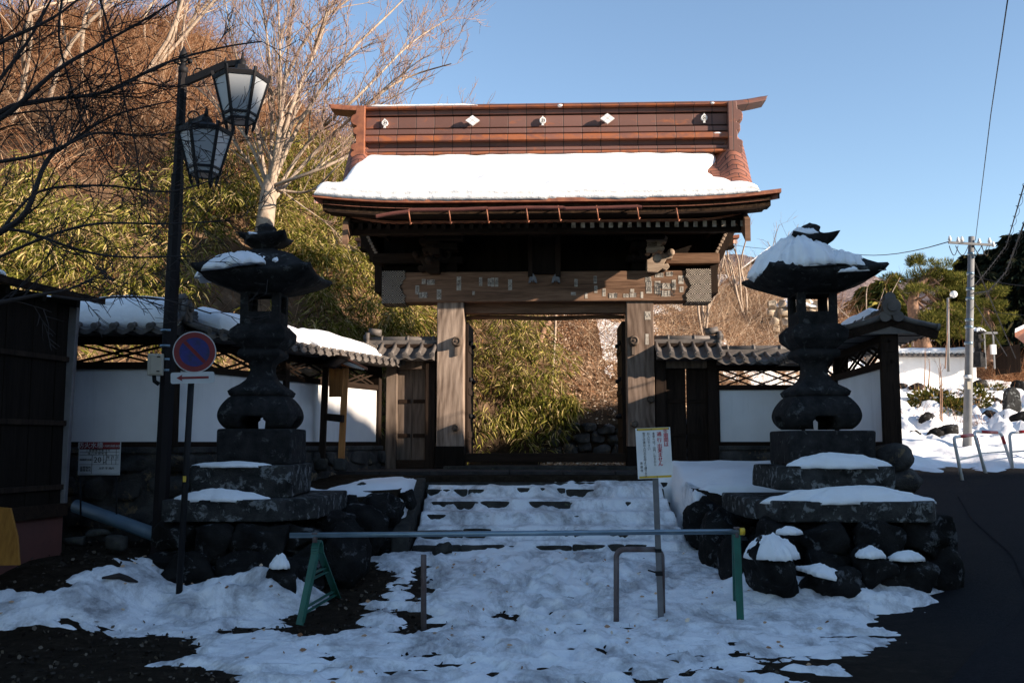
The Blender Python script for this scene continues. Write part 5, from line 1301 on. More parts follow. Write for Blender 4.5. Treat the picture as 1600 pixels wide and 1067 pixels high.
# left A-frame stand: arch of green channel seen at an angle
T_ = W(492, 842, 8.95); FL = PZ(468, 976, 0.02); FR = PZ(529, 938, .04)
sL = MB(); u = (FR - FL); mid = (FL + FR) / 2; topz = T_.z; wid = u.length; ux = u.normalized()
TC = Vector((T_.x + .005, T_.y + .10, 0))
arch = [FL]
hw_ = .082
for a in np.linspace(math.pi, 0, 15): arch.append(Vector((TC.x, TC.y, topz - .13)) + ux * hw_ * math.cos(a) + Vector((0, 0, .105 * math.sin(a))))
arch.append(FR)
for i in range(len(arch) - 1):
    sL.bar(arch[i], arch[i + 1], .020, .065, up=ux.cross(Vector((0, 0, 1))))
st = sL.build('stand_frame', M['green'], bar, bevel=.003)
for t in (.38, .86):
    a = FL.lerp(arch[1], 1 - t); b = FR.lerp(arch[-2], 1 - t)
    for dz in (0, .045): MB().bar(a + Vector((0, 0, dz)), b + Vector((0, 0, dz)), .03, .012).build('crossbar', M['green'], st)
nb = FL + Vector((0, 0, .28)); MB().bar(FL + Vector((.03, .0, .02)), arch[1] + Vector((.03, 0, 0)), .012, .03).build('stiffener', M['green'], st)
MB().tube([T_ + Vector((.0, 0, -.03)), T_ + Vector((0, 0, .055))], .022, 8).box(T_ + Vector((0, 0, .05)), (.05, .05, .012)).build('clamp', M['rustpipe'], bar)
# right stand seen almost edge on
T2 = W(1151, 834, 8.95); F2 = PZ(1157, 973, .01); F3 = F2 + Vector((.09, .55, .06))
m_ = MB(); m_.bar(F2, T2 + Vector((0, -.0, -.0)), .062, .030, up=(0, 1, 0)); m_.bar(F3, T2 + Vector((.0, .05, 0)), .062, .030, up=(0, 1, 0)); s2 = m_.build('stand_frame', M['green'], bar, bevel=.004)
MB().bar(F2.lerp(T2, .3), F3.lerp(T2, .3), .03, .012).build('crossbar', M['green'], s2)
MB().tube([T2 + Vector((.0, 0, -.03)), T2 + Vector((0, 0, .06))], .022, 8).box(T2 + Vector((0, 0, .055)), (.05, .05, .012)).build('clamp', M['rustpipe'], bar)
# short rusty post and rusty bent pipe
a = PZ(662, 984, 0); b = P(662, 866, a.y)
MB().tube([a, b - Vector((0, 0, .005)), b], [.025, .025, .021], 12).build('bollard', M['rustpipe'], None, label='short plain rusty pipe post standing alone in the snow left of the path centre', cat='post')
a = PZ(963, 978, 0); top = P(963, 858, a.y); c_ = P(1034, 858, PZ(1033, 972, 0).y + .075)
pts = [a, top - Vector((0, 0, .07))] + [top + Vector((.07 - .07 * math.cos(t), 0, -.07 + .07 * math.sin(t))) for t in np.linspace(.2, math.pi / 2, 6)] + [c_ - Vector((.07, 0, 0))] + [c_ + Vector((-.07 + .07 * math.sin(t), 0, -.07 + .07 * math.cos(t))) for t in np.linspace(.2, math.pi / 2, 6)] + [Vector((c_.x, c_.y, 0))]
hoop = MB().tube(pts, .025, 12).build('hoop_barrier', M['rustpipe'], None, label='rusty brown bent pipe hoop behind the notice sign post', cat='barrier')
# notice sign
nb = PZ(1033, 972, .0); nt_ = P(1023, 735, nb.y); ns = empty('notice_sign', tuple(nb), 0, 'leaning grey post with a white notice plate of vertical red and black lettering', 'sign')
MB().bar(nb, P(1021, 672, nb.y), .052, .022, up=(0, 1, 0)).build('post', M['greyal'], ns, bevel=.004)
q = nb.lerp(nt_, .32); MB().box(q, (.062, .045, .04)).build('strap', M['black'], ns); MB().bar(q, q + Vector((-.10, -.02, .03)), .02, .015).build('wire_end', M['black'], ns)
q = nb.lerp(nt_, .47); MB().box(q, (.058, .04, .03)).build('strap', M['black'], ns)
Yn = nb.y - .03; cN = P(1022, 707.5, Yn); wN, hN = 54.5 * Yn / F, 78 * Yn / F
MN = Matrix.Translation(cN) @ Euler((0, R(-2.4), R(3))).to_matrix().to_4x4()
def put(m_, name, mat, par, **k):
    m_.v = [tuple(MN @ Vector(v)) for v in m_.v]; return m_.build(name, mat, par, **k)
pl_ = put(MB().box((0, 0, 0), (wN, .004, hN)), 'notice_plate', M['white'], ns)
put(MB().box((0, -.003, hN / 2 - .012), (wN * .92, .004, .018)), 'yellow_strip', M['yellow'], pl_); put(MB().box((0, -.003, -hN / 2 + .014), (wN * .92, .004, .018)), 'yellow_strip', M['yellow'], pl_)
def vtext(m_, s, x, ztop, size, pitch):
    k = 0
    for ch in s:
        if ch != ' ': m_.text(ch, size, Matrix.Translation((x, -.0045, ztop - pitch * (k + .5))) @ Matrix.Rotation(R(90), 4, 'X'), extrude=.0006)
        k += 1 if ch != ' ' else .35
m_ = MB()
for o_ in (-.0012, .0012):
    vtext(m_, '冬期間は', wN * .36 + o_, hN * .47, .045, .041); vtext(m_, '通 行 出来ません', wN * .17 + o_, hN * .41, .045, .040)
put(m_, 'red_lettering', M['redink'], pl_)
m_ = MB()
for o_ in (0,):
    vtext(m_, '本堂へは「山門」わきから', wN * .01 + o_, hN * .41, .026, .0255); vtext(m_, 'お入り下さい', -wN * .14 + o_, hN * .41, .028, .027); vtext(m_, '雪どけ後は入口の石段より通ります', -wN * .27 + o_, hN * .41, .026, .0255); vtext(m_, '恵泉寺', -wN * .38 + o_, -hN * .16, .026, .033)
put(m_, 'black_lettering', M['ink'], pl_)
for x_, z_ in ((-.45, .47), (.45, .47), (-.05, .47), (.05, -.47)):
    put(MB().tube([(x_ * wN, -.006, z_ * hN), (x_ * wN, 0, z_ * hN)], .005, 8), 'screw', M['black'], pl_)
# wooden notice board with a little gabled roof
nY = 14.2; kb = empty('notice_board', tuple(P(520, 735, nY)), 0, 'wooden notice board on two posts with a small gabled roof, left of the gate', 'notice board')
pA0, pA1 = P(503, 722, nY), P(510, 556, nY); pB0, pB1 = P(529, 724, nY - .25), P(538, 580, nY - .25)
pB0 = P(533, 722, 13.85); pB1 = P(540, 575, 13.85)
MB().bar(pA0, pA1, .085, .085).build('post', M['dwood'], kb, bevel=.005); MB().bar(pB0, pB1, .07, .085).build('post', M['owood'], kb, bevel=.005)
MB().loft([[P(514, 620, 14.15), P(534, 620, 13.8), P(536, 578, 13.8), P(514, 572, 14.15)], [v + Vector((.03, .03, 0)) for v in (P(514, 620, 14.15), P(534, 620, 13.8), P(536, 578, 13.8), P(514, 572, 14.15))]]).build('board', M['owood'], kb, fixn=True)
for py in (653, ): MB().bar(P(508, py - 2, 14.18), P(536, py + 1, 13.78), .04, .10).build('crossrail', M['dwood'], kb)
ra, rb_ = P(506, 556, 14.35), P(545, 563, 13.6)   # ridge of the small roof
for sgn, dx, dz in ((1, .26, -.10), (-1, -.20, -.09)):
    m_ = MB(); o1, o2 = ra + Vector((dx, .0, dz)), rb_ + Vector((dx, .0, dz))
    m_.loft([[ra + Vector((0, 0, .02)), rb_ + Vector((0, 0, .02)), o2 + Vector((0, 0, .0)), o1 + Vector((0, 0, .0))], [ra, rb_, o2 - Vector((0, 0, .03)), o1 - Vector((0, 0, .03))]]); m_.build('roof_board', M['rust'] if sgn > 0 else M['dwood'], kb, fixn=True)
MB().bar(ra + Vector((-.0, 0, .03)), rb_ + Vector((0, 0, .03)), .05, .04).build('roof_ridge', M['dwood'], kb)
for k in range(12):
    q = ra.lerp(rb_, .08 + k * .075) + Vector((.25, 0, -.125)); MB().bar(q, q + Vector((-.22, 0, .08)), .02, .03).build('small_rafter', M['white'] if k % 1 == 0 and k > 5 else M['owood'], kb)
MB().box(pA1 + Vector((-.0, -.05, -.06)), (.075, .01, .08)).build('metal_cap', M['greyw'], kb)
for q in (pA0, pB0): MB().rock(q + Vector((0, 0, -.03)), (.24, .24, .22), 5, 3, .05, 0, .3, boxy=.4).build('footing', M['step'], kb)
# ---------------- shed at the left edge
shd = empty('wooden_shed', (-4.43, 9.9, .4), 0, 'dark plank-walled wooden shed at the left edge with a low pitched roof', 'shed')
A = Vector((-4.43, 9.9, 0)); Bq = Vector((-5.0, 7.2, 0)); dd = (Bq - A).normalized(); nn = Vector((-dd.y, dd.x, 0))
if nn.x < 0: nn = -nn
C_ = A + Vector((-3.5, .6, 0))
zt = P(112, 478, 9.9).z; zf = P(100, 795, 9.9).z; zg = .25
rg = random.Random(2)
pl = MB(); s_ = 0; Ls = (Bq - A).length
while s_ < Ls:
    w = rg.uniform(.15, .2); a = A + dd * s_; b = A + dd * min(s_ + w - .006, Ls); off = nn * rg.uniform(0, .008)
    pl.loft([[a + off + Vector((0, 0, zf)), b + off + Vector((0, 0, zf)), b + off + Vector((0, 0, zt)), a + off + Vector((0, 0, zt))], [a - nn * .03 + Vector((0, 0, zf)), b - nn * .03 + Vector((0, 0, zf)), b - nn * .03 + Vector((0, 0, zt)), a - nn * .03 + Vector((0, 0, zt))]]); s_ += w
pl.build('plank_wall', M['kwood'], shd, fixn=True)
MB().loft([[A - nn * .06, C_, C_ + Vector((0, -.03, 0)), A - nn * .06 + Vector((0, -.03, 0))], [v + Vector((0, 0, zt)) for v in (A - nn * .06, C_, C_ + Vector((0, -.03, 0)), A - nn * .06 + Vector((0, -.03, 0)))]]).build('back_wall', M['kwood'], shd, fixn=True)
MB().bar(A + Vector((.0, 0, zf)), A + Vector((0.045, 0, zt + .05)), .07, .08).build('corner_post', M['greyal'], shd, bevel=.005)
for py in (562, 661, 760):
    z_ = P(103, py, 9.9).z; MB().bar(A + nn * .02 + Vector((0, 0, z_)), Bq + nn * .02 + Vector((0, 0, z_)), .03, .05).build('rail', M['dwood'], shd, bevel=.004)
MB().loft([[A + nn * .02, Bq + nn * .02, Bq - nn * .1, A - nn * .1], [v + Vector((0, 0, zf)) for v in (A + nn * .02, Bq + nn * .02, Bq - nn * .1, A - nn * .1)]]).build('foundation', M['redbrown'], shd, fixn=True)
MB().bar(A + nn * .04 + Vector((0, 0, zf)), Bq + nn * .04 + Vector((0, 0, zf)), .06, .12).build('base_board', M['kwoodx'], shd)
zr_ = zt + .10
e0 = A + nn * .22 - dd * .25; e1 = Bq + nn * .22
m_ = MB().loft([[e0 + Vector((0, 0, zr_ - .06)), e1 + Vector((0, 0, zr_ - .06)), e1 - nn * 2 + Vector((0, 0, zr_ + .35)), e0 - nn * 2 + Vector((0, 0, zr_ + .35))], [v + Vector((0, 0, .06)) for v in (e0 + Vector((0, 0, zr_ - .06)), e1 + Vector((0, 0, zr_ - .06)), e1 - nn * 2 + Vector((0, 0, zr_ + .35)), e0 - nn * 2 + Vector((0, 0, zr_ + .35)))]])
m_.build('shed_roof', M['kwoodx'], shd, fixn=True)
for k in range(6):
    q = A + dd * (.1 + k * .5); MB().bar(q + nn * .16 + Vector((0, 0, zr_ - .10)), q - nn * .4 + Vector((0, 0, zr_ - .02)), .05, .07).build('rafter', M['kwood'], shd)
m_ = snow_lump('snow_drift', -4.95, 8.7, zr_ + .10, .5, 1.3, .09, 55, 'patch of snow on the shed roof at the left edge')
# ochre board leaning at the shed
q = P(8, 842, 8.7)
pr = [(-.22, -.22), (.155, -.215), (.10, .02), (.0, .26), (-.22, .28)]
bo_ = MB().prism(pr, (0, 0, 0), (1, 0, 0), (0, .22, 1), (0, 1, 0), .03).build('leaning_board', M['board'], None, label='ochre yellow wooden board leaning at the shed in the lower left', cat='board', fixn=True, bevel=.003); bo_.location = q
# ================================================================ vegetation
def leaves_np(name, pos, dirs, length, width, mat, droop=.5, seed=0, **kw):
    """pos (n,3), dirs (n,3) unit; each leaf is its own island: a bent lance shape of 6 vertices"""
    n = len(pos); rs = np.random.RandomState(seed)
    side = np.cross(dirs, rs.normal(size=(n, 3))); side /= np.linalg.norm(side, axis=1, keepdims=True) + 1e-9
    L = length.reshape(-1, 1); w = width.reshape(-1, 1); g = np.array([0, 0, -1.0])
    p0 = pos; p1 = pos + dirs * L * .35 + g * L * droop * .06; p2 = pos + dirs * L * .7 + g * L * droop * .25; p3 = pos + dirs * L + g * L * droop * .6
    v = np.stack([p0, p1 - side * w / 2, p1 + side * w / 2, p2 - side * w * .38, p2 + side * w * .38, p3], 1).reshape(-1, 3)
    b = (np.arange(n) * 6).reshape(-1, 1)
    f = np.concatenate([b + np.array([[0, 1, 2, 2]]), b + np.array([[1, 3, 4, 2]]), b + np.array([[3, 5, 4, 4]])], 0)
    # triangles only, to avoid degenerate quads
    t = np.concatenate([b + np.array([[0, 1, 2]]), b + np.array([[1, 3, 4]]), b + np.array([[1, 4, 2]]), b + np.array([[3, 5, 4]])], 0)
    return np_mesh(name, v, t, mat, False, **kw)
def unit(a): return a / (np.linalg.norm(a, axis=1, keepdims=True) + 1e-9)
rs = np.random.RandomState(5)
# --- bamboo grass covering the hillside
def sample(n, x0, x1, y0, y1, keep):
    X = rs.uniform(x0, x1, n); Y = rs.uniform(y0, y1, n); k = keep(X, Y); return X[k], Y[k]
def sasa_keep(X, Y):
    d = Y - hill_foot(X); z = ground_z(X, Y)
    lim = np.interp(X, [-14, -9, -5, -3, 0, 4], [4.6, 5.2, 6.6, 10, 13, 13]) + 1.3 * fbm(X * .5, Y * .5, 7, 3)
    right = 1.3 + .035 * (z - 2) * 8 * -1 + .9 * fbm(X * .8, z * .8, 8, 3)
    clump = fbm(X * .8, Y * .8, 19, 3) > -.24
    return (d > -.1) & (z < lim) & (X < right) & clump & (np.hypot(X + 4.5, (Y - 17.6) * .8) > .95)
X, Y = sample(12000, -15, 3.2, 12.8, 33, sasa_keep)
NC = 4600
X, Y = X[:NC], Y[:NC]; k = 66; n = len(X) * k
ch = np.repeat(rs.uniform(.15, 1.25, len(X)) * (1 + .5 * fbm(X, Y, 23, 3)), k); cr = np.repeat(rs.uniform(.22, .46, len(X)), k)
v = unit(rs.normal(size=(n, 3))); v[:, 2] = np.abs(v[:, 2]) * .9 - .15; rad = rs.uniform(.25, 1, n) ** .5
PX = np.repeat(X, k); PY = np.repeat(Y, k)
pos = np.stack([PX + v[:, 0] * cr * rad, PY + v[:, 1] * cr * rad - .12 * ch, ground_z(PX, PY) + ch + v[:, 2] * cr * rad], 1)
d = v + np.stack([rs.normal(.05, .4, n), rs.normal(-.2, .35, n), rs.normal(-.55, .35, n)], 1)
L = rs.uniform(.08, .21, n)
leaves_np('bamboo_grass', pos, unit(d), L, L * rs.uniform(.09, .15, n), M['sasa'], .8, 1, kind='stuff')
# overhanging the stone wall seen through the gateway
n = 5200
Xo = rs.uniform(-1.7, 1.3, n); to = rs.uniform(0, 1, n); lim = np.interp(Xo, [-1.7, -.2, .6, 1.3], [1.0, .6, .25, .1])
Yo = 20.35 - .35 * to; Zo = 2.25 + .35 * rs.uniform(0, 1, n) - lim * to * .9
leaves_np('bamboo_grass', np.stack([Xo, Yo, Zo], 1), unit(np.stack([rs.normal(0, .5, n), rs.normal(-.6, .3, n), rs.normal(-.5, .4, n)], 1)), rs.uniform(.12, .24, n), rs.uniform(.015, .03, n), M['sasa'], .9, 2, kind='stuff')
# --- dead leaves on the bare slope
def lit_keep(X, Y): return (Y - hill_foot(X) > -.6) & (X > .6 + .5 * fbm(X, Y, 3, 2)) & (fbm(X * .45, Y * .35, 111, 4) < .08)
X, Y = sample(190000, .4, 13, 19.4, 34, lit_keep); n = len(X)
lf = rs.uniform(.03, .085, n)
leaves_np('dead_leaves', np.stack([X, Y, ground_z(X, Y) + rs.uniform(.0, .08, n)], 1), unit(np.stack([rs.normal(0, 1, n), rs.normal(-.3, .8, n), rs.normal(.1, .5, n)], 1)), lf, lf * .42, M['litter'], .2, 3, kind='stuff')
# fallen leaves scattered over the snow in front
n = 260; X = rs.uniform(-4.3, 3.0, n); Y = rs.uniform(5.8, 12, n); zz = snow_z(X, Y); kk = zz > base_z(X, Y) + .01
X, Y, zz = X[kk], Y[kk], zz[kk]; n = len(X); lf = rs.uniform(.03, .06, n)
leaves_np('fallen_leaves', np.stack([X, Y, zz + .012], 1), unit(np.stack([rs.normal(0, 1, n), rs.normal(0, 1, n), rs.normal(.05, .15, n)], 1)), lf, lf * .6, M['litter'], .1, 4, kind='stuff')
# gravel and bits of bark on the bare ground
n = 9000; X = rs.uniform(-6.5, 5, n); Y = rs.uniform(5.2, 11.5, n); zz = ground_z(X, Y); kk = (snow_z(X, Y) < zz + .005) & (X < 1.9); X, Y, zz = X[kk], Y[kk], zz[kk]; n = len(X); lf = rs.uniform(.015, .05, n)
M['grav'] = leafmat('gravel_bits', [(0, (.012, .01, .009)), (.7, (.05, .042, .035)), (1, (.16, .13, .10))], 0)
leaves_np('gravel', np.stack([X, Y, zz + .006], 1), unit(np.stack([rs.normal(0, 1, n), rs.normal(0, 1, n), rs.normal(.3, .3, n)], 1)), lf, lf * .8, M['grav'], .1, 5, kind='stuff')

# --- brown brushwood
def twigs_np(name, pos, dirs, length, rad, mat, bend=.35, seed=0, seg=4, **kw):
    n = len(pos); r_ = np.random.RandomState(seed); b1 = unit(r_.normal(size=(n, 3))) * bend
    e1 = unit(np.cross(dirs, b1 + 1e-3)); e2 = unit(np.cross(dirs, e1)); V = []
    for s in range(seg + 1):
        t = s / seg; c = pos + dirs * (length[:, None] * t) + b1 * (length[:, None] * t * t) ; r = rad * (1 - .8 * t)
        for a in (0, 2.094, 4.189): V.append(c + (e1 * math.cos(a) + e2 * math.sin(a)) * r[:, None])
    V = np.stack(V, 1).reshape(-1, 3); m = 3 * (seg + 1); b = (np.arange(n) * m)[:, None]; Fc = []
    for s in range(seg):
        for q in range(3): Fc.append(b + np.array([[3 * s + q, 3 * s + (q + 1) % 3, 3 * s + 3 + (q + 1) % 3, 3 * s + 3 + q]]))
    return np_mesh(name, V, np.concatenate(Fc, 0), mat, True, **kw)
def brush(n, x0, x1, y0, y1, keep, lmin, lmax, r, seed, lean=(0, 0), name='brushwood', mt='twig'):
    X, Y = sample(n, x0, x1, y0, y1, keep); n = len(X); cl_ = fbm(X * 1.1, Y * 1.1, seed, 3); d = np.stack([rs.normal(lean[0], .75, n) + cl_, rs.normal(lean[1], .6, n), rs.uniform(.0, 1.1, n)], 1)
    twigs_np(name, np.stack([X, Y, ground_z(X, Y) + rs.uniform(-.05, .8, n) * lmax * .35], 1), unit(d), rs.uniform(lmin, lmax, n), rs.uniform(.5, 1, n) * r, M[mt], .4, seed, kind='stuff')
brush(26000, -17, -2, 16, 36, lambda X, Y: (ground_z(X, Y) > np.interp(X, [-14, -9, -5, -3], [5.2, 6.0, 7.4, 9.5])) & (Y - hill_foot(X) > 0) & (fbm(X * .6, Y * .6, 44, 3) > -.12), .5, 1.9, .011, 11, (.15, -.2))
brush(5000, -12, 3, 15, 30, lambda X, Y: (Y - hill_foot(X) > .4), .5, 1.4, .008, 12)
brush(19000, .8, 9, 20, 34, lambda X, Y: (Y - hill_foot(X) > .2) & (X > 1.4) & (fbm(X * .45, Y * .35, 111, 4) < .2), .3, .9, .006, 13, (.3, -.3), mt='straw')
brush(7000, 5, 13, 22, 38, lambda X, Y: (hill_rise(X, Y) > .6) & (fbm(X * .45, Y * .35, 111, 4) < .16), .3, 1.1, .008, 14, (.2, -.2), mt='straw')
brush(3500, 10, 19, 34, 40, lambda X, Y: X > 0, .5, 1.6, .012, 15)

# --- trees
class TreeB:
    def __init__(s, seed): s.mb = MB(); s.tw = MB(); s.rg = random.Random(seed); s.n = 0; s.rmin = .0045
    def path(s, pts, r0, r1, mb=None, n=None, sub=3):
        # catmull-rom style smoothing
        P_ = [Vector(p) for p in pts]; out = []
        for i in range(len(P_) - 1):
            a = P_[max(i - 1, 0)]; b = P_[i]; c = P_[i + 1]; d = P_[min(i + 2, len(P_) - 1)]
            for k in range(sub):
                t = k / sub; out.append(.5 * ((2 * b) + (c - a) * t + (2 * a - 5 * b + 4 * c - d) * t * t + (3 * b - a - 3 * c + d) * t ** 3))
        out.append(P_[-1]); m = len(out)
        rr = [r0 + (r1 - r0) * (i / (m - 1)) ** .8 for i in range(m)]
        (mb or s.mb).tube(out, rr, n or (8 if r0 > .05 else 5 if r0 > .015 else 3), caps=False); return out, rr
    def sprout(s, out, rr, lvl, dens, Lf, ang=.8, up=.25, side=None, start=.15, flat=0):
        rg = s.rg; tot = sum((out[i + 1] - out[i]).length for i in range(len(out) - 1)); cnt = max(1, int(tot * dens))
        for _ in range(cnt):
            u = rg.uniform(start, 1) * (len(out) - 1); i = min(int(u), len(out) - 2); f = u - i
            p = out[i].lerp(out[i + 1], f); d = (out[i + 1] - out[i]).normalized(); r = (rr[i] * (1 - f) + rr[i + 1] * f)
            q = d.orthogonal().normalized(); q = Matrix.Rotation(rg.uniform(0, 6.283), 3, d) @ q
            if flat: q.y *= flat
            dd = (d * math.cos(ang) + q * math.sin(ang) * rg.uniform(.5, 1.2) + Vector((0, 0, up))).normalized()
            L = Lf * rg.uniform(.45, 1.15) * (1 - .45 * u / (len(out) - 1)); r_ = min(r * .62, L * .013)
            pts = [p]; cd = dd.copy()
            for k in range(4):
                cd = (cd + Vector((rg.gauss(0, .16), rg.gauss(0, .16), rg.gauss(0, .14) + up * .12))).normalized(); pts.append(pts[-1] + cd * L / 4)
            o2, r2 = s.path(pts, max(r_, s.rmin), max(r_ * .25, s.rmin * .5), s.mb if r_ > .012 else s.tw, sub=1 if lvl <= 1 else 2); s.n += 1
            if lvl > 1: s.sprout(o2, r2, lvl - 1, dens * 1.7, Lf * .48, ang, up, None, .15, flat)
    def build(s, name, loc, matb, matt, label, cat='tree', group=None):
        e = empty(name, loc, 0, label, cat, group)
        if s.n <= 40: s.mb.add(s.tw.v, s.tw.f, 0, True)
        s.mb.build('trunk', matb, e)
        if s.n > 40: s.tw.build('twigs', matt, e)
        return e
# big pale bare tree behind the left lantern
YT = 18.3; t = TreeB(3); t.rmin = .006
B0 = Vector((P(414, 500, YT).x, YT, gz(P(414, 500, YT).x, YT) - .2)); T0 = P(420, 300, YT)
o, r = t.path([B0, P(413, 370, YT), P(416, 335, YT), T0], .19, .15, n=12)
T1 = P(424, 275, YT); t.path([T0, T1], .15, .11, n=10)
fork = P(421, 290, YT)
for (pts, r0) in (([(470, 190), (540, 90), (610, 20), (660, -30)], .055), ([(455, 170), (500, 60), (540, -60)], .06), ([(440, 180), (452, 60), (470, -70)], .06), ([(425, 190), (420, 80), (400, -50)], .055),
                  ([(500, 230), (590, 150), (640, 120), (705, 100)], .05), ([(480, 225), (560, 150), (640, 70), (700, 30)], .05), ([(400, 200), (370, 90), (345, -30)], .05), ([(385, 215), (330, 150), (290, 60)], .045),
                  ([(510, 260), (600, 215), (660, 190), (735, 165)], .04), ([(395, 262), (368, 225), (340, 170), (300, 130)], .045), ([(480, 300), (520, 268), (560, 225)], .03), ([(450, 215), (475, 120), (510, 20), (525, -60)], .05), ([(432, 230), (438, 130), (435, 20), (430, -60)], .045)):
    y = YT; pp = [fork - Vector((0, 0, t.rg.uniform(0, .5)))]
    for i, (a, b) in enumerate(pts):
        y2 = YT + t.rg.uniform(-1.0, 1.0) * (i + 1) * .5; pp.append(P(a, b, y2))
    o, r = t.path(pp, r0, .010, n=6, sub=4); t.sprout(o, r, 3, 2.9, 1.9, .62, .28, start=.12)
t.build('bare_tree', tuple(B0), M['bark'], M['barkr'], 'big pale bare tree rising behind the left stone lantern with fanned-out fine branches')
# slender bare trees on the upper left hillside
gt = 'slender bare trees on the upper left hillside'
for i, (px, py0, Yt, hgt_, lean) in enumerate(((12, 200, 21, 4.5, .2), (70, 230, 22, 6, .35), (125, 205, 24, 6.5, .15), (195, 215, 24, 6.5, .4), (260, 190, 26, 6, .35), (330, 240, 24, 5.5, .6), (30, 120, 27, 6, .3), (150, 120, 28, 6, .45), (235, 130, 29, 5.5, .4))):
    t = TreeB(50 + i); t.rmin = .007; x = P(px, py0, Yt).x; zb = gz(x, Yt) - .2; b = Vector((x, Yt, zb)); rg = t.rg
    for s_ in range(rg.choice((1, 2, 3))):
        lx = lean + rg.uniform(-.5, .45); pts = [b]
        for q in range(1, 5): pts.append(b + Vector((lx * hgt_ * (q / 4) ** 1.2 + rg.gauss(0, .22), rg.gauss(0, .25) * q - .1 * q, hgt_ * q / 4)))
        o, r = t.path(pts, rg.uniform(.045, .07), .012, n=6); t.sprout(o, r, 3, 1.9, 1.9, .65, .22, start=.25)
    t.build('bare_tree', tuple(b), M['bark'], M['twig'], 'slender bare tree with reddish twigs on the upper left hillside', group=gt)
# bare trees on the right slope and behind the gateway
for i, (px, py0, Yt, hgt_, lb) in enumerate(((1165, 450, 27, 3.6, 'thin bare sapling on the brown slope between the gate roof and the right stone lantern'), (1100, 500, 24, 3.8, 'low spreading bare tree on the slope just right of the carved beam end'), (1345, 520, 33, 3.2, 'rounded bare brown tree behind the right wall, left of the garden pine'), (1415, 525, 36, 2.6, 'small bare tree at the foot of the garden pine'), (1220, 470, 33, 2.8, 'bare bush beside the tan stone retaining wall'))):
    t = TreeB(80 + i); x = P(px, py0, Yt).x; b = Vector((x, Yt, gz(x, Yt) - .1)); rg = t.rg
    for s_ in range(5):
        lx = rg.uniform(-.7, .8); pts = [b]
        for q in range(1, 5): pts.append(b + Vector((lx * hgt_ * .6 * (q / 4) ** 1.1 + rg.gauss(0, .08), rg.gauss(0, .2) * q * .4, hgt_ * (q / 4) * rg.uniform(.75, 1.05))))
        o, r = t.path(pts, .045, .008, n=5); t.sprout(o, r, 2, 2.2, 1.2, .7, .2)
    t.build('bare_tree', tuple(b), M['bark'], M['twig'], lb)
for (pp, r0, lb) in (([(862, 572, 20.9), (866, 540, 21.0), (868, 500, 21.1), (868, 440, 21.3)], .035, 'straight pale sapling stem seen through the open gateway'), ([(835, 530, 21.2), (850, 515, 21.4), (866, 495, 21.7), (880, 460, 22)], .075, 'dark leaning trunk seen at the top of the open gateway')):
    t = TreeB(99); pts = [P(*q) for q in pp]; pts[0].z -= .4; o, r = t.path(pts, r0, r0 * .6, n=8); t.sprout(o, r, 2, 1.2, .9, .7, .1)
    t.build('sapling', tuple(pts[0]), M['bark'] if r0 < .05 else M['pbark'], M['twig'], lb)
# dark maple reaching in from outside the left edge of the picture
t = TreeB(7); rg = t.rg; TB = Vector((-6.6, 7.3, 0)); o, r = t.path([TB, (-6.5, 7.4, 1.6), (-6.2, 7.6, 3.0), (-5.9, 7.8, 4.3), (-5.7, 7.9, 5.6)], .17, .07, n=12)
limbs = [([(-330, 300, 7.5), (-120, 235, 7.8), (0, 186, 8), (84, 114, 8.1), (139, 80, 8.2), (228, 30, 8.3), (300, -15, 8.4)], .035, 1),
         ([(-330, 330, 7.5), (-130, 260, 7.8), (0, 175, 8), (60, 158, 8.1), (169, 143, 8.3), (253, 101, 8.6), (345, 75, 8.9), (410, 65, 9)], .03, 1),
         ([(-330, 220, 7.5), (-100, 120, 7.7), (0, 67, 7.8), (80, 30, 7.9), (140, -15, 8)], .034, 1),
         ([(-330, 420, 7.4), (-90, 400, 7.8), (0, 363, 8), (42, 329, 8), (72, 253, 8.1), (110, 222, 8.2), (177, 181, 8.4), (260, 160, 8.7)], .040, 1),
         ([(-90, 400, 7.8), (10, 358, 8), (127, 392, 8.1), (200, 402, 8.4), (300, 400, 8.6)], .018, 1),
         ([(-200, 480, 7.6), (-60, 480, 7.9), (0, 473, 8), (49, 463, 8), (107, 452, 8.1), (150, 432, 8.3)], .036, 0),
         ([(80, 462, 8.05), (137, 469, 8.2), (183, 464, 8.4), (254, 468, 8.6), (330, 490, 8.8)], .014, 0),
         ([(-200, 300, 7.7), (0, 253, 8), (90, 232, 8.1), (150, 208, 8.2), (230, 212, 8.5), (310, 200, 8.7)], .02, 1),
         ([(0, 363, 8), (60, 300, 8.2), (160, 290, 8.4), (260, 300, 8.6), (330, 282, 8.8)], .014, 1),
         ([(-60, 200, 7.8), (40, 70, 7.9), (90, -20, 8)], .02, 1), ([(100, -20, 8.2), (92, 60, 8.2), (115, 150, 8.3), (130, 190, 8.4), (155, 230, 8.4), (175, 265, 8.5)], .011, 0), ([(150, -20, 8.2), (180, 80, 8.3), (195, 160, 8.4), (212, 230, 8.4), (220, 300, 8.5)], .010, 0),
         ([(-60, 430, 8), (60, 375, 8.2), (150, 350, 8.4), (260, 350, 8.8), (360, 345, 9)], .016, 1)]
for pts, r0, k in limbs:
    pp = [P(*q) for q in pts]
    if pts[0][0] <= -200: pp = [Vector((-5.95, 7.7, min(5.2, max(2.6, pp[0].z))))] + pp[1:]
    o, r = t.path(pp, r0, .006, n=7, sub=4); t.sprout(o, r, 3, 4.0, 1.0, .75, .02, start=.2, flat=.6)
t.build('maple_tree', tuple(TB), M['dbark'], M['dbark'], 'dark bare maple whose branches reach in from the left edge over the shed')
print('twigs', t.n)
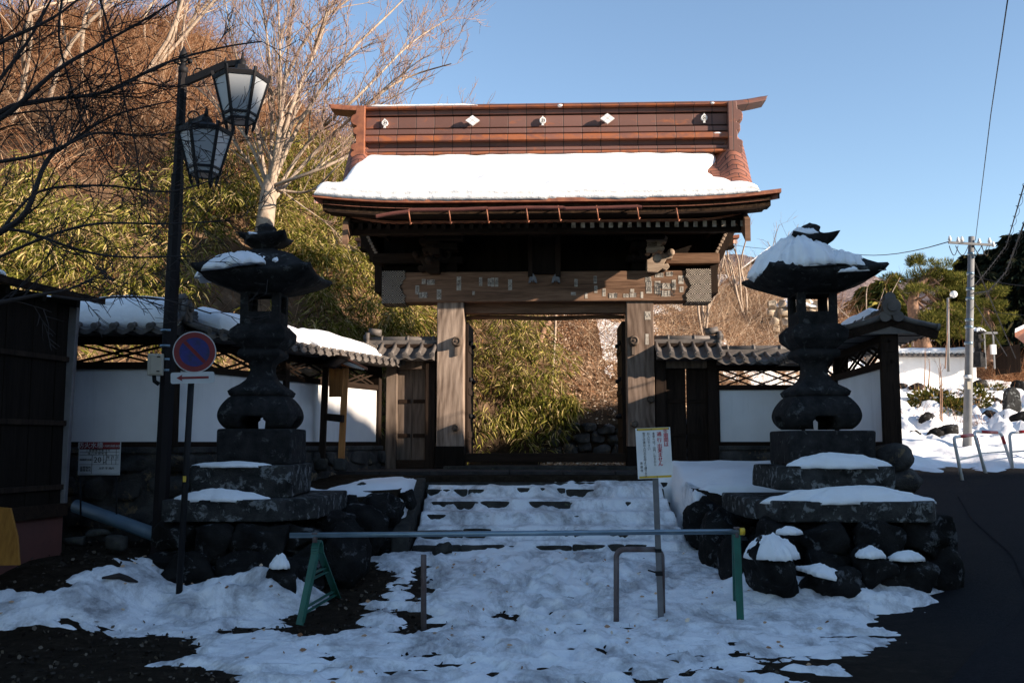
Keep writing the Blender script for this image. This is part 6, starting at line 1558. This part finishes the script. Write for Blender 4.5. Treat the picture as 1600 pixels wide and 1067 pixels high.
# ---- dry twigs and sprigs around the boulders
# ================================================================ background on the right
# stone wall seen through the gateway
def rubble_wall(name, label, A, B, z0, z1, mat, seed, sz=(.22, .42), thick=.35, top=None, cat='stone wall'):
    A = Vector((A[0], A[1], 0)); B = Vector((B[0], B[1], 0)); L = (B - A).length; e = empty(name, (A.x, A.y, z0), math.atan2((B - A).y, (B - A).x), label, cat)
    rg = random.Random(seed); m_ = MB(); z = 0; row = 0
    while z < z1 - z0:
        h = rg.uniform(sz[0] * .8, sz[0] * 1.25); x = -rg.uniform(0, .2)
        while x < L:
            w = rg.uniform(*sz); zz = z + h / 2 + rg.uniform(-.06, .06)
            if top is None or zz < top(x / L): m_.rock((x + w / 2, rg.uniform(-.03, .03), zz), (w * 1.12, thick, h * rg.uniform(1.05, 1.35)), rg.randint(0, 9999), 3, .12, 0, .9, boxy=.6)
            x += w * .93
        z += h * .88
    m_.build('stonework', mat, e, True)
    m_ = MB()
    N = 12
    for k in range(N):
        tz = (z1 - z0) if top is None else top((k + .5) / N)
        m_.span((L * k / N, .02, -.3), (L * (k + 1) / N, .3, max(.1, tz - .06)))
    m_.build('earth_core', mat if top is None else M['eave'], e, True)
    return e
rubble_wall('stone_wall', 'low wall of round dark field stones seen through the open gateway', (-2.2, 20.12), (4.4, 20.3), 1.1, 2.05, M['rubble'], 5, (.22, .42), top=lambda u: .78 + .22 * u)
wm = M['tanstone']
wb_ = GH(1225, 538); YW = wb_.y; x0, x1 = P(1208, 500, YW).x, P(1296, 500, YW).x
rubble_wall('stone_wall', 'tall sunlit tan stone retaining wall on the slope behind the right stone lantern', (x0, YW), (x1, YW), P(1220, 548, YW).z, P(1220, 476, YW).z, wm, 8, (15 * YW / F, 25 * YW / F), .3)
snow_lump('snow_drift', (x0 + x1) / 2, YW + .3, P(1220, 476, YW).z - .05, (x1 - x0) * 1.1, 1.1, .20, 61, 'snow on top of the tan stone retaining wall behind the right lantern')
# hut corner on the slope
Yh = 33; hut = empty('hut', tuple(P(1200, 430, Yh)), 0, 'small hut on the brown slope, its eave corner showing beside the right stone lantern', 'hut')
ra, rb_ = P(1157, 427, Yh), P(1186, 404, Yh)
m_ = MB(); dv = Vector((0, 2.6, 0)); r2 = rb_ + Vector((.4, 0, .28)); r3 = r2 + Vector((1.5, 0, -.75))
for a, b in ((ra, r2), (r2, r3)):
    m_.loft([[a, b, b + dv, a + dv], [v + Vector((0, 0, .10)) for v in (a, b, b + dv, a + dv)]])
m_.build('hut_roof', M['dwoodx'], hut, fixn=True)
MB().span((ra.x + .35, Yh + .3, ra.z - 1.6), (r3.x - .3, Yh + 2.4, ra.z + .05)).build('wall', M['owood'], hut)
MB().prism([(ra.x + .35, ra.z + .04), (r3.x - .3, ra.z + .04), (r2.x, r2.z - .06)], (0, Yh + .3, 0), (1, 0, 0), (0, 0, 1), (0, 1, 0), .05).build('gable', M['plaster'], hut, fixn=True)
m_ = MB(); m_.loft([[ra + Vector((0, 0, .1)), r2 + Vector((0, 0, .1)), r2 + dv + Vector((0, 0, .1)), ra + dv + Vector((0, 0, .1))], [v + Vector((.03, 0, .17)) for v in (ra, r2, r2 + dv, ra + dv)]])
m_.build('roof_snow', M['snow'], None, label='thin snow on the little hut roof beside the right stone lantern', cat='snow', fixn=True)

# far mountain
def mt(X, Y):
    h = np.interp(X, [-600, -100, 0, 120, 175, 210, 240, 300, 345, 385, 440, 700, 1200], [60, 120, 140, 160, 172, 184, 176, 160, 150, 158, 150, 140, 100])
    return h * np.exp(-((Y - 950) / 260) ** 2) * (1 + .10 * fbm(X * .012, Y * .012, 5, 5)) + 6 * fbm(X * .05, Y * .05, 6, 4) - 4
def mtm():
    m, n, l, b = mk('winter_forest_slope'); b.inputs['Roughness'].default_value = 1; b.inputs['Specular IOR Level'].default_value = 0
    v = coords(n, l); f = noi(n, l, v, .035, 8, .7); c = ramp(n, l, f, [(.35, (.06, .07, .10)), (.5, (.24, .19, .19)), (.62, (.34, .27, .26)), (.75, (.50, .48, .52))])
    l.new(c, b.inputs['Base Color']); bump(n, l, b, noi(n, l, v, .12, 8, .8), 1.0, 8); return m
grid('mountain', np.arange(-700, 1300, 12), np.arange(520, 1400, 12), mt, mtm(), kind='structure')

# white garden wall
Yw = 31.5; a, b = P(1388, 588, Yw), P(1526, 586, Yw); gw = empty('garden_wall', tuple(a), 0, 'low white garden wall with snow-topped tile coping on the right', 'wall')
MB().span((a.x, Yw, a.z - .5), (b.x, Yw + .22, P(1450, 556, Yw).z)).build('plaster_panel', M['plaster'], gw)
zc = P(1450, 556, Yw).z
m_ = MB(); m_.loft([[Vector((a.x - .1, Yw - .18, zc)), Vector((b.x + .1, Yw - .18, zc)), Vector((b.x + .1, Yw + .11, zc + .16)), Vector((a.x - .1, Yw + .11, zc + .16))], [Vector((a.x - .1, Yw - .18, zc - .04)), Vector((b.x + .1, Yw - .18, zc - .04)), Vector((b.x + .1, Yw + .4, zc - .04)), Vector((a.x - .1, Yw + .4, zc - .04))]])
m_.build('coping', M['kawara'], gw, fixn=True)
m_ = MB(); x = a.x - .05
while x < b.x + .1:
    m_.tube([(x, Yw - .20, zc - .005), (x, Yw + .11, zc + .17)], .045, 8); x += .17
m_.build('coping_tiles', M['kawara'], gw)
m_ = MB(); rr = []
for k in range(60):
    x = a.x - .08 + (b.x - a.x + .16) * k / 59; h = .16 + .04 * mnoise.noise(Vector((x * 1.5, 0, 0)))
    rr.append([Vector((x, Yw - .12, zc + .06)), Vector((x, Yw - .12, zc + .06 + h * .7)), Vector((x, Yw + .05, zc + .10 + h)), Vector((x, Yw + .25, zc + .06 + h)), Vector((x, Yw + .34, zc))])
m_.loft(rr, 0, True); m_.build('coping_snow', M['snow'], None, label='even strip of snow along the coping of the white garden wall', cat='snow', fixn=True)

# utility pole
YU = 22.0; pb, pt = P(1509, 704, YU), P(1518, 370, YU); up = empty('utility_pole', tuple(pb), 0, 'tall grey concrete utility pole with a crossarm and tangled cables on the right', 'utility pole')
MB().tube([pb - Vector((0, 0, .4)), pt], [.100, .066], 16).build('pole', M['concrete'], up)
ca, cb = P(1482, 379, YU - .1), P(1549, 383, YU - .1); MB().bar(ca, cb, .05, .05).build('crossarm', M['concrete'], up)
MB().bar(P(1535, 383, YU - .08), P(1522, 403, YU - .08), .02, .02).build('brace', M['galv'], up)
for px_, py_ in ((1484, 375), (1497, 377), (1503, 376), (1530, 379), (1546, 378), (1552, 384)):
    q = P(px_, py_, YU - .1); MB().tube([q - Vector((0, 0, .03)), q, q + Vector((0, 0, .05)), q + Vector((0, 0, .09))], [.02, .045, .03, .02], 8).build('insulator', M['white'], up)
for py_ in (397, 428, 452, 467, 500, 511, 536):
    t_ = (700 - py_) / 330; q = pb.lerp(pt, t_); MB().tube([q - Vector((0, 0, .03)), q + Vector((0, 0, .03))], .108 - .032 * t_, 12).build('band', M['galv'], up)
q = pb.lerp(pt, .34); MB().tube([q - Vector((0, 0, .04)), q + Vector((0, 0, .04))], .096, 12).build('white_band', M['white'], up)
q = pb.lerp(pt, .30) + Vector((-.01, -.095, 0)); MB().box(q, (.07, .02, .17)).build('number_plate', M['beige'], up)
def wire(name, pts, r, label, sag=0, cat='cable', coil=0, group=None):
    P_ = [Vector(p) for p in pts]; out = []
    for i in range(len(P_) - 1):
        for k in range(10):
            t = k / 10; p = P_[i].lerp(P_[i + 1], t); p.z -= sag * 4 * t * (1 - t); out.append(p)
    out.append(P_[-1]); m_ = MB().tube(out, r, 5)
    if coil:
        c = []; tot = len(out) - 1
        for k in range(tot * 10):
            u = k / 10; i = int(u); p = out[i].lerp(out[min(i + 1, tot)], u - i); an = u * coil; c.append(p + Vector((math.cos(an) * .032, 0, math.sin(an) * .032 - .02)))
        m_.tube(c, r * .4, 3)
    return m_.build(name, M['black'], None, label=label, cat=cat, group=group)
wire('overhead_cable', [P(1524, 376, YU), P(1548, 180, 14), P(1576, -10, 9)], .007, 'single thin wire climbing steeply from the pole top to the upper right')
wire('overhead_cable', [P(1521, 448, YU), P(1545, 420, 18), P(1572, 385, 15), P(1600, 290, 11), P(1640, 230, 9)], .008, 'upper spiral-wrapped cable rising from the utility pole to the right edge', coil=4)
wire('overhead_cable', [P(1521, 458, YU), P(1545, 455, 18), P(1572, 425, 15), P(1600, 350, 11), P(1640, 290, 9)], .011, 'lower thick spiral-wrapped cable looping from the utility pole to the right edge', coil=4)
wire('overhead_cable', [P(1482, 378, YU), P(1300, 388, 40), P(1100, 372, 60)], .012, 'faint long wire running left from the crossarm across the sky', sag=.3)
wire('overhead_cable', [P(1521, 430, YU), P(1640, 445, 20)], .010, 'white sagging wire from the pole to the right edge below the crossarm', sag=.1)
wire('overhead_cable', [P(1521, 478, YU), P(1640, 490, 20)], .008, 'thin green wire from the pole towards the dark cedars', sag=.1)
wire('guy_wire', [P(1521, 470, YU), P(1573, 556, YU + 2)], .012, 'left one of two slanting guy wires right of the utility pole')
wire('guy_wire', [P(1521, 405, YU), P(1587, 560, YU + 2)], .012, 'right one of two slanting guy wires right of the utility pole')
for i, (x_, w_) in enumerate(((1490, 14), (1503, 20), (1532, 22), (1540, 12))):
    a = P(x_ - w_ / 2, 384, YU - .12); b = P(x_ + w_ / 2, 384, YU - .12); m_ = MB().tube([a.lerp(b, t) - Vector((0, 0, .22 * math.sin(math.pi * t))) for t in np.linspace(0, 1, 9)], .010, 4); m_.build('jumper_wire', M['black'], up)
# globe lamp post
Yg = 30; a, b = P(1481, 560, Yg), P(1481, 466, Yg); gl = empty('garden_lamp', tuple(a), 0, 'slim white garden lamp post with a round globe, left of the utility pole', 'lamp post')
MB().tube([a - Vector((0, 0, .4)), b], [.045, .035], 10).build('post', M['concrete'], gl); MB().bar(b, P(1490, 464, Yg), .04, .04).build('arm', M['greyal'], gl)
MB().sphere(P(1490, 460, Yg), .11, 14, 10).build('globe', M['white'], gl)
# small far stone lantern, gate frame, memorial stone
Yl = 29; q = P(1528, 552, Yl); sl = empty('stone_lantern', tuple(q), 0, 'small distant stone lantern with a snow cap right of the utility pole', 'stone lantern')
def circ(r, z, n=6): return [q + Vector((r * math.cos(2 * math.pi * k / n + .4), r * math.sin(2 * math.pi * k / n + .4), z)) for k in range(n)]
MB().loft([circ(.2, -.4), circ(.2, 0), circ(.10, .05), circ(.09, .30), circ(.2, .36), circ(.2, .42)]).build('shaft', M['stone'], sl)
MB().loft([circ(.12, .42), circ(.12, .58)]).build('fire_box', M['stone'], sl); MB().loft([circ(.12, .58), circ(.27, .60), circ(.22, .66), circ(.06, .74), circ(.03, .78)]).build('lantern_roof', M['stone'], sl)
snow_lump('snow_pile', q.x, q.y, q.z + .63, .42, .42, .14, 66, 'snow on the small distant stone lantern')
q = P(1546, 560, 29); tg = empty('signpost_frame', tuple(q), 0, 'small pale wooden frame standing beside the distant stone lantern', 'frame')
for dx in (-.12, .14): MB().span((q.x + dx - .02, q.y - .02, q.z - .3), (q.x + dx + .02, q.y + .02, q.z + .78)).build('post', M['concrete'], tg)
MB().span((q.x - .22, q.y - .03, q.z + .72), (q.x + .26, q.y + .03, q.z + .78)).build('crossbar', M['concrete'], tg)
q = P(1552, 546, 28.8); MB().loft([[q + Vector((sx * .07, sy * .05, z)) for sx, sy in ((-1, -1), (1, -1), (1, 1), (-1, 1))] for z in (-.14, .14)]).build('lamp_box', M['white'], tg)
q = GH(1583, 657); m_ = MB()
m_.loft([[q + Vector((w * sx, .12 * sy + .02, z)) for sx, sy in ((-1, -1), (1, -1), (1, 1), (-1, 1))] for z, w in ((-.2, .22), (.0, .22), (.45, .20), (.70, .17), (.80, .10), (.86, .03))], 0, False)
m_.build('memorial_stone', M['stone2'], None, label='upright dark memorial slab with a pointed top in the snowy garden at the right edge', cat='memorial stone', fixn=True, bevel=.02)
# red and white tube barriers by the road
M['redw'] = None
def tube_barrier(fl, fr, tl, tr, Ya, Yb, label, mid=.5):
    A, B = GH(*fl), GH(*fr); Ya, Yb = A.y, B.y; C, D = P(tl[0], tl[1], Ya), P(tr[0], tr[1], Yb); A.z -= .05; B.z -= .05
    e = empty('road_barrier', tuple(A), 0, label, 'barrier', 'red and white tube barriers beside the road')
    pts = [A]; ux = (D - C).normalized(); dl_ = (A - C).normalized(); dr_ = (B - D).normalized(); rd = .10
    for t in np.linspace(0, 1, 6): pts.append((C + dl_ * rd).lerp(C, t).lerp(C.lerp(C + ux * rd, t), t))
    for t in np.linspace(0, 1, 6): pts.append((D - ux * rd).lerp(D, t).lerp(D.lerp(D + dr_ * rd, t), t))
    pts.append(B)
    # white tube with red bands
    MB().tube(pts, .030, 10).build('tube_frame', M['white'], e)
    MB().bar(A.lerp(C, mid), B.lerp(D, mid), .018, .03).build('crossbar', M['white'], e)
    for u, v, s0, s1 in ((C, D, .25, .85), (D, B, .08, .30), (A, C, .0, .0)):
        if s1 > s0: MB().tube([u.lerp(v, s0), u.lerp(v, s1)], .0325, 10).build('red_band', M['red'], e)
Yb1 = 18.4
tube_barrier((1504, 750), (1540, 738), (1490, 683), (1524, 679), 18.2, 19.2, 'nearest leaning red and white tube barrier beside the road')
tube_barrier((1541, 739), (1583, 731), (1521, 674), (1564, 676), 19.3, 20.0, 'middle red and white tube barrier, with two red bands, beside the road')
tube_barrier((1582, 732), (1640, 728), (1577, 676), (1632, 672), 20.2, 20.4, 'red and white tube barrier cut off by the right edge')
# garden rocks, shrubs
grk = 'snow-dusted garden rocks on the right slope'
rg = random.Random(31)
for i, (px, py, Yr, s_, mt_) in enumerate(((1543, 590, 27, .45, 'pbark'), (1590, 588, 27, .5, 'pbark'), (1425, 560, 30, .5, 'boulder'), (1400, 590, 29, .4, 'boulder'), (1556, 637, 24.6, .3, 'boulder'), (1567, 640, 24.5, .24, 'boulder'), (1440, 640, 24, .5, 'boulder'), (1480, 690, 21.5, .55, 'boulder'), (1465, 692, 21.3, .4, 'boulder'), (1598, 668, 23, .5, 'boulder'), (1575, 665, 23, .4, 'boulder'), (1535, 560, 29.5, .6, 'pbark'), (1410, 575, 29.4, .35, 'boulder'), (1432, 615, 26, .4, 'boulder'), (1500, 600, 27, .35, 'boulder'), (1420, 640, 24, .3, 'boulder'), (1448, 668, 22, .45, 'boulder'), (1410, 612, 26, .3, 'boulder'), (1495, 625, 25, .4, 'boulder'), (1530, 612, 25, .5, 'boulder'), (1560, 600, 26, .45, 'boulder'), (1595, 615, 25, .5, 'boulder'), (1545, 660, 23, .35, 'boulder'), (1430, 690, 21.5, .3, 'boulder'))):
    q = GH(px, py); o = MB().rock((0, 0, 0), (s_ * 1.2, s_, s_ * .8), 400 + i, 3, .2).build('garden_rock', M[mt_], None, cat='rock', group=grk, label='garden rock half buried in snow on the right slope'); o.location = (q.x, q.y, q.z + s_ * .22 + .10)
def cloud(n, c, rad, L, mat, seed, up=.2, name='foliage', par=None, label=None, cat=None, shell=.5, wd=.12, kind=None):
    r_ = np.random.RandomState(seed); v = unit(r_.normal(size=(n, 3))); rr = r_.uniform(shell ** 3, 1, n) ** (1 / 3)
    lump = 1 + .22 * np.sin(v[:, 0] * 7 + seed) * np.cos(v[:, 1] * 6 + seed * 2) + .15 * np.sin(v[:, 2] * 9 + seed)
    p = v * (rr * lump)[:, None] * np.array(rad) + np.array(c); d = unit(v + r_.normal(0, .5, (n, 3)) + np.array([0, 0, up]))
    LL = L * r_.uniform(.6, 1.3, n); return p, d, LL, LL * wd
def foliage(name, clouds, mat, droop=.2, **kw):
    p = np.concatenate([c[0] for c in clouds]); d = np.concatenate([c[1] for c in clouds]); L = np.concatenate([c[2] for c in clouds]); w = np.concatenate([c[3] for c in clouds])
    return leaves_np(name, p, d, L, w, mat, droop, 3, **kw)
def shrub(name, px, py, Y, rad, n, mat, label, L=.1, wd=.35, seed=1, zoff=0):
    q = GH(px, py); e = empty(name, tuple(q), 0, label, 'shrub'); o = foliage('foliage', [cloud(n, (0, 0, rad[2] * .8 + zoff), rad, L, None, seed, wd=wd)], M[mat]); o.parent = e
    m_ = MB(); rg = random.Random(seed)
    for k in range(7): m_.tube([(0, 0, -.1), (rg.uniform(-.5, .5) * rad[0], rg.uniform(-.4, .4) * rad[1], rad[2] * rg.uniform(.7, 1.3) + zoff)], [.02, .006], 5)
    m_.build('stems', M['twig'], e, True)
shrub('evergreen_shrub', 1458, 650, 23.3, (.62, .4, .42), 1500, 'shrub', 'dark evergreen shrub in the snow left of the utility pole', seed=3, L=.13)
shrub('evergreen_shrub', 1490, 655, 23.0, (.38, .35, .32), 900, 'shrub', 'dark evergreen shrub tucked against the utility pole', seed=4, L=.13)
shrub('evergreen_shrub', 1525, 645, 23.5, (.40, .35, .4), 700, 'shrub', 'sparse evergreen shrub right of the utility pole', seed=5, L=.13)
shrub('round_shrub', 1410, 590, 28.5, (.55, .4, .26), 1300, 'ylw', 'clipped golden brown shrub at the foot of the white garden wall', seed=6, L=.05)
shrub('round_shrub', 1556, 620, 25, (.3, .3, .2), 400, 'shrub', 'small dark shrub left of the memorial slab', seed=8)
shrub('yellow_shrub', 1580, 545, 33, (.9, .5, .75), 1400, 'ylw', 'bright yellow-leaved shrub near the right edge below the dark cedars', seed=7, L=.14)
# bare garden shoots
tb = TreeB(21)
for px, y0, y1 in ((1471, 640, 560), (1468, 640, 575), (1443, 590, 545), (1450, 592, 560), (1476, 560, 470)):
    a = P(px, y0, 24 if y0 > 600 else 29); b = P(px + tb.rg.uniform(-6, 10), y1, a.y); o, r = tb.path([a - Vector((0, 0, .3)), a.lerp(b, .5) + Vector((.03, 0, 0)), b], .022, .006, n=5); tb.sprout(o, r, 2, 3, .45, .7, .2)
tb.build('bare_shrub', tuple(P(1471, 640, 24)), M['pbark'], M['twig'], 'wispy leafless garden shoots rising left of the utility pole', 'shrub')
# big garden pine
Yp = 35; pine = empty('pine_tree', tuple(P(1441, 545, Yp)), 0, 'large sunlit garden pine with layered needle pads and a bent reddish trunk', 'pine tree')
tb = TreeB(33); T = lambda x, y, dy=0: P(x, y, Yp + dy)
tr = [T(1443, 545), T(1437, 520), T(1428, 490), T(1427, 465), T(1436, 447), T(1450, 430), T(1462, 420)]
o, r = tb.path(tr, .30, .08, n=10)
pads = [(1420, 435, 40, 9), (1450, 421, 42, 9), (1475, 430, 34, 10), (1482, 447, 32, 9), (1450, 455, 38, 8), (1478, 468, 42, 9), (1500, 458, 30, 10), (1465, 487, 38, 9), (1498, 482, 34, 9), (1505, 500, 36, 9), (1475, 505, 40, 10), (1460, 520, 30, 8), (1500, 520, 34, 9), (1402, 440, 16, 6), (1436, 412, 22, 6), (1465, 440, 40, 8)]
cl = []
for i, (px, py, rx, ry) in enumerate(pads):
    dy = tb.rg.uniform(-.6, .8); c = T(px, py, dy); s_ = Yp / F
    k = tb.rg.choice((2, 3, 4, 5)); tb.path([tr[k], tr[k].lerp(c, .5) + Vector((0, 0, -.15)), c - Vector((0, 0, .1))], .07, .02, n=5)
    for j in range(5): cl.append(cloud(300, tuple(c + Vector((tb.rg.uniform(-.75, .75) * rx * s_, tb.rg.uniform(-.5, .5), tb.rg.uniform(-.2, .2)))), (rx * s_ * .38, .5, ry * s_ * .5), .16, None, i * 9 + j, up=.9, wd=.09))
tb.mb.build('trunk', M['pbark'], pine); o = foliage('needles', cl, M['pine'], 0); o.parent = pine; o.matrix_parent_inverse = PM[pine.name].inverted()
# second pine right of the pole
Yp = 31; p2 = empty('pine_tree', tuple(P(1548, 560, Yp)), 0, 'smaller layered garden pine just right of the utility pole, in front of the cedars', 'pine tree'); tb = TreeB(34); cl = []
tr = [T(1547, 565), T(1550, 520), T(1540, 480), T(1548, 450)]; tb.path(tr, .14, .05, n=8)
for i, (px, py, rx, ry) in enumerate(((1545, 452, 22, 7), (1560, 458, 12, 6), (1535, 475, 24, 7), (1555, 478, 20, 6), (1540, 500, 28, 8), (1565, 498, 16, 7), (1530, 520, 24, 8), (1560, 520, 20, 8), (1540, 535, 30, 7))):
    c = T(px, py, tb.rg.uniform(-.4, .4)); s_ = Yp / F; tb.path([tr[2], c - Vector((0, 0, .05))], .04, .015, n=5)
    for j in range(4): cl.append(cloud(260, tuple(c + Vector((tb.rg.uniform(-.6, .6) * rx * s_, tb.rg.uniform(-.3, .3), 0))), (rx * s_ * .45, .4, ry * s_ * .75), .14, None, i * 9 + j, up=.9, wd=.09))
tb.mb.build('trunk', M['pbark'], p2); o = foliage('needles', cl, M['pine'], 0); o.parent = p2; o.matrix_parent_inverse = PM[p2.name].inverted()
# cedars
def cedar(px, pyb, pyt, Y, wr, label, seed, n=5200, mat='cedar', group=None):
    b, t_ = P(px, pyb, Y), P(px, pyt, Y); H_ = t_.z - b.z; r_ = np.random.RandomState(seed)
    e = empty('cedar_tree', tuple(b), 0, label, 'cedar tree', group); MB().tube([(0, 0, -.5), (0, 0, H_ * .97)], [.22, .03], 8).build('trunk', M['dbark'], e, True)
    h = r_.uniform(0, 1, n) ** .85; R0 = wr * (1 - h) ** .8 + .12; a = r_.uniform(0, 6.283, n); whorl = .65 + .35 * np.sin(h * 34 + np.sin(a * 3 + seed) * 1.4); bulge = 1 + .25 * np.sin(a * 4 + h * 12 + seed)
    rr = R0 * whorl * bulge * r_.uniform(.45, 1, n) ** .6; p = np.stack([rr * np.cos(a), rr * np.sin(a), h * H_ + .1 - rr * .22], 1)
    d = unit(np.stack([np.cos(a) + r_.normal(0, .35, n), np.sin(a) + r_.normal(0, .35, n), r_.normal(-.35, .3, n)], 1)); L = r_.uniform(.22, .5, n)
    o = leaves_np('foliage', p, d, L, L * .32, M[mat], .5, seed); o.parent = e
gc = 'dark cedars behind the garden at the right edge'
for i, (px, pb_, pt_, Y, w) in enumerate(((1500, 560, 425, 46, 2.2), (1520, 560, 402, 48, 2.6), (1540, 560, 400, 47, 2.6), (1562, 565, 392, 46, 2.7), (1590, 565, 370, 44, 2.8), (1622, 565, 362, 43, 2.8), (1655, 565, 380, 44, 2.8), (1548, 565, 430, 42, 2.2), (1600, 565, 410, 40, 2.3))):
    cedar(px, pb_ + 10, pt_, Y, w, 'tall dark cedar in the shaded grove behind the garden at the right edge', 500 + i, group=gc)
cedar(1386, 525, 442, 40, 1.6, 'brown-green cedar left of the garden pine, above the gabled wall roof', 520, 2600, 'pine')
cedar(1358, 520, 450, 46, 1.5, 'lower conifer at the left end of the distant tree line, beside the lantern roof', 522, 2000, 'pine')
cedar(1410, 520, 468, 44, 1.1, 'small dark conifer right behind the distant gabled house', 521, 1600)
# distant house with gabled roof and building at the right edge
Yh = 38; hs_ = empty('house', tuple(P(1375, 525, Yh)), 0, 'distant low house with a dark gabled roof behind the right wall', 'house')
a, t_, c = P(1345, 515, Yh), P(1383, 490, Yh), P(1424, 518, Yh); dv = Vector((0, 5, 0))
m_ = MB()
for u, v in ((a, t_), (t_, c)): m_.loft([[u, v, v + dv, u + dv], [w_ + Vector((0, 0, .14)) for w_ in (u, v, v + dv, u + dv)]])
m_.build('house_roof', M['kawara'], hs_, fixn=True); MB().span((a.x + .3, Yh + .4, a.z - 2), (c.x - .3, Yh + 4.6, a.z)).build('wall', M['plaster'], hs_)
MB().prism([(a.x + .3, a.z), (c.x - .3, a.z), (t_.x, t_.z - .05)], (0, Yh + .4, 0), (1, 0, 0), (0, 0, 1), (0, 1, 0), .1).build('gable', M['owood'], hs_, fixn=True)
dv = Vector((3.2, 5, 0)); Yh = 30; hb = empty('house', tuple(P(1600, 545, Yh)), 0, 'building with a snow-edged roof cut off by the right edge', 'house')
a, t_, c = P(1586, 526, Yh), P(1625, 507, Yh), P(1670, 526, Yh)
for u, v in ((a, t_), (t_, c)):
    MB().loft([[u, v, v + dv, u + dv], [w_ + Vector((0, 0, .12)) for w_ in (u, v, v + dv, u + dv)]]).build('house_roof', M['rust'], hb, fixn=True)
MB().span((a.x + 1.3, Yh + 2.3, a.z - .9), (c.x - .3, Yh + 4, a.z)).build('wall', M['dwood'], hb)
m_ = MB().loft([[v + Vector((0, 0, .12)) for v in (a, t_, t_ + dv, a + dv)], [v + Vector((.02, 0, .24)) for v in (a, t_, t_ + dv, a + dv)]]); m_.build('roof_snow', M['snow'], None, label='snow on the roof of the building at the right edge', cat='snow', fixn=True)

gx_ = []
for (px, py) in ((1420, 600), (1440, 618), (1455, 640), (1475, 630), (1500, 640), (1540, 625), (1570, 610), (1590, 640), (1430, 660), (1520, 670), (1560, 650), (1410, 575), (1590, 600)):
    q = GH(px, py); n = 60
    gx_.append(np.stack([q.x + rs.normal(0, .35, n), q.y + rs.normal(0, .35, n), np.full(n, q.z + .05)], 1))
gx_ = np.concatenate(gx_); n = len(gx_)
twigs_np('dry_stalks', gx_, unit(np.stack([rs.normal(0, .5, n), rs.normal(0, .5, n), rs.uniform(.3, 1, n)], 1)), rs.uniform(.2, .6, n), rs.uniform(.004, .009, n), M['twig'], .5, 31, kind='stuff')
